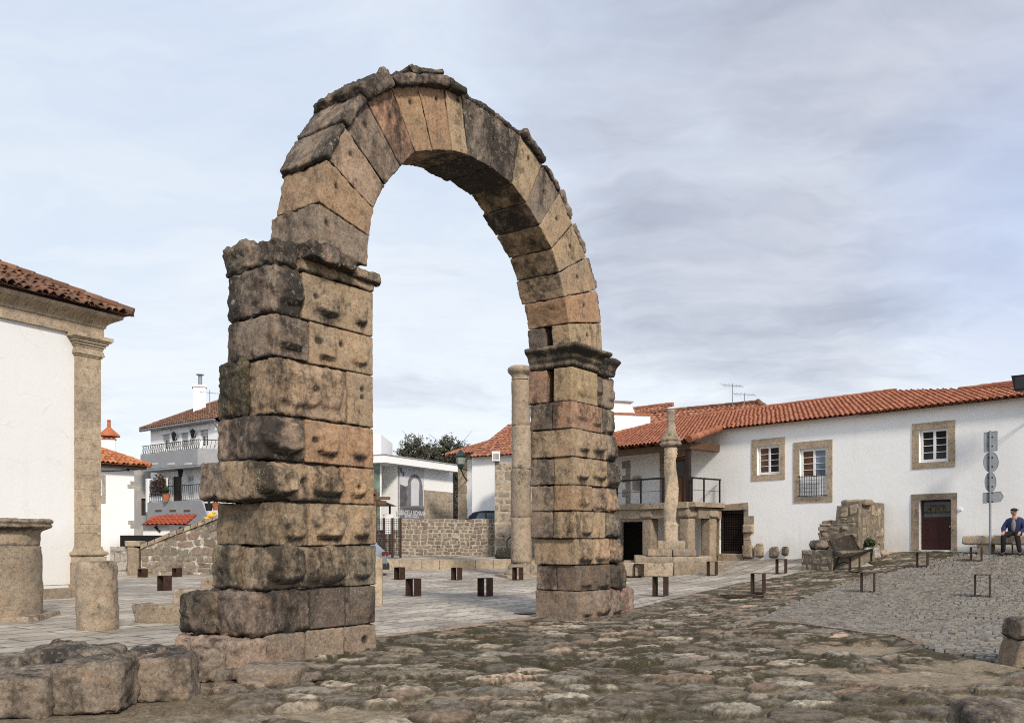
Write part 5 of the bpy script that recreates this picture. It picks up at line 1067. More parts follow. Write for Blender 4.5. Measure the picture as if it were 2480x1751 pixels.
# granite trough planter with a bush
tg = P(2111.5, 1343, 29.3); tg[2] = zg(tg[0], tg[1])-.05; trf = Frame(tg[0], tg[1], RF.E[0], RF.E[1]); tw, td, th = .66*1.03, .55, .40; tg[1] += .2
pt = thing('planter', 'rough granite trough planter with a dark bushy plant beside the ruined wall', 'planter', tg)
rock('trough', tg, (.62, .5, th), .02, 180, M['grey'], pt, r=.2, amp=.06, sp=.035)
mb = MB(); mb.box((tg[0], tg[1], tg[2]+th+.005), (.46, .34, .03)); mb.build('soil', M['core'], pt)
def bush(c, rx, ry, rz_, n, name, mat, parent, size=.035, seed=1, up=.3):
    rg = np.random.default_rng(seed); d = rg.normal(size=(n, 3)); d /= np.linalg.norm(d, axis=1)[:, None]; r = rg.uniform(.25, 1., n)**.5; cl = .65+.5*perlin(d*2.2+seed)
    p = np.array(c)+d*(r*np.maximum(cl, .2))[:, None]*np.array([rx, ry, rz_]); a = rg.normal(size=(n, 3)); a /= np.linalg.norm(a, axis=1)[:, None]; b = np.cross(a, rg.normal(size=(n, 3))); b /= np.linalg.norm(b, axis=1)[:, None]
    s_ = size*rg.uniform(.6, 1.4, n)[:, None]; V = np.stack([p-a*s_*.5, p+b*s_*.35, p+a*s_*.9, p-b*s_*.35], 1).reshape(-1, 3); Fq = np.arange(4*n).reshape(n, 4)
    t = np.repeat(np.clip(.5+.5*d[:, 2]*r+rg.normal(0, .18, n), 0, 1), 4); return npmesh(name, V, Fq, mat, parent, False, {'tint': t})
bush((tg[0], tg[1], tg[2]+th+.14), .27, .22, .24, 1500, 'plant', M['leafgreen'], pt, .05, 5)
bg2 = P(2145, 1335, 29.4); bg2[2] = zg(bg2[0], bg2[1])-.05; bg2[1] += .2; tag(rock('boulder', bg2, (.34, .3, .20), .2, 185, M['tan'], None, r=.4, amp=.12, sp=.035, loc=bg2), 'small pale boulder just right of the granite planter', 'boulder')
# ------------------------------------------------------------------ slatted bench
bo = G(2020, 1380); v2 = np.array([.72, .694]); w2 = np.array([.694, -.72]); fz = zg(*(bo[:2]+v2*1.6))
bn = thing('park_bench', 'dark slatted wooden bench with curved back and iron legs in front of the ruin', 'bench', bo)
def bp(l, d, h): q = bo[:2]+v2*l+w2*d; return np.array([q[0], q[1], bo[2]+(fz-bo[2])*l/1.7+h])
bseat = MB(); bback = MB(); LB = 1.75
def slat(mb, d, h, nd, nh, wd=.055, t=.024):
    n = np.array([w2[0]*nd, w2[1]*nd, nh]); ta = np.array([-w2[0]*nh, -w2[1]*nh, nd]); a = bp(0, d, h); b = bp(LB, d, h); mb.hexa([a-ta*wd/2-n*t/2, a+ta*wd/2-n*t/2, a+ta*wd/2+n*t/2, a-ta*wd/2+n*t/2, b-ta*wd/2-n*t/2, b+ta*wd/2-n*t/2, b+ta*wd/2+n*t/2, b-ta*wd/2+n*t/2])
for k in range(7): d = .10+.068*k; slat(bseat, d, .44-.03*math.sin(math.pi*k/6)+.02*(k == 6), .05 if k < 5 else .25, 1.)
for k in range(8): t = k/7; slat(bback, .03-.22*t-.04*t*t, .48+.42*t, .95, .30+.25*t, .05)
bseat.build('seat', M['wood_bench'], bn); bback.build('backrest', M['wood_bench'], bn)
for l in (.10, LB-.10):
    lg = MB(); lg.tube([bp(l, .50, -.02), bp(l, .48, .20), bp(l, .52, .41), bp(l, .12, .41)], [.032, .028, .03, .03], 8); lg.tube([bp(l, -.06, -.02), bp(l, .04, .22), bp(l, .10, .42), bp(l, -.03, .60), bp(l, -.20, .92)], [.034, .03, .03, .028, .024], 8); lg.tube([bp(l, .03, .16), bp(l, .28, .25), bp(l, .48, .18)], .02, 6); lg.build('leg', M['iron'], bn)
# ------------------------------------------------------------------ stone bench by the house wall
sb0 = RF.px(*k3(738, 1350), .75)[0]; sbz = RF.px(*k3(900, 1322), .75)[1]
gz = RF.pt(sb0, 0, .5); gz = zg(gz[0], gz[1]); sb = thing('stone_bench', 'long granite slab bench on stone supports along the white house wall', 'bench', RF.pt(sb0+2, gz, .45))
c = RF.pt(sb0+2.2, sbz-.27, .45); rock('seat_slab', c, (4.4, .55, .28), fr37, 190, M['tan'], sb, r=.2, amp=.07, sp=.06, tp=1)
for e in (sb0+.62, sb0+2.45, sb0+4.0): p = RF.pt(e, 0, .45); zz_ = zg(p[0], p[1])-.1; rock('support', (p[0], p[1], zz_), (.42, .42, sbz-.26-zz_), fr37, 195, M['tan'], sb, r=.15, amp=.06, sp=.06)
# ------------------------------------------------------------------ traffic sign post seen from behind
sg = P(2398, 1341, 27.2); sg[2] = zg(sg[0], sg[1])+.0; sp0 = thing('sign_post', 'grey pole carrying four traffic signs seen from behind in front of the white house', 'sign post', sg)
SF = Frame(sg[0], sg[1], .93, -.36)
zq = lambda y: H-(890+y/3.242-1304)/F*sg[1]
mb = MB(); mb.tube([sg-np.array([0, 0, .1]), (sg[0], sg[1], zq(497))], .035, 12); mb.build('pole', M['steel'], sp0)
q_ = lambda x: (2100+x/3.242-2398)/F*sg[1]*1.03
def sign(name, pts, lab):
    mb = MB(); pts = [(q_(965)+(e-q_(965))*1.0, z_) for e, z_ in pts]; mb.fprism(SF, pts, -.065, -.05); n = len(pts); o = mb.build(name, M['steel'], sp0); o['label'] = lab
    rm = MB(); 
    for i in range(n): a, b = pts[i], pts[(i+1) % n]; rm.tube([SF.pt(a[0], a[1], -.05), SF.pt(b[0], b[1], -.05)], .011, 5)
    rm.build('rim', M['steel'], o)
    cb = MB(); zc_ = sum(p[1] for p in pts)/n
    for dz__ in (-.14, .14): cb.fbox(SF, q_(965)-.05, q_(965)+.09, zc_+dz__-.018, zc_+dz__+.018, -.052, -.03)
    cb.build('bracket', M['iron'], o)
sign('sign_panel', [(q_(926), zq(660)), (q_(1016), zq(652)), (q_(1016), zq(500)), (q_(926), zq(508))], 'rectangular sign panel at the top')
ov_ = lambda cx, cy, rx, ry: [(q_(cx)+(q_(cx+rx)-q_(cx))*math.cos(a), zq(cy)+(zq(cy)-zq(cy+ry))*math.sin(a)) for a in np.linspace(0, 2*math.pi, 32, endpoint=False)]
sign('sign_panel', ov_(973, 741, 51, 79), 'larger round sign panel'); sign('sign_panel', ov_(970, 898, 38, 77), 'narrower looking round sign panel')
sign('sign_panel', [(q_(919), zq(1063)), (q_(1036), zq(1052)), (q_(1058), zq(1015)), (q_(1038), zq(974)), (q_(919), zq(984))], 'arrow-ended direction panel at the bottom')
# floodlight on a bracket at the right end of the house
fe = RF.px(2484, 928, .9)[0]; fzt = RF.px(2476, 928, .9)[1]; fl = thing('floodlight', 'dark rectangular floodlight on a wall bracket at the top right end of the white house', 'floodlight', RF.pt(fe, 5.5, .0))
mb = MB(); mb.fprism(RF, [(fe-.35, fzt+.24), (fe+.5, fzt+.22), (fe+.5, fzt-.22), (fe-.25, fzt-.24)], .80, 1.05); mb.build('housing', M['iron'], fl)
mb = MB(); mb.fquad(RF, fe-.24, fe+.42, fzt-.17, fzt+.18, 1.055); mb.build('lamp_glass', M['glass'], fl)
mb = MB(); mb.tube([RF.pt(fe+.1, fzt-.22, .92), RF.pt(fe+.1, fzt-.6, .92), RF.pt(fe+.1, fzt-.85, .0)], .035, 8); mb.build('bracket', M['steel'], fl)
# ------------------------------------------------------------------ far side of the square: kerb, pavement, rubble wall
c3 = lambda x, y: (890+x/3.6024, 1030+y/3.6024)
BY = 42.3; kz = zg(-5, BY)
pv = MB(); zt_k = P(1000, 1357, BY)[2]
ptsk = [(-14, BY), (2.2, BY), (2.2, 48.5), (-14, 48.5)]
pv.add([(*p, zt_k+(.14 if p[1] > 45 else 0)) for p in ptsk]+[(*p, kz-.4) for p in ptsk], [(0, 1, 2, 3), (0, 4, 5, 1), (1, 5, 6, 2), (3, 7, 4, 0)])
tag(pv.build('pavement', M['slabs']), kind='structure')
kb = MB(); x = -14.
while x < 2.1:
    L = random.uniform(.75, 1.1); kb.tint = random.random(); kb.box((x+L/2, BY-.11, (zt_k+kz-.15)/2+.004), (L-.02, .22, zt_k-kz+.17)); x += L
tag(kb.build('kerb_strip', M['tan']), kind='structure')
WY = 47.; WF = Frame(0, WY, 1, 0); wl = WF.px(972, 1300)[0]; wr = WF.px(1199, 1300)[0]; wt = WF.px(1080, 1256)[1]; wb_ = WF.px(1080, 1350)[1]
bw = rubble('rubble_wall', WF, lambda e: wt+.03*math.sin(e*3), wl, wr+.3, wb_-.1, None, rh=.19, sw=.28, dep=.5, seed=51, dome=.045, jit=1.2, gap=.012, loc=(wl, WY, 0))
tag(bw, 'low tan rubble retaining wall under the arch in front of the white museum', 'wall')
TY = 46.; TF = Frame(0, TY, 1, 0); tl = TF.px(1198, 1200)[0]; tt = TF.px(1220, 1118)[1]
tw_ = rubble('rubble_tower', TF, lambda e: tt, tl, tl+4.6, .3, None, mat=M['tanold'], rh=.42, sw=.50, dep=2.5, seed=52, dome=.05, gap=.03, loc=(tl, TY, 0))
tag(tw_, 'tall rubble stone wall end behind the lone column, with a floodlight on top', 'wall')
fp = TF.pt(TF.px(1201.5, 1110)[0], tt, .15); fl2 = thing('floodlight', 'pale floodlight standing on top of the tall rubble wall beside the column', 'floodlight', fp)
mb = MB(); mb.box(fp+np.array([0, 0, .24]), (.40, .18, .44)); mb.box(fp+np.array([0, .02, .49]), (.44, .24, .06)); mb.build('housing', M['white'], fl2)
mb = MB(); mb.box(fp+np.array([0, -.095, .25]), (.30, .02, .30)); mb.build('lamp_glass', M['lampglass'], fl2)
mb = MB(); mb.box(fp+np.array([0, 0, .0]), (.3, .1, .06)); mb.build('bracket', M['iron'], fl2)
p0 = P(*c3(1217, 1150), 44.5); hb = zt_k+.1; hr = thing('handrail', 'black metal stair handrail beside the lone column', 'handrail', (p0[0], 44.5, hb)); mb = MB()
a_ = np.array([p0[0], 44.5, hb]); mb.tube([a_, a_+np.array([0, 0, P(*c3(1217, 1005), 44.5)[2]-hb])], .03, 8); t_ = a_.copy(); t_[2] = P(*c3(1217, 1000), 44.5)[2]; b_ = P(*c3(1262, 962), 44.5); e_ = b_+(b_-t_)*.5; mb.tube([t_, e_], .035, 8); t2 = t_.copy(); t2[2] -= .55; mb.tube([t2, e_-np.array([0, 0, .6])], .02, 6); f_ = e_.copy(); f_[2] = hb; mb.tube([f_, e_], .03, 8)
mb.build('rail', M['iron'], hr)
p1 = P(*c3(1205, 1180), 44.); tg2 = (p1[0]+.25, 44.3, zt_k+.05); tag(rock('stone_trough', tg2, (1.5, .6, .55), 0, 200, M['arch'], None, r=.3, amp=.06, loc=tg2, color=(.07, .06, .05), stain=.2, sp=.07), 'dark mossy stone trough at the foot of the rubble wall', 'trough')
g2F = Frame(0, 50.2, 1, 0); g2t = g2F.px(940, 1283)[1]; g2 = rubble('rubble_wall', g2F, lambda q: g2t, -15, wl-.02, -.1, None, rh=.26, sw=.4, dep=.4, seed=54, dome=.05, loc=(-10, 50.2, 0)); tag(g2, 'dim rubble wall behind the bars of the rusty metal gate', 'wall')
# iron gate
IY = 44.; IF = Frame(0, IY, 1, 0); gt = thing('iron_gate', 'rusty brown metal gate with thick posts and thin horizontal bars beside the rubble wall', 'gate', IF.pt(IF.px(930, 1300)[0], zt_k))
zt1, zb1 = IF.px(940, 1254)[1], IF.px(940, 1346)[1]; pe_ = []
for x in (895, 910, 929.5, 950, 969.5): e = IF.px(x, 1300)[0]; mb = MB(); mb.fbox(IF, e-.055, e+.055, zb1-.1, zt1, -.12, 0); mb.build('post', M['rust'], gt); pe_.append(e)
for a, b in zip(pe_[1:-1], pe_[2:]):
    mb = MB()
    for k in range(17): zz = zb1+.06+(zt1-zb1-.1)*k/16; mb.fbox(IF, a+.055, b-.055, zz-.010, zz+.010, -.07, -.05)
    for k in range(1, 4): e = a+(b-a)*k/4; mb.fbox(IF, e-.008, e+.008, zb1+.05, zt1-.03, -.085, -.071)
    mb.build('bar_panel', M['iron'], gt)
# ------------------------------------------------------------------ white museum with banner
MFr = Frame(*P(932, 1150, 56)[:2], .458, .889)
if MFr.M[0] < 0: MFr.M = -MFr.M
mus = thing('museum', 'modern white flat-roofed museum with a tall printed banner and a stone-clad lower wall', 'museum', MFr.pt(4, .6, -3))
top_ = MFr.px(*c3(150, 258))[1]; bot_ = MFr.px(*c3(150, 322))[1]; L_ = MFr.px(*c3(790, 355))[0]
mb = MB(); mb.fbox(MFr, -0., L_, bot_, top_, -9, 0); mb.build('roof', M['plaster_new'], mus)
mb = MB(); mb.fbox(MFr, -.03, L_+.03, top_, top_+.07, -9, .04); mb.build('roof_edge', M['greypaint'], mus)
wr0 = MFr.px(*c3(262, 500), -.75)[0]; wr1 = MFr.px(*c3(748, 480), -.75)[0]; sm0 = MFr.px(*c3(492, 600), -.75)[0]; smz = MFr.px(*c3(620, 572), -.75)[1]
mb = MB(); mb.fbox(MFr, wr0, wr1, 0, bot_, -8, -.75); mb.build('wall', M['plaster_new'], mus)
rubble('stone_cladding', Frame(*MFr.pt(0, 0, -.72)[:2], .458, .889), lambda e: smz, sm0, wr1-.03, .5, mus, mat=M['tan'], rh=.34, sw=.5, dep=.1, seed=53, dome=.03, gap=.014)
mb = MB(); mb.fbox(MFr, wr1-.01, wr1+.12, 0, bot_, -.85, -.66); mb.build('downpipe', M['iron'], mus)
# side towards the camera: recessed entrance wall, tall glazing
SFm = Frame(*MFr.pt(wr0, 0, -.75)[:2], -MFr.M[0], -MFr.M[1]); SFm.M = -MFr.E
mb = MB(); mb.fbox(SFm, 2.0, 6.5, 0, bot_, -.6, .9); mb.fbox(SFm, 0, 2, 0, bot_, -.6, -.02); mb.build('wall', M['plaster_new'], mus)
ly = 55.5; GF_ = Frame(0, ly, 1, 0); ga, gb = GF_.px(898, 1100)[0], GF_.px(921, 1100)[0]
sg0 = SFm.px(922, 1180, 0)[0]
GW = Frame(*P(922, 1150, 57.0)[:2], -1, .15)
mb = MB(); mb.fquad(GW, 0, 3.0, .5, bot_-.02, .0); mb.build('glazing', M['glass_green'], mus)
mb = MB()
for e in (-.06, 1.1, 2.4): mb.fbox(GW, e, e+.1, .5, bot_, -.05, .05)
mb.build('window_frame', M['white'], mus)
mb = MB(); p_ = P(923, 1052, 63); mb.box((p_[0]-4, 66, p_[2]/2), (8, 6, p_[2])); mb.build('upper_wall', M['plaster_new'], mus)
# printed banner: flat print of an arch in grey-lilac
bx0 = MFr.px(*c3(280, 500), -.75)[0]; bx1 = MFr.px(*c3(490, 500), -.75)[0]
bzt = MFr.px(*c3(280, 325), -.75)[1]; bzb = MFr.px(*c3(280, 828), -.75)[1]
def Bp(x, y): return bx0+(bx1-bx0)*(x-280)/210., bzt+(bzb-bzt)*(y-325)/503.
bn_ = MB(); bn_.fbox(MFr, bx0, bx1, bzb, bzt, -.749, -.73); ban = bn_.build('banner', M['bannerpale'], mus); ban['label'] = 'printed banner with a lilac-grey arch and white lettering'
def flat(pts, mat, d, nm): q = MB(); q.fpoly(MFr, [Bp(*p) for p in pts], -.73+d); return q.build(nm, mat, ban)
ar = MB()
oc = lambda t: (410+62*math.cos(t), 500-88*math.sin(t)); ic_ = lambda t: (412+38*math.cos(t), 505-62*math.sin(t))
tt_ = np.linspace(0, math.pi, 18)
for a, b in zip(tt_[:-1], tt_[1:]): ar.add([MFr.pt(*Bp(*f), -.722) for f in (oc(a), oc(b), ic_(b), ic_(a))], [(0, 1, 2, 3)])
for xa, xb, y0, y1 in ((448, 476, 500, 545), (444, 482, 545, 700), (348, 374, 500, 520), (336, 376, 520, 705)): ar.add([MFr.pt(*Bp(*f), -.7225) for f in ((xa, y0), (xb, y0), (xb, y1), (xa, y1))], [(0, 1, 2, 3)])
ar.build('printed_arch', M['bannermid'], ban)
flat([(281, 512), (336, 530), (336, 705), (281, 705)], M['bannerdark'], .005, 'printed_wall')
flat([(281, 700), (489, 690), (489, 827), (281, 827)], M['bannermid'], .004, 'printed_ground')
flat([(300, 720), (400, 705), (489, 712), (489, 760), (330, 770)], M['bannerdark'], .006, 'printed_ground')
mk = MB()
for cx, cy, rr, a0, a1 in ((298, 388, 24, 90, 270), (302, 420, 24, -90, 90), (298, 400, 20, 90, 270)):
    ps = [Bp(cx+rr*math.cos(math.radians(a))*.75, cy-rr*math.sin(math.radians(a))) for a in np.linspace(a0, a1, 14)]; mk.fpoly(MFr, ps, -.7235-.0005*rr/24)
mk.build('banner_mark', M['bannerlilac'], ban)
bw_ = (bx1-bx0); e_, z_ = Bp(380, 762); text('BOBADELA ROMANA', MFr, e_, z_, -.72, .50, M['white'], 'lettering', ban, sxs=.74)
e_, z_ = Bp(382, 793); text('um Fórum milenário', MFr, e_, z_, -.72, .26, M['white'], 'lettering', ban, sxs=.8)
# information shelter and finger post
KY = 49.; KF = Frame(0, KY, 1, 0); kx = KF.px(*c3(150, 700))[0]; kzt = KF.px(*c3(150, 652))[1]; kzb = KF.px(*c3(150, 702))[1]
ks = thing('information_shelter', 'small timber information shelter with a dark pitched roof beside the museum', 'shelter', (kx, KY, .6))
ka, kb_ = KF.px(*c3(40, 700))[0], KF.px(*c3(246, 700))[0]
mb = MB(); mb.hexa([(ka, KY-.7, kzb), (kb_, KY-.7, kzb), (kb_, KY+.7, kzb), (ka, KY+.7, kzb), (kx-.3, KY-.7, kzt), (kx-.2, KY-.7, kzt), (kx-.2, KY+.7, kzt), (kx-.3, KY+.7, kzt)]); mb.build('roof', M['wood_dk'], ks)
for x in (75, 195): e = KF.px(*c3(x, 800))[0]; mb = MB(); mb.box((e, KY, (.6+kzb)/2), (.10, .10, kzb-.6)); mb.build('post', M['wood_dk'], ks)
e0k, e1k = KF.px(*c3(105, 800))[0], KF.px(*c3(155, 800))[0]; mb = MB(); mb.box(((e0k+e1k)/2, KY-.72, KF.px(*c3(150, 684))[1]), (.65, .03, .28)); mb.build('sign_board', M['wood_sign'], ks)
mb = MB(); mb.box((KF.px(*c3(182, 860))[0], KY-.1, KF.px(*c3(180, 860))[1]), (.55, .04, 1.1)); mb.build('notice_panel', M['white'], ks)
fx = KF.px(*c3(98, 700))[0]; fp_ = thing('finger_post', 'wooden finger post with short brown boards beside the information shelter', 'sign post', (fx, KY-1.2, .6)); zt3 = KF.px(*c3(98, 566))[1]
mb = MB(); mb.box((fx, KY-1.2, (.6+zt3)/2), (.12, .12, zt3-.6)); mb.build('pole', M['wood_sign'], fp_)
for k, (dx_, zy) in enumerate(((-.55, 582), (.0, 610), (-.45, 622), (.35, 645))): mb = MB(); mb.box((fx+dx_, KY-1.28, KF.px(*c3(98, zy))[1]), (.95 if k != 1 else .5, .04, .17)); mb.build('board', M['wood_sign'], fp_)
# ------------------------------------------------------------------ old hip-roofed house behind the column
HFr = Frame(*P(*c3(797, 300), 58)[:2], .722, -.692)
old = thing('old_stone_house', 'old white house with granite quoins, barred windows and hipped roof behind the lone column', 'house', HFr.pt(3, .8))
hz = HFr.px(*c3(800, 305))[1]; ho1 = rect(c3, 1, 1, 2, 2) if False else None
def hr_(x0, y0, x1, y1): a = HFr.px(*c3(x0, (y0+y1)/2))[0]; b = HFr.px(*c3(x1, (y0+y1)/2))[0]; cx = (x0+x1)/2; return a, b, HFr.px(*c3(cx, y1))[1], HFr.px(*c3(cx, y0))[1]
hw = hr_(1046, 337, 1106, 500); hw2 = hr_(1062, 680, 1112, 745); hl = HFr.px(*c3(868, 500))[0]
wall(HFr, 0, 13, .3, hz, [hw, hw2], M['plaster'], 'wall', old, dep=.3)
mb = MB(); mb.fbox(HFr, 0, 13, .3, hz, -10, -.32); mb.build('wall', M['plaster'], old)
qn = MB(); z_ = .5
while z_ < hz-.05: h_ = random.uniform(.4, .65); qn.tint = random.random(); qn.fbox(HFr, -.05, hl+random.uniform(-.05, .05), z_, min(z_+h_-.01, hz), -.6, .04); z_ += h_
qn.build('stone_quoins', M['tan'], old)
cz1 = HFr.px(*c3(800, 262))[1]; cn2 = MB()
for a, b, p in ((hz, hz+.35, .06), (hz+.35, hz+.5, .16), (hz+.5, cz1+.1, .3)):
    e = -p
    while e < 13: L = random.uniform(.9, 1.6); cn2.tint = random.random(); cn2.fbox(HFr, e, e+L-.01, a+.002, b-.002, -10, p); e += L
cn2.build('cornice', M['tan'], old)
for w_ in (hw, hw2):
    surround(HFr, (w_[0]-.55, w_[1]+.4, w_[2]-.45, w_[3]+.30), w_, old, M['tanold'], rec=.2); wn = window(HFr, *w_, old, rec=.15, rows=5, fm=M['wood_dk'], gl=M['glass'])
    gr = MB()
    for k in range(6): zz = w_[2]+(w_[3]-w_[2])*(k+.3)/6; gr.tube([HFr.pt(w_[0]-.3, zz+.12, .22), HFr.pt(w_[0]-.3, zz, .22), HFr.pt(w_[1]+.1, zz, .22)], .022, 5)
    for k in range(4): e = w_[0]+(w_[1]-w_[0])*(k+.5)/4; gr.tube([HFr.pt(e, w_[2]-.1, .22), HFr.pt(e, w_[3]+.1, .22)], .022, 5)
    gr.build('window_grille', M['iron'], old)
hov = .6; hze = HFr.px(*c3(715, 258), hov)[1]; hsl = .42; hq = 5.5
A_, B_ = HFr.pt(-hov, hze, hov), HFr.pt(13, hze, hov); D_ = HFr.pt(hq-.2, hze+(hq+hov)*hsl, -hq); C_ = HFr.pt(13, hze+(hq+hov)*hsl, -hq)
hrf = tiles('roof', A_, B_, C_, D_, M['tile_mid'], old, per=.26, row=.4, hgt=.06, old=.7, seed=31); tiles('roof', HFr.pt(-hov, hze, -11), A_, D_, D_+np.array([.01, .01, 0]), M['tile_mid'], old, per=.26, row=.4, hgt=.06, old=.7, seed=32)
ridge('hip_tiles', A_, D_, M['tile_mid'], hrf, r=.14, step=.42); ridge('ridge_tiles', D_, C_, M['tile_mid'], hrf, r=.14, step=.42)
# green lantern on its bracket
lp = HFr.pt(HFr.px(*c3(868, 400), .05)[0], 0, .05); le, lz = HFr.px(*c3(812, 370), 1.0); ln = thing('wall_lantern', 'green wall lantern on a curled bracket at the corner of the old stone house', 'lantern', HFr.pt(HFr.px(*c3(868, 400))[0], lz-.4, 0))
c = HFr.pt(le, lz, 1.0); mb = MB(); b0 = np.array([lp[0], lp[1], lz-.75]); mb.tube([b0, b0+(c-b0)*np.array([.5, .5, .35]), c+np.array([0, 0, -.05])], .05, 6); b1 = b0.copy(); b1[2] = lz-.05; mb.tube([b1, c+np.array([0, 0, -.05])], .05, 6); mb.build('bracket', M['lampgreen'], ln)
mb = MB(); mb.lathe(c, [(.10, -.05), (.18, .02), (.33, .70), (.38, .73), (.24, .93), (.10, 1.08), (.04, 1.2)], 6); mb.build('lamp_housing', M['lampgreen'], ln)
mb = MB(); mb.lathe(c, [(.195, .1), (.325, .64)], 6); mb.build('lamp_glass', M['lampglass'], ln)
# ------------------------------------------------------------------ cars
def car(name, label, base, yaw, paint, sc=1.):
    t = thing(name, label, 'car', base); b = np.array(base, float); c, s_ = math.cos(yaw), math.sin(yaw)
    def W(x, y, z): return (b[0]+sc*(x*c-y*s_), b[1]+sc*(x*s_+y*c), b[2]+sc*z)
    prof = [(-2.08, .32), (-2.12, .55), (-2.10, .80), (-2.04, 1.0), (-1.92, 1.16), (-1.62, 1.43), (-1.2, 1.50), (-.2, 1.52), (.45, 1.42), (1.15, 1.02), (1.75, .90), (2.05, .72), (2.1, .5), (2.05, .30)]
    V = []; n = len(prof); ys = [-.86, -.80, -.6, 0, .6, .80, .86]
    for y in ys:
        for x, z in prof:
            ay = abs(y)/.86; tuck = max(0, (z-.95))*.42; yy = y*(1-tuck*(ay > .5)*.75); V.append(W(x*(1-.03*ay**4), yy, z-(.03*ay**3 if z > .8 else 0)))
    Fq = []
    for i in range(len(ys)-1):
        for k in range(n-1): Fq.append((i*n+k, i*n+k+1, (i+1)*n+k+1, (i+1)*n+k))
        Fq.append((i*n+n-1, i*n, (i+1)*n, (i+1)*n+n-1))
    Fq += [tuple(range(n)), tuple(range(len(ys)*n-1, (len(ys)-1)*n-1, -1))]
    body = npmesh('body', np.array(V), Fq, paint, t, True)
    import bmesh
    bm = bmesh.new(); bm.from_mesh(body.data); bmesh.ops.recalc_face_normals(bm, faces=bm.faces); bm.to_mesh(body.data); bm.free()
    for sd_ in (-1, 1):
        for nm, pts in (('side_window', [(-1.55, 1.0), (-1.35, 1.36), (-.98, 1.38), (-.98, 1.0)]), ('side_window', [(-.90, 1.0), (-.90, 1.38), (-.1, 1.41), (-.05, 1.0)]), ('side_window', [(.03, 1.0), (-.02, 1.41), (.35, 1.34), (.95, 1.0)])):
            mb = MB(); mb.add([W(x, sd_*(.86*(1-max(0, z-.95)*.42*.75)+.008), z-.02) for x, z in pts], [tuple(range(4))]); mb.build(nm, M['glass_blue'] if paint is M['carblack'] else M['glass'], t)
        mb = MB(); mb.hexa([W(x, y, z) for z in (.84, 1.02) for x, y in ((-2.12, sd_*.82), (-1.86, sd_*.875), (-1.92, sd_*.6), (-2.135, sd_*.6))]); mb.build('tail_light', M['red'], t)
        for x in (-1.3, 1.3):
            wh = MB(); q = [W(x, sd_*.70, .32), W(x, sd_*.89, .32)]; wh.tube(q, .32*sc, 20); w_ = wh.build('wheel', M['rubber'], t); wh = MB(); wh.tube([W(x, sd_*.88, .32), W(x, sd_*.905, .32)], .20*sc, 14); wh.build('rim', M['steel'], w_)
    mb = MB(); mb.add([W(x, y, z) for x, y, z in ((-1.955, -.66, 1.13), (-1.955, .66, 1.13), (-1.66, .56, 1.415), (-1.66, -.56, 1.415))], [(0, 1, 2, 3)]); mb.build('rear_window', M['glass'], t)
    mb = MB(); mb.hexa([W(x, y, z) for z in (.26, .52) for x, y in ((-2.17, -.84), (-2.17, .84), (-1.9, .88), (-1.9, -.88))]); mb.build('bumper', M['plastic'], t)
    mb = MB(); mb.hexa([W(x, y, z) for z in (.60, .71) for x, y in ((-2.135, -.26), (-2.135, .26), (-2.10, .26), (-2.10, -.26))]); mb.build('number_plate', M['white'], t)
    return t
gc = G(925, 1400); rx = P(941, 1340, 37.5)[0]; cy_ = 38.0; yaw_g = math.radians(200); cl_ = 2.15
cb = (rx-2.12*abs(math.cos(yaw_g))-.75*abs(math.sin(yaw_g)), cy_, zg(-5.5, 38))
car('parked_car', 'silver-blue parked car of which only the tail shows beside the broader pier', cb, math.radians(190), M['carpaint'])
dY = 51.; dz0 = P(1170, 1236, dY)[2]-1.52; car('parked_car', 'dark navy car parked above the rubble wall by the old stone house', (P(1215, 1250, dY)[0], dY, dz0), math.radians(4), M['carblack'])
up = MB(); ptsu = [(wl, 47.45), (3, 47.45), (6, 75), (wl-.5, 75)]; up.add([(*p, dz0) for p in ptsu]+[(*p, -.6) for p in ptsu], [(0, 1, 2, 3), (0, 4, 5, 1), (1, 5, 6, 2), (3, 7, 4, 0)]); tag(up.build('upper_road', simple('asphalt', (.055, .052, .05), .9)), kind='structure')
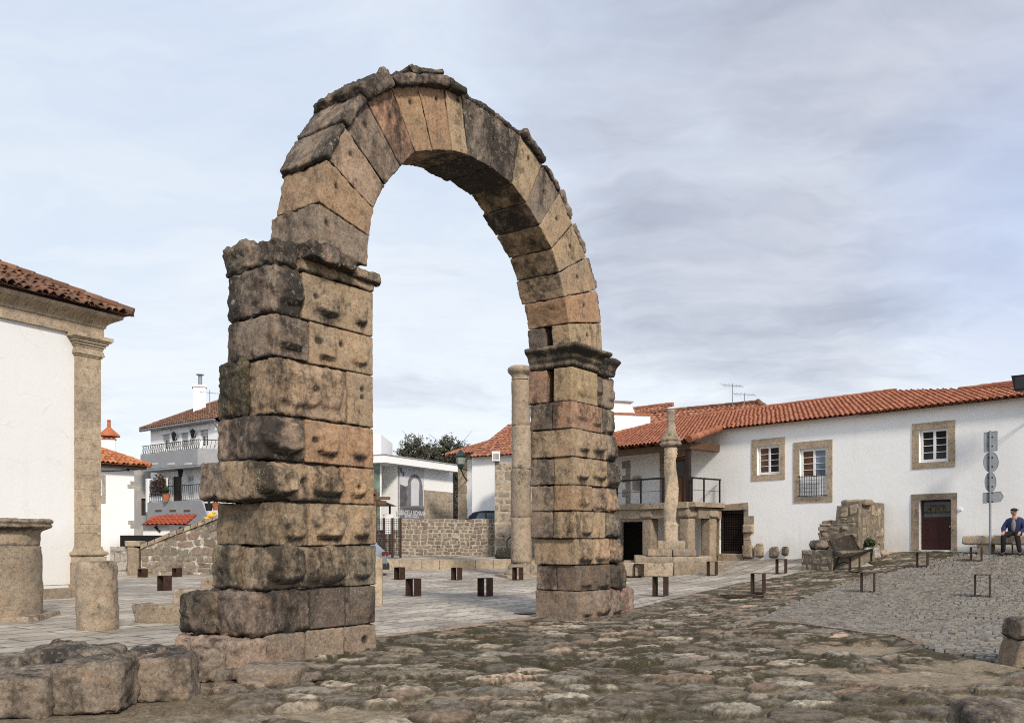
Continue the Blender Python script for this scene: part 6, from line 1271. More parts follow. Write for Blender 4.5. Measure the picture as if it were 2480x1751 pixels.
# ------------------------------------------------------------------ tree behind the museum
def tree(label, base, crowns, trunk, n, seed):
    t = thing('olive_tree', label, 'tree', base); rg = np.random.default_rng(seed); mb = MB(); b = np.array(base); 
    for tr in trunk: mb.tube([np.array(q) for q in tr], [.22-.15*i/(len(tr)-1) for i in range(len(tr))], 7)
    for c, r in crowns:
        s0 = np.array(trunk[0][-1]); mid = (s0+np.array(c))/2+rg.normal(0, .2, 3); mb.tube([s0, mid, np.array(c)], [.09, .06, .03], 5)
        for k in range(5): d = rg.normal(size=3)*np.array(r)*.55; mb.tube([np.array(c), np.array(c)+d], [.03, .01], 4)
    mb.build('trunk', M['bark'], t, True)
    P_ = []
    for c, r in crowns:
        m_ = int(n*r[0]*r[2]); d = rg.normal(size=(m_, 3)); d /= np.linalg.norm(d, axis=1)[:, None]; rr = rg.uniform(.1, 1., m_)**.45; cl = .62+.75*perlin(d*2.6+seed+c[0]); P_.append(np.array(c)+d*(rr*np.clip(cl, .15, 1.15))[:, None]*np.array(r))
    p = np.concatenate(P_); keep = fbm(p*1.5, 3) > -.06; p = p[keep]; m_ = len(p); a = rg.normal(size=(m_, 3)); a /= np.linalg.norm(a, axis=1)[:, None]; bb = np.cross(a, rg.normal(size=(m_, 3))); bb /= np.linalg.norm(bb, axis=1)[:, None]; s_ = .11*rg.uniform(.6, 1.5, m_)[:, None]
    V = np.stack([p-a*s_*.6, p+bb*s_*.3, p+a*s_, p-bb*s_*.3], 1).reshape(-1, 3); tn = np.repeat(np.clip(.45+.5*fbm(p*.8+7, 3)+rg.normal(0, .2, m_), 0, 1), 4)
    npmesh('crown', V, np.arange(4*m_).reshape(m_, 4), M['leaf'], t, False, {'tint': tn})
TYr = 70.
q = lambda x, y, Y=TYr: tuple(P(*c3(x, y), Y))
tb = q(785, 640); tree('dark grey-green olive tree rising behind the museum roof', (tb[0], TYr, dz0),
 [(q(425, 195), (1.9, 1.6, 1.5)), (q(330, 245), (1.3, 1.2, 1.0)), (q(480, 240), (1.6, 1.5, 1.1)), (q(560, 250), (1.6, 1.5, 1.2)), (q(640, 235), (1.4, 1.4, 1.3)), (q(690, 175), (1.1, 1.1, 1.2)), (q(750, 240), (1.9, 1.6, 1.8)), (q(800, 205), (.9, .9, .9)), (q(725, 300), (1.5, 1.4, 1.2)), (q(775, 420), (.9, .9, 2.2)), (q(785, 580), (.9, .9, 1.8)), (q(770, 700), (1.2, 1.2, 1.6)), (q(600, 310), (2.2, 1.4, .9)), (q(400, 290), (2.2, 1.4, .9))],
 [[(tb[0], TYr, dz0), q(785, 560), q(765, 420), q(735, 320)]], 1150, 9)
# ------------------------------------------------------------------ left background: tiled house, grey annex, fence, walls
c4 = lambda x, y: (230+x/3.2418, 900+y/3.2418)
LFr = Frame(*P(*c4(308, 900), 44)[:2], .62, .785)
if LFr.M[0] < 0: LFr.M = -LFr.M
lh = thing('tiled_cottage', 'white cottage with an orange hipped tile roof and a chimney beside the chapel', 'cottage', LFr.pt(-1, 0, 0))
lz1 = LFr.px(*c4(308, 740))[1]; lws = [LFr.px(*c4(28, 890))[0], LFr.px(*c4(56, 890))[0], LFr.px(*c4(40, 968))[1], LFr.px(*c4(40, 830))[1]]
wall(LFr, -9, 0, -.6, lz1, [tuple(lws)], M['plaster'], 'wall', lh)
mb = MB(); mb.fbox(LFr, -9, -.01, -.6, lz1, -7, -.3); mb.build('wall', M['plaster'], lh)
surround(LFr, (lws[0]-.4, LFr.px(*c4(83, 900))[0], lws[2]-.4, LFr.px(*c4(40, 805))[1]), lws, lh, M['grey'], rec=.15); window(LFr, *lws, lh, rows=4, leaves=1)
qs = MB()
for x0, x1, y0, y1 in ((278, 308, 860, 882), (255, 308, 886, 916), (260, 308, 1168, 1196), (278, 308, 1200, 1226)): a = LFr.px(*c4(x0, y0))[0]; qs.tint = random.random(); qs.fbox(LFr, a, .02, LFr.px(*c4(300, y1))[1], LFr.px(*c4(300, y0))[1], -.3, .025)
qs.build('stone_quoins', M['grey'], lh)
lo_ = .55; lez = LFr.px(*c4(345, 735), lo_)[1]; lsl = .46; lq = 3.4
A_, B_ = LFr.pt(-9.5, lez, lo_), LFr.pt(lo_, lez, lo_); C_ = LFr.pt(lo_-lq-.5, lez+lq*lsl+.25, lo_-lq-.5); D_ = LFr.pt(-9.5, lez+lq*lsl+.25, lo_-lq-.5)
lr = tiles('roof', A_, B_, C_, D_, M['tile_or'], lh, per=.26, row=.38, hgt=.08, old=.5, seed=41); tiles('roof', B_, LFr.pt(lo_, lez, -8), C_+np.array([-.02, .0, 0]), C_, M['tile_or'], lh, per=.26, row=.38, hgt=.08, old=.5, seed=42); ridge('hip_tiles', B_, C_, M['tile_or'], lr, r=.13, step=.42)
ev = MB(); ev.fbox(LFr, -9, lo_-.12, lez-.16, lez-.03, -6.5, lo_-.12); ev.build('eave_board', M['wood_dk'], lh)
chY = 45.5; cx_ = P(*c4(110, 600), chY)[0]; z0_, z1_ = P(*c4(110, 640), chY)[2], P(*c4(110, 535), chY)[2]; hwid = 45/3.2418/F*chY
mb = MB(); mb.box((cx_, chY, (z0_-1+z1_)/2), (2*hwid, 2*hwid, z1_-z0_+1), .4); ch = mb.build('chimney', M['plaster'], lh)
zc4 = lambda y: P(*c4(110, y), chY)[2]
mb = MB()
for dx_, dy_ in ((-1, -1), (1, -1), (1, 1), (-1, 1), (0, -1), (0, 1), (-1, 0), (1, 0)): c_, s_ = math.cos(.4), math.sin(.4); mb.box((cx_+hwid*.75*(dx_*c_-dy_*s_), chY+hwid*.75*(dx_*s_+dy_*c_), (z1_+zc4(510))/2), (.11, .11, zc4(510)-z1_), .4)
mb.box((cx_, chY, z1_+.03), (2*hwid+.1, 2*hwid+.1, .06), .4); mb.lathe((cx_, chY, zc4(510)), [(hwid*1.95, 0), (hwid*1.85, .08), (hwid*.6, .40), (hwid*.5, .45)], 8); zf = zc4(470)
mb.lathe((cx_, chY, 0), [(hwid*.5, zf-.05), (hwid*.42, zf+.1), (hwid*.5, zf+.16), (hwid*.3, zf+.22), (hwid*.28, zf+.5), (hwid*.36, zf+.55), (hwid*.16, zf+.62), (.02, zc4(412))], 12); mb.build('chimney_cap', M['terracotta'], ch)
# cable strung on the cottage wall
mb = MB(); pts = [LFr.pt(LFr.px(*c4(x, y), .08)[0], LFr.px(*c4(x, y), .08)[1], .08) for x, y in ((28, 778), (120, 780), (200, 777), (262, 770), (308, 766))]; mb.tube(pts, .02, 5); mb.ball(pts[3], .07, 8, 6); mb.build('cable', M['plastic'], lh)
# two-storey house with balconies
BF = Frame(*P(527, 1017, 54)[:2], .782, -.623)
bh = thing('balcony_house', 'white two-storey house with grey balcony parapets, dark railings and a brown tiled roof', 'house', BF.pt(-4, 0, 0))
be = lambda x, y=900, m=0: BF.px(*c4(x, y), m)[0]
bz_ = lambda x, y, m=0: BF.px(*c4(x, y), m)[1]
def br(x0, y0, x1, y1, m=0): cx = (x0+x1)/2; cy = (y0+y1)/2; return be(x0, cy, m), be(x1, cy, m), bz_(cx, y1, m), bz_(cx, y0, m)
U1, U2, U3 = br(533, 490, 586, 615), br(678, 478, 730, 600), br(826, 455, 888, 590)
D1, D2, D3 = br(608, 822, 680, 1030), br(722, 812, 775, 1000), br(836, 836, 890, 958); D0 = br(520, 850, 578, 975)
eL = be(437, 600); ezb = bz_(940, 388)
wall(BF, eL, 0, -1, ezb, [U1, U2, U3, D1, D2, D3, D0], M['plaster_new'], 'wall', bh)
mb = MB(); mb.fbox(BF, eL, 0, -1, ezb, -8.5, -.3); mb.build('wall', M['plaster'], bh)
mb = MB(); mb.fprism(Frame(*BF.pt(0, 0)[:2], -BF.M[0], -BF.M[1]), [(0, ezb-.2), (8.5, ezb-.2), (4.5, ezb+2.1)], 0, .2); mb.build('gable', M['plaster'], bh)
for k, u_ in enumerate((U1, U3)):
    mb = MB(); mb.fbox(BF, u_[0]-.22, u_[1]+.22, u_[3]-.02, u_[3]+.28, 0, .10); mb.build('shutter_box', M['white'], bh); mid = u_[3]-(u_[3]-u_[2])*.26
    mb = MB(); [mb.fbox(BF, u_[0], u_[1], mid+(u_[3]-mid)*q_/5, mid+(u_[3]-mid)*(q_+1)/5-.012, -.1, -.06) for q_ in range(5)]; mb.build('roller_shutter', M['shutter'], bh)
    window(BF, u_[0], u_[1], u_[2], mid, bh, rows=4)
mb = MB(); mb.fbox(BF, U2[0]-.28, U2[1]+.28, U2[3]-.02, U2[3]+.32, 0, .10); mb.build('shutter_box', M['white'], bh)
mb = MB(); [mb.fbox(BF, U2[0], U2[1], U2[2]+(U2[3]-U2[2])*q_/16, U2[2]+(U2[3]-U2[2])*(q_+1)/16-.015, -.1, -.06) for q_ in range(16)]; mb.build('roller_shutter', M['shutter'], bh)
mb = MB(); mb.fbox(BF, D1[0], D1[1], D1[2], D1[3], -.16, -.1); mb.build('door', M['wood_dk'], bh)
mb = MB(); mb.fbox(BF, D2[0], D2[1], D2[2], D2[3], -.16, -.1); dw = mb.build('door', M['white'], bh); dw['label'] = 'white door with a glazed top'
mb = MB(); mb.fquad(BF, D2[0]+.08, D2[1]-.08, D2[2]+(D2[3]-D2[2])*.76, D2[3]-.1, -.095); mb.build('pane', M['glass_blue'], dw)
window(BF, *D3, bh, rows=4, glasses=[M['glass_blue']]); window(BF, *D0, bh, rows=4)
for u_ in (D3, D0): mb = MB(); mb.fbox(BF, u_[0]-.25, u_[1]+.2, u_[3], u_[3]+.25, 0, .1); mb.build('shutter_box', M['white'], bh)
# upper balcony
bo_ = 1.15; bl = be(357, 680, bo_); btop = bz_(845, 598, bo_); bbt = bz_(845, 725, bo_); brt = -.0
mb = MB(); mb.fbox(BF, bl, -.35, bbt, btop, bo_-.12, bo_); mb.fbox(BF, bl, bl+.12, bbt, btop, 0, bo_-.12); mb.add([BF.pt(-.35, bbt, bo_), BF.pt(.25, bbt, .0), BF.pt(.25, btop, .0), BF.pt(-.35, btop, bo_)], [(0, 1, 2, 3)]); mb.fbox(BF, bl, .1, bbt-.12, bbt, 0, bo_-.02); par = mb.build('balcony_parapet', M['greypaint'], bh)
sl_ = MB()
for x in (438, 568, 705): a, b, c_, d_ = br(x, 716, x+58, 730, bo_); sl_.fbox(BF, a, b, c_, d_, bo_-.03, bo_+.01)
sl_.build('parapet_slots', M['shutter'], par)
def railing(e0, e1, z0, hgt, m, zig, nm='balcony_railing', side=None):
    mb = MB(); mb.tube([BF.pt(e0, z0+hgt, m), BF.pt(e1, z0+hgt, m)], .025, 5); mb.tube([BF.pt(e0, z0+.04, m), BF.pt(e1, z0+.04, m)], .018, 5); n = int((e1-e0)/.22)
    for k in range(n): a = e0+(e1-e0)*k/n; b = e0+(e1-e0)*(k+1)/n; mb.tube([BF.pt(a, z0+.04, m), BF.pt(b if zig == 1 else a+.12, z0+hgt, m)], .013, 4); (mb.tube([BF.pt(b, z0+hgt, m), BF.pt(b, z0+.04, m)], .013, 4) if zig == 1 else None)
    if side: mb.tube([BF.pt(e1, z0+hgt, m), BF.pt(*side)], .025, 5); [mb.tube([BF.pt(e1+(side[0]-e1)*t, z0+.0, m+(side[2]-m)*t), BF.pt(e1+(side[0]-e1)*(t+.1), z0+hgt, m+(side[2]-m)*(t+.1))], .013, 4) for t in np.linspace(0, .9, 6)]
    return mb.build(nm, M['iron'], bh)
railing(bl+.05, -.35, btop, .55, bo_-.06, 1, side=(.22, btop+.55, .0))
# ground-floor terrace parapet
lo = 1.35; ll = be(412, 1080, lo); lr_ = be(835, 1050, lo); ltop = bz_(620, 1016, lo); lbt = bz_(620, 1150, lo)
mb = MB(); mb.fprism(BF, [(ll, lbt-.4), (lr_+.9, lbt-.4), (lr_, ltop), (ll, ltop)], lo-.14, lo); mb.fbox(BF, ll, lr_+.8, lbt-1, lbt+.2, 0, lo-.14); lp_ = mb.build('terrace_parapet', M['greypaint'], bh)
sl_ = MB()
for x in (474, 585, 697): a, b, c_, d_ = br(x, 1084, x+50, 1100, lo); sl_.fbox(BF, a, b, c_, d_, lo-.03, lo+.01)
sl_.build('parapet_slots', M['wood_beam'], lp_)
railing(ll+.1, lr_-.05, ltop, .95, lo-.07, 0, 'terrace_railing')
mb = MB(); mb.fbox(BF, lr_-.02, lr_+3, lbt-.6, ltop+.65, 0, lo-.2); mb.build('porch_wall', M['plaster'], bh)
# lanterns, trellis with climber, gutter
for x, y, m in ((618, 505, .25), (766, 483, .25)):
    e, z_ = BF.px(*c4(x, y), m); mb = MB(); mb.lathe(BF.pt(e, z_-.2, m), [(.05, -.12), (.10, .0), (.16, .32), (.18, .34), (.03, .48)], 6); mb.tube([BF.pt(e, z_-.1, 0), BF.pt(e, z_-.28, m*.5), BF.pt(e, z_-.25, m)], .03, 5); mb.build('wall_lantern', M['iron'], bh)
e, z_ = BF.px(*c4(670, 800), .6); mb = MB(); mb.lathe(BF.pt(e, z_-.2, .6), [(.06, -.05), (.12, .0), (.18, .4), (.2, .42), (.03, .55)], 6); mb.tube([BF.pt(e, z_+.3, .6), BF.pt(e, bbt-.1, .6)], .02, 5); mb.build('hanging_lantern', M['iron'], bh)
ta, tb_, tz0, tz1 = br(426, 845, 560, 975, lo-.1); tr = MB(); n = 11
for k in range(-n, n):
    for sgn in (1, -1):
        e0 = ta+(tb_-ta)*k/n*1.; pts = []
        for t in np.linspace(0, 1, 14):
            e = e0+(tz1-tz0)*t if sgn == 1 else e0+(tb_-ta)-(tz1-tz0)*t*1.
            if ta <= e <= tb_: pts.append(BF.pt(e, tz0+(tz1-tz0)*t, lo-.1))
        if len(pts) > 1: tr.tube([pts[0], pts[-1]], .022, 4)
tr.build('trellis', M['wood_dk'], bh)
mb = MB(); mb.fbox(BF, ta-.12, tb_, tz0-.3, tz1+.05, lo-.2, lo-.16); mb.fbox(BF, ta-.35, ta-.1, tz0-1, tz1+.1, lo-.3, lo-.05); mb.build('screen_wall', M['plaster'], bh)
bush(BF.pt((ta+tb_)/2+.5, (tz0+tz1)/2+.2, lo), .9, .15, 1.0, 420, 'climbing_plant', simple('russet_leaves', (.075, .04, .032), .8), bh, .11, 3)
gu = MB(); gu.tube([BF.pt(eL-.6, ezb-.02, .42), BF.pt(.3, ezb-.0, .42)], .09, 7); gu.tube([BF.pt(.2, ezb-.05, .42), BF.pt(.15, ezb-.5, .1), BF.pt(.3, ezb-1.0, -.9), BF.pt(.3, ezb-1.2, -1.), BF.pt(.3, .5, -1.)], .05, 6); gu.build('gutter', M['steel'], bh)
bq = 4.2; bsl = .50; rez = ezb+.05
ep = .45
rA, rB = BF.pt(eL-.55, rez, ep), BF.pt(.35, rez, ep); rC, rD = BF.pt(.35, rez+(bq+ep)*bsl, -bq), BF.pt(eL+2.3, rez+(bq+ep)*bsl, -bq)
rr_ = tiles('roof', rA, rB, rC, rD, M['tile_old'], bh, per=.27, row=.38, hgt=.06, old=.4, seed=51); tiles('roof', BF.pt(eL-.55, rez, -9), rA, rD, rD+np.array([.01, 0, 0]), M['tile_old'], bh, per=.27, row=.38, hgt=.06, old=.4, seed=52)
ridge('ridge_tiles', rD, rC, M['tile_old'], rr_, r=.14, step=.45); ridge('hip_tiles', rA, rD, M['tile_old'], rr_, r=.13, step=.45); tiles('roof', BF.pt(.35, rez, -bq*2-ep), BF.pt(eL-.5, rez, -bq*2-ep), rD, rC, M['tile_old'], bh, per=.27, row=.5, hgt=.06, old=.4, seed=53)
cY = 59.5; p0 = P(*c4(820, 260), cY); p1 = P(*c4(820, 118), cY); hw_ = 46/3.2418/F*cY; mb = MB(); mb.box((p0[0], cY, (p0[2]-1.2+p1[2])/2), (2*hw_, 1.0, p1[2]-p0[2]+1.2), .35); mb.box((p0[0], cY, p1[2]-.02), (2*hw_+.14, 1.14, .14), .35); ch2 = mb.build('chimney', M['plaster'], bh)
mb = MB(); mb.tube([(p0[0]+.05, cY, p1[2]), P(*c4(820, 28), cY)+np.array([.05, 0, 0])], .13, 10); q_ = P(*c4(820, 20), cY); mb.lathe((p0[0]+.05, cY, q_[2]-.1), [(.14, 0), (.26, .03), (.26, .08), (.05, .12)], 10); mb.build('flue', M['steel'], ch2)
ab = P(*c4(900, 360), 56); antenna(ab, 'television antenna on a pole before the chimney of the balcony house', P(*c4(900, 145), 56)[2]-ab[2], .6)
# grey stained annex between the houses
gx0, gx1 = P(*c4(306, 900), 59)[0], P(*c4(436, 900), 59)[0]; gzt = P(*c4(370, 752), 59)[2]; an = thing('concrete_annex', 'narrow stained grey concrete building between the cottage and the balcony house', 'building', ((gx0+gx1)/2, 59, -.2))
AFr = Frame(gx0-2, 59, 1, 0); gw = (AFr.px(*c4(362, 1050))[0], AFr.px(*c4(400, 1050))[0], AFr.px(*c4(380, 1128))[1], AFr.px(*c4(380, 995))[1]); wall(AFr, 0, gx1-gx0+2, -1, gzt, [gw], M['greyplaster'], 'wall', an); mb = MB(); mb.fbox(AFr, 0, gx1-gx0+2, -1, gzt, -5, -.3); mb.build('wall', M['greyplaster'], an); window(AFr, *gw, an, rows=3, leaves=1, fm=M['wood_dk'])
# red-roofed lean-to
sY = 47.5; SHF = Frame(P(*c4(378, 1250), sY)[0], sY, 1, -.06); shd = thing('lean_to', 'small white lean-to with a bright red tiled roof below the grey terrace', 'shed', SHF.pt(1, 0))
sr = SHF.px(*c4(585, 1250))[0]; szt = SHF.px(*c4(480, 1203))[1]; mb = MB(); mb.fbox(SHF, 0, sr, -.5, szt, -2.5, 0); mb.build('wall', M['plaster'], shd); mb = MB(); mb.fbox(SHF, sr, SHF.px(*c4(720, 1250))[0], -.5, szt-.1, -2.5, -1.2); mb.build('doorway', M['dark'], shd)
rA, rB = SHF.pt(SHF.px(*c4(365, 1202), .4)[0], szt, .4), SHF.pt(SHF.px(*c4(718, 1196), .4)[0], szt+.02, .4); rzt = P(*c4(620, 1128), sY+1.9)[2]; rC = np.array([P(*c4(803, 1122), sY+1.9)[0], sY+1.9, rzt]); rD = np.array([P(*c4(450, 1140), sY+1.9)[0], sY+1.9, rzt])
mbb = tiles('roof', rA, rB, rC, rD, simple('red_roof_tiles', (.38, .085, .04), .7), shd, per=.24, row=.4, hgt=.05, old=.05, seed=61)
ld = MB(); pts = [SHF.pt(SHF.px(*c4(x, y), .05)[0], SHF.px(*c4(x, y), .05)[1], .05) for x, y in ((475, 1215), (490, 1238), (513, 1255))]; ld.tube(pts, [.09, .05, .05], 6); ld.build('wall_tap', M['iron'], shd)
# black hoarding
fY = 43.4; FFr = Frame(P(*c4(-20, 1400), fY)[0], fY, 1, .02); hd = thing('hoarding', 'matt black hoarding of flat panels behind the low stone wall', 'hoarding', FFr.pt(2, -.1))
e = 0; xs_ = [-20, 24, 128, 300, 530]
for k in range(4):
    a, b = FFr.px(*c4(xs_[k], 1400))[0], FFr.px(*c4(xs_[k+1], 1400))[0]; zt5 = FFr.px(*c4(100, 1280 if k < 2 else 1284))[1]; mb = MB(); mb.fbox(FFr, a, b-.02, -.6, zt5, -.05, .0+.03*(k % 2)); mb.build('panel', M['black'], hd)
# low wall with square pier, sloping rubble wall
lwY = 42.6; LWF = Frame(P(*c4(120, 1500), lwY)[0], lwY, 1, .03); l1 = LWF.px(*c4(250, 1500))[0]; l2 = LWF.px(*c4(360, 1500))[0]; lzb = -.35
lwall = rubble('garden_wall', LWF, lambda e: LWF.px(*c4(180, 1370))[1], 0, l1, lzb, None, mat=M['grey'], mort=M['limewhite'], rh=.42, sw=.5, dep=.4, seed=71, dome=.03, gap=.012, loc=tuple(LWF.pt(0, 0))); tag(lwall, 'low wall of squared grey stones with white pointing beside the black hoarding', 'wall')
gp = thing('gate_pier', 'square granite gate pier with a capstone between the low and the sloping walls', 'pier', LWF.pt((l1+l2)/2, -.2, 0)); zq4 = lambda y: LWF.px(*c4(300, y))[1]
rock('shaft', (*LWF.pt((l1+l2)/2, 0, -.2)[:2], lzb), (l2-l1-.1, .6, zq4(1372)-lzb), .03, 210, M['tanold'], gp, r=.08, amp=.04, sp=.08); rock('capstone', (*LWF.pt((l1+l2)/2, 0, -.2)[:2], zq4(1372)), (l2-l1+.1, .72, zq4(1328)-zq4(1372)), .03, 211, M['tanold'], gp, r=.15, amp=.05, sp=.08)
RWF = Frame(P(*c4(360, 1500), 42.4)[0], 42.4, 1, .02); slp = [(360, 1362), (600, 1262), (830, 1178), (955, 1128), (1150, 1060)]; se = [RWF.px(*c4(*p)) for p in slp]
def topw(e): return float(np.interp(e, [q[0] for q in se], [q[1] for q in se]))-.12
rw = rubble('retaining_wall', RWF, topw, 0, se[-1][0], -.5, None, mat=M['rubble'], mort=M['limewhite'], rh=.36, sw=.48, dep=.6, seed=72, dome=.05, jit=1.5, gap=.010, loc=tuple(RWF.pt(0, 0))); tag(rw, 'sloping retaining wall of brown rubble with thick white pointing left of the arch', 'wall')
cpm = MB()
for k in range(14):
    a = se[-1][0]*k/14; b = se[-1][0]*(k+1)/14; za, zb = topw(a), topw(b); cpm.tint = random.random(); pts = [(a+.02, za-.06), (b-.02, zb-.06), (b-.02, zb+.14+random.uniform(-.03, .02)), (a+.02, za+.14)]; cpm.fprism(RWF, pts, -.5, .08+random.uniform(-.02, .03))
cpm.build('coping', M['tanold'], rw)
ter = MB(); ter.hexa([RWF.pt(.3, -.5, -.6), RWF.pt(7.5, -.5, -.6), RWF.pt(7.5, -.5, -10), RWF.pt(.3, -.5, -10), RWF.pt(.3, topw(.3)-.4, -.6), RWF.pt(7.5, topw(6)+.0, -.6), RWF.pt(7.5, topw(6), -10), RWF.pt(.3, topw(.3)-.4, -10)]); tag(ter.build('raised_terrace', M['greypaint']), kind='structure')
for k, (x, y, lab, s_) in enumerate(((908, 1140, 'larger yellow toy duck on top of the sloping rubble wall', .25), (868, 1156, 'smaller yellow toy duck on top of the sloping rubble wall', .18))):
    e = RWF.px(*c4(x, y))[0]; d0 = RWF.pt(e, topw(e)+.12, -.2); dk_ = thing('duck_ornament', lab, 'ornament', d0); mb = MB(); mb.ball(d0+np.array([0, 0, s_*.42]), (s_*.62, s_*.42, s_*.42), 14, 9); mb.ball(d0+np.array([s_*.38, 0, s_*1.02]), s_*.32, 12, 8); mb.tube([d0+np.array([-s_*.45, 0, s_*.5]), d0+np.array([-s_*.85, 0, s_*.85])], [s_*.25, s_*.04], 7); mb.build('body', M['yellow'], dk_, True); mb = MB(); mb.tube([d0+np.array([s_*.62, 0, s_*.98]), d0+np.array([s_*.92, 0, s_*.95])], [s_*.14, s_*.05], 6); mb.build('beak', M['orange'], dk_)
for k, (x, y, lab) in enumerate(((895, 1085, 'potted cactus-like plant in a black pot at the end of the terrace'), (950, 1080, 'terracotta pot with a plant at the gate beside the broader pier'), (560, 1010, 'green pot plant hanging on the terrace railing'))):
    YY = 50 if k < 2 else BF.pt(be(560, 1010, lo), 0, lo)[1]-.15; c = P(*c4(x, y), YY); po = thing('potted_plant', lab, 'pot plant', c); mb = MB(); mb.lathe(c, [(.16, -.05), (.24, .35), (.26, .36), (.22, .38)], 12); mb.build('pot', M['plastic'] if k == 0 else M['terracotta'], po); bush(c+np.array([0, 0, .65]), .28 if k != 0 else .14, .22, .42 if k != 2 else .28, 160, 'plant', M['leafgreen'], po, .12, 80+k)
# ------------------------------------------------------------------ seated man on the stone bench
hipx = RF.px(*k3(1160, 1315), .55)[0]; hp = RF.pt(hipx, sbz, .50); man = thing('person', 'man in dark cap and blue jacket seated on the stone bench', 'person', (hp[0], hp[1], sbz))
mf, ml = np.array([RF.M[0], RF.M[1], 0]), np.array([RF.E[0], RF.E[1], 0]); gfz = zg(*(hp[:2]+mf[:2]*.5))
def mp(l, f, z_): return hp+ml*l+mf*f+np.array([0, 0, z_])
def skin(name, verts, edges, radii, mat, parent, root=0, lv=1):
    off = ORG[parent.name]; me = bpy.data.meshes.new('tmp'); me.from_pydata([tuple(np.array(v)-off) for v in verts], edges, []); o = bpy.data.objects.new('tmp', me); COL.objects.link(o); o.modifiers.new('s', 'SKIN'); ss = o.modifiers.new('d', 'SUBSURF'); ss.levels = lv; ss.render_levels = lv
    for i, d in enumerate(me.skin_vertices[0].data): r = radii[i]; d.radius = r if isinstance(r, tuple) else (r, r); d.use_root = (i == root)
    ev = o.evaluated_get(bpy.context.evaluated_depsgraph_get()); m2 = bpy.data.meshes.new_from_object(ev); bpy.data.objects.remove(o); m2.name = name; m2.materials.clear(); m2.materials.append(mat); m2.polygons.foreach_set('use_smooth', np.ones(len(m2.polygons), bool)); return link(name, m2, parent)
fz_ = gfz-sbz+.02
# body (skin): head, neck, hands as one figure under the clothes
bv = [mp(0, .02, .06), mp(0, .0, .30), mp(0, .06, .50), mp(0, .09, .60), mp(0, .12, .66)]; be_ = [(0, 1), (1, 2), (2, 3), (3, 4)]; brd = [.13, .12, .09, .055, .055]
for sgn, el_, wr_ in ((1, (.30, .10, .24), (.24, .38, .09)), (-1, (-.30, .10, .24), (-.20, .40, .10))):
    i0 = len(bv); bv += [mp(sgn*.18, .04, .47), mp(*el_), mp(*wr_)]; be_ += [(2, i0), (i0, i0+1), (i0+1, i0+2)]; brd += [.065, .05, .035]
    hand = i0+2; w_ = np.array(wr_); pm_ = w_+np.array([0, .055, -.03]); bv.append(mp(*pm_)); be_.append((hand, len(bv)-1)); brd.append((.040, .022)); pi_ = len(bv)-1
    for q_ in range(4): a = pm_+np.array([(q_-1.5)*.022, .045, -.018]); b2 = a+np.array([0, .028-.004*abs(q_-1.5), -.03]); bv += [mp(*a), mp(*b2)]; be_ += [(pi_, len(bv)-2), (len(bv)-2, len(bv)-1)]; brd += [.010, .008]
    a = w_+np.array([-sgn*.045, .05, -.03]); b2 = a+np.array([-sgn*.012, .03, -.015]); bv += [mp(*a), mp(*b2)]; be_ += [(hand, len(bv)-2), (len(bv)-2, len(bv)-1)]; brd += [.012, .010]
body = skin('body', bv, be_, brd, M['skin'], man, 1)
# head turned to the man's left
hy = math.radians(58); hd_f = mf*math.cos(hy)+ml*math.sin(hy); hd_l = -mf*math.sin(hy)+ml*math.cos(hy); hc = mp(0, .12, .725)
def hpnt(l, f, z_): return hc+hd_l*l+hd_f*f+np.array([0, 0, z_])
mbh = MB(); n_, m_ = 20, 14; vs = []; 
for i in range(m_+1):
    a = math.pi*i/m_-math.pi/2
    for k in range(n_):
        t_ = 2*math.pi*k/n_; x_ = .076*math.cos(a)*math.cos(t_); y_ = .096*math.cos(a)*math.sin(t_); z_ = .118*math.sin(a)
        if y_ > 0 and z_ < -.02: x_ *= .82; y_ *= .95
        if abs(x_) < .02 and y_ > .06 and -.03 < z_ < .02: y_ += .022*(1-abs(x_)/.02)
        if abs(abs(x_)-.03) < .014 and y_ > .05 and .0 < z_ < .03: y_ -= .010
        if abs(x_) < .03 and y_ > .05 and -.062 < z_ < -.048: y_ -= .007
        vs.append(hpnt(x_, y_, z_))
fs = [(i*n_+k, i*n_+(k+1) % n_, (i+1)*n_+(k+1) % n_, (i+1)*n_+k) for i in range(m_) for k in range(n_)]; mbh.add(vs, fs)
for sgn in (-1, 1): mbh.ball(hpnt(sgn*.08, -.005, -.005), (.014, .02, .03), 8, 6)
mbh.build('head', M['skin'], man, True)
he = MB(); [he.ball(hpnt(sgn*.03, .083, .016), .010, 8, 6) for sgn in (-1, 1)]; he.build('eyes', M['dark'], man)
hm = MB(); hm.ball(hpnt(0, -.02, .015), (.082, .086, .10), 14, 8); hm.build('hair', M['hair'], man, True)
cm = MB(); cp_ = []
for i in range(6):
    a = math.pi*.5*i/5
    for k in range(18): t_ = 2*math.pi*k/18; cp_.append(hpnt(.105*math.cos(a)*math.cos(t_), (.118 if math.sin(t_) > 0 else .112)*math.cos(a)*math.sin(t_)+.01, .055+.072*math.sin(a)))
cm.add(cp_, [(i*18+k, i*18+(k+1) % 18, (i+1)*18+(k+1) % 18, (i+1)*18+k) for i in range(5) for k in range(18)]+[tuple(range(17, -1, -1))]); br_ = [hpnt(.085*math.cos(t_), .07+.09*math.sin(t_), .058-.012*math.sin(t_)) for t_ in np.linspace(0, math.pi, 10)]; cm.add(br_+[q_+np.array([0, 0, .014]) for q_ in br_], [tuple(range(10)), tuple(range(19, 9, -1))]+[(i, i+1, 11+i, 10+i) for i in range(9)]); cm.build('cap', M['cap'], man, True)
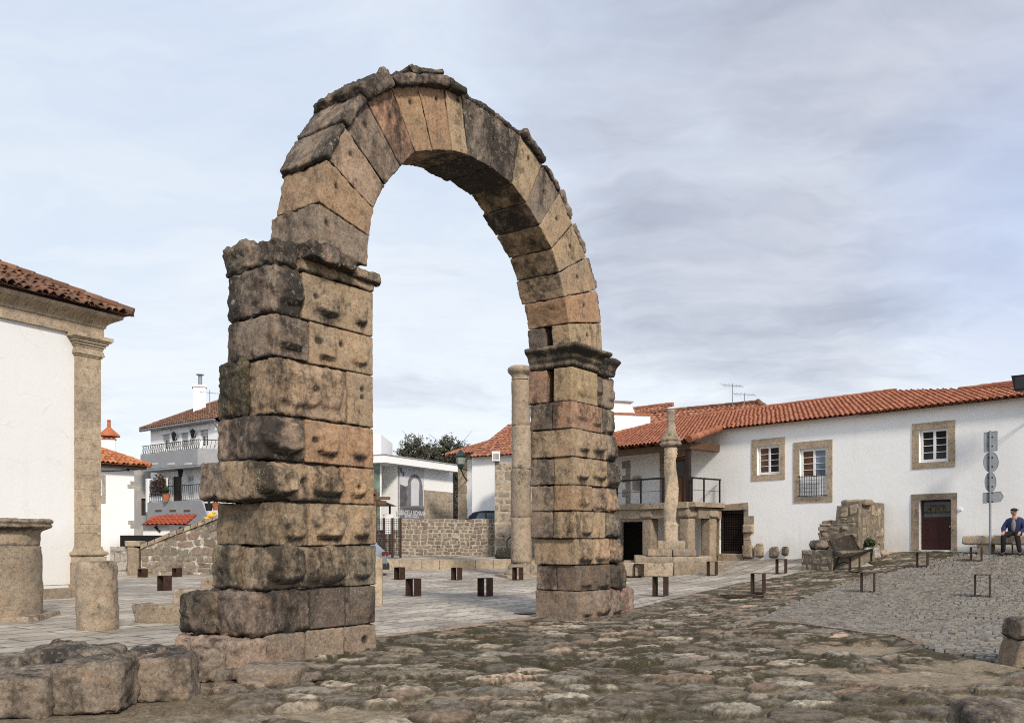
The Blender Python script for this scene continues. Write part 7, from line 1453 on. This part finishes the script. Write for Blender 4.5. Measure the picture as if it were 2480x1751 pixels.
jv = [mp(0, .02, .02), mp(0, -.01, .22), mp(0, .03, .42), mp(0, .09, .58)]; je = [(0, 1), (1, 2), (2, 3)]; jr = [(.23, .19), (.22, .175), (.22, .16), (.10, .095)]
for sgn, el_, wr_ in ((1, (.31, .10, .22), (.245, .36, .10)), (-1, (-.31, .10, .22), (-.205, .38, .11))): i0 = len(jv); jv += [mp(sgn*.20, .03, .45), mp(*el_), mp(*wr_)]; je += [(2, i0), (i0, i0+1), (i0+1, i0+2)]; jr += [.095, .078, .055]
jk = skin('jacket', jv, je, jr, M['navy'], man, 1)
mb = MB(); mb.ball(mp(0, .145, .31), (.075, .075, .21), 12, 8); mb.build('sweater', M['sweater'], man, True)
mb = MB()
for q_ in range(3): mb.box(mp(-.305, .02+.0, .38-.05*q_), (.03, .12, .018), fr37)
mb.build('sleeve_stripe', M['white'], jk)
for sgn, kn_, an_, to in ((1, (.20, .46, .03), (.30, .52, fz_+.09), (.34, .68, fz_+.04)), (-1, (-.18, .47, .02), (-.20, .42, fz_+.09), (-.22, .58, fz_+.04))):
    skin('trouser_leg', [mp(sgn*.05, .02, .06), mp(sgn*.11, .12, .07), mp(*kn_), mp(*an_)], [(0, 1), (1, 2), (2, 3)], [.12, .11, .085, .065], M['trousers'], man, 0)
    a = np.array(an_); b2 = np.array(to); skin('shoe', [mp(*(a+np.array([0, -.05, -.055]))), mp(*((a+b2)/2+np.array([0, 0, -.025]))), mp(*b2)], [(0, 1), (1, 2)], [.042, .046, .034], M['shoe'], man, 0)
# ------------------------------------------------------------------ camera, sun and sky
cam = bpy.data.cameras.new('camera'); cam.sensor_width = 36; cam.lens = F/2480*36; cam.shift_y = (CY-875.5)/2480; cam.clip_end = 4000
co = bpy.data.objects.new('camera', cam); co.location = (0, 0, H); co.rotation_euler = (math.pi/2, 0, 0); COL.objects.link(co); S.camera = co
az = math.atan2(.37, -.93); el = math.radians(36)
sd = Vector((math.sin(az)*math.cos(el), math.cos(az)*math.cos(el), math.sin(el)))
sun = bpy.data.lights.new('sun', 'SUN'); sun.energy = 3.5; sun.angle = math.radians(8.); sun.color = (1, .91, .795)
so = bpy.data.objects.new('sun', sun); so.rotation_euler = sd.to_track_quat('Z', 'Y').to_euler(); so.location = (20, -30, 40); COL.objects.link(so)
w = bpy.data.worlds.new('World'); S.world = w; w.use_nodes = True; nt = w.node_tree; n = N(nt); bg = nt.nodes['Background']
sky = n('TexSky'); sky.sky_type = 'NISHITA'; sky.sun_disc = False; sky.sun_elevation = el; sky.sun_rotation = az
sk = n('VectorMath', {0: sky.outputs[0], 'Scale': .10}, operation='SCALE').outputs[0]
d = n('TexCoord').outputs['Generated']; sx_ = n('SeparateXYZ', {0: d}); dx, dy, dz = sx_.outputs
h = n.math('MAXIMUM', n.math('ADD', dz, .16), .06)
pl = n('CombineXYZ', {0: n.math('DIVIDE', dx, h), 1: n.math('DIVIDE', dy, h), 2: 0.}).outputs[0]
def blob(v, r0, r1):
    v = Vector(v).normalized(); dt = n('VectorMath', {0: d, 1: tuple(v)}, operation='DOT_PRODUCT').outputs['Value']
    return n.ramp(dt, [(math.cos(r1), 0.), (math.cos(r0), 1.)])
wv = n('VectorMath', {0: pl, 1: n('VectorMath', {0: n.noise(pl, 1.3, 4, .6, out=1), 'Scale': .55}, operation='SCALE').outputs[0]}, operation='ADD').outputs[0]
big = n.noise(wv, .75, 7, .55); st = n('VectorMath', {0: wv, 1: (.55, 1.35, 1)}, operation='MULTIPLY').outputs[0]; fine = n.noise(st, 1.5, 9, .62); lay = n.noise(st, 3.2, 8, .6)
base = n.ramp(dz, [(.0, (.93, .955, .975)), (.10, (.87, .92, .965)), (.30, (.70, .785, .90)), (.6, (.575, .67, .84))])
c = n.mix(n.ramp(fine, [(.40, 0.), (.64, .8)]), base, (.81, .865, .93))
c = n.mix(n.math('MULTIPLY', n.ramp(lay, [(.46, 0.), (.58, .8)]), n.ramp(dz, [(.02, 1.), (.40, .15)])), c, (.90, .93, .955))
big2 = n.noise(wv, 1.9, 8, .6)
dens = n.math('ADD', n.math('ADD', n.math('MULTIPLY', big, .45), n.math('MULTIPLY', big2, .40)), n.math('MULTIPLY', fine, .30))
for v_, r0_, r1_, k_ in (((.34, 1, .50), .02, .36, .095), ((.60, 1, .56), .02, .30, .05), ((.19, 1, .275), .01, .13, .15), ((.31, 1, .25), .01, .13, .10), ((.12, 1, .36), .01, .12, .05), ((-.10, 1, .13), .01, .18, .07), ((.0, 1, .46), .02, .25, .03)): dens = n.math('ADD', dens, n.math('MULTIPLY', blob(v_, r0_, r1_), k_))
dens = n.math('SUBTRACT', dens, n.math('MULTIPLY', blob((-.45, 1, .35), .05, .55), .10))
c = n.mix(n.math('MULTIPLY', n.ramp(dens, [(.58, 0.), (.645, .40), (.76, .85)]), n.ramp(dz, [(.03, .35), (.20, 1.)])), c, n.mix(n.ramp(lay, [(.35, 0.), (.65, 1.)]), (.40, .43, .52), (.60, .625, .71)))
c = n.mix(n.math('MULTIPLY', blob((.62, 1, .36), .02, .2), .5), c, (.46, .55, .82))
mixd = n.mix(.10, c, sk); nt.links.new(mixd, bg.inputs['Color']); bg.inputs['Strength'].default_value = 1.10
S.view_settings.view_transform = 'Standard'; S.view_settings.look = 'None'; S.view_settings.exposure = 0
S.cycles.max_bounces = 6; S.cycles.diffuse_bounces = 3; S.cycles.use_denoising = False; S.cycles.use_adaptive_sampling = False; S.cycles.sample_clamp_indirect = 4; S.cycles.filter_width = 1.05
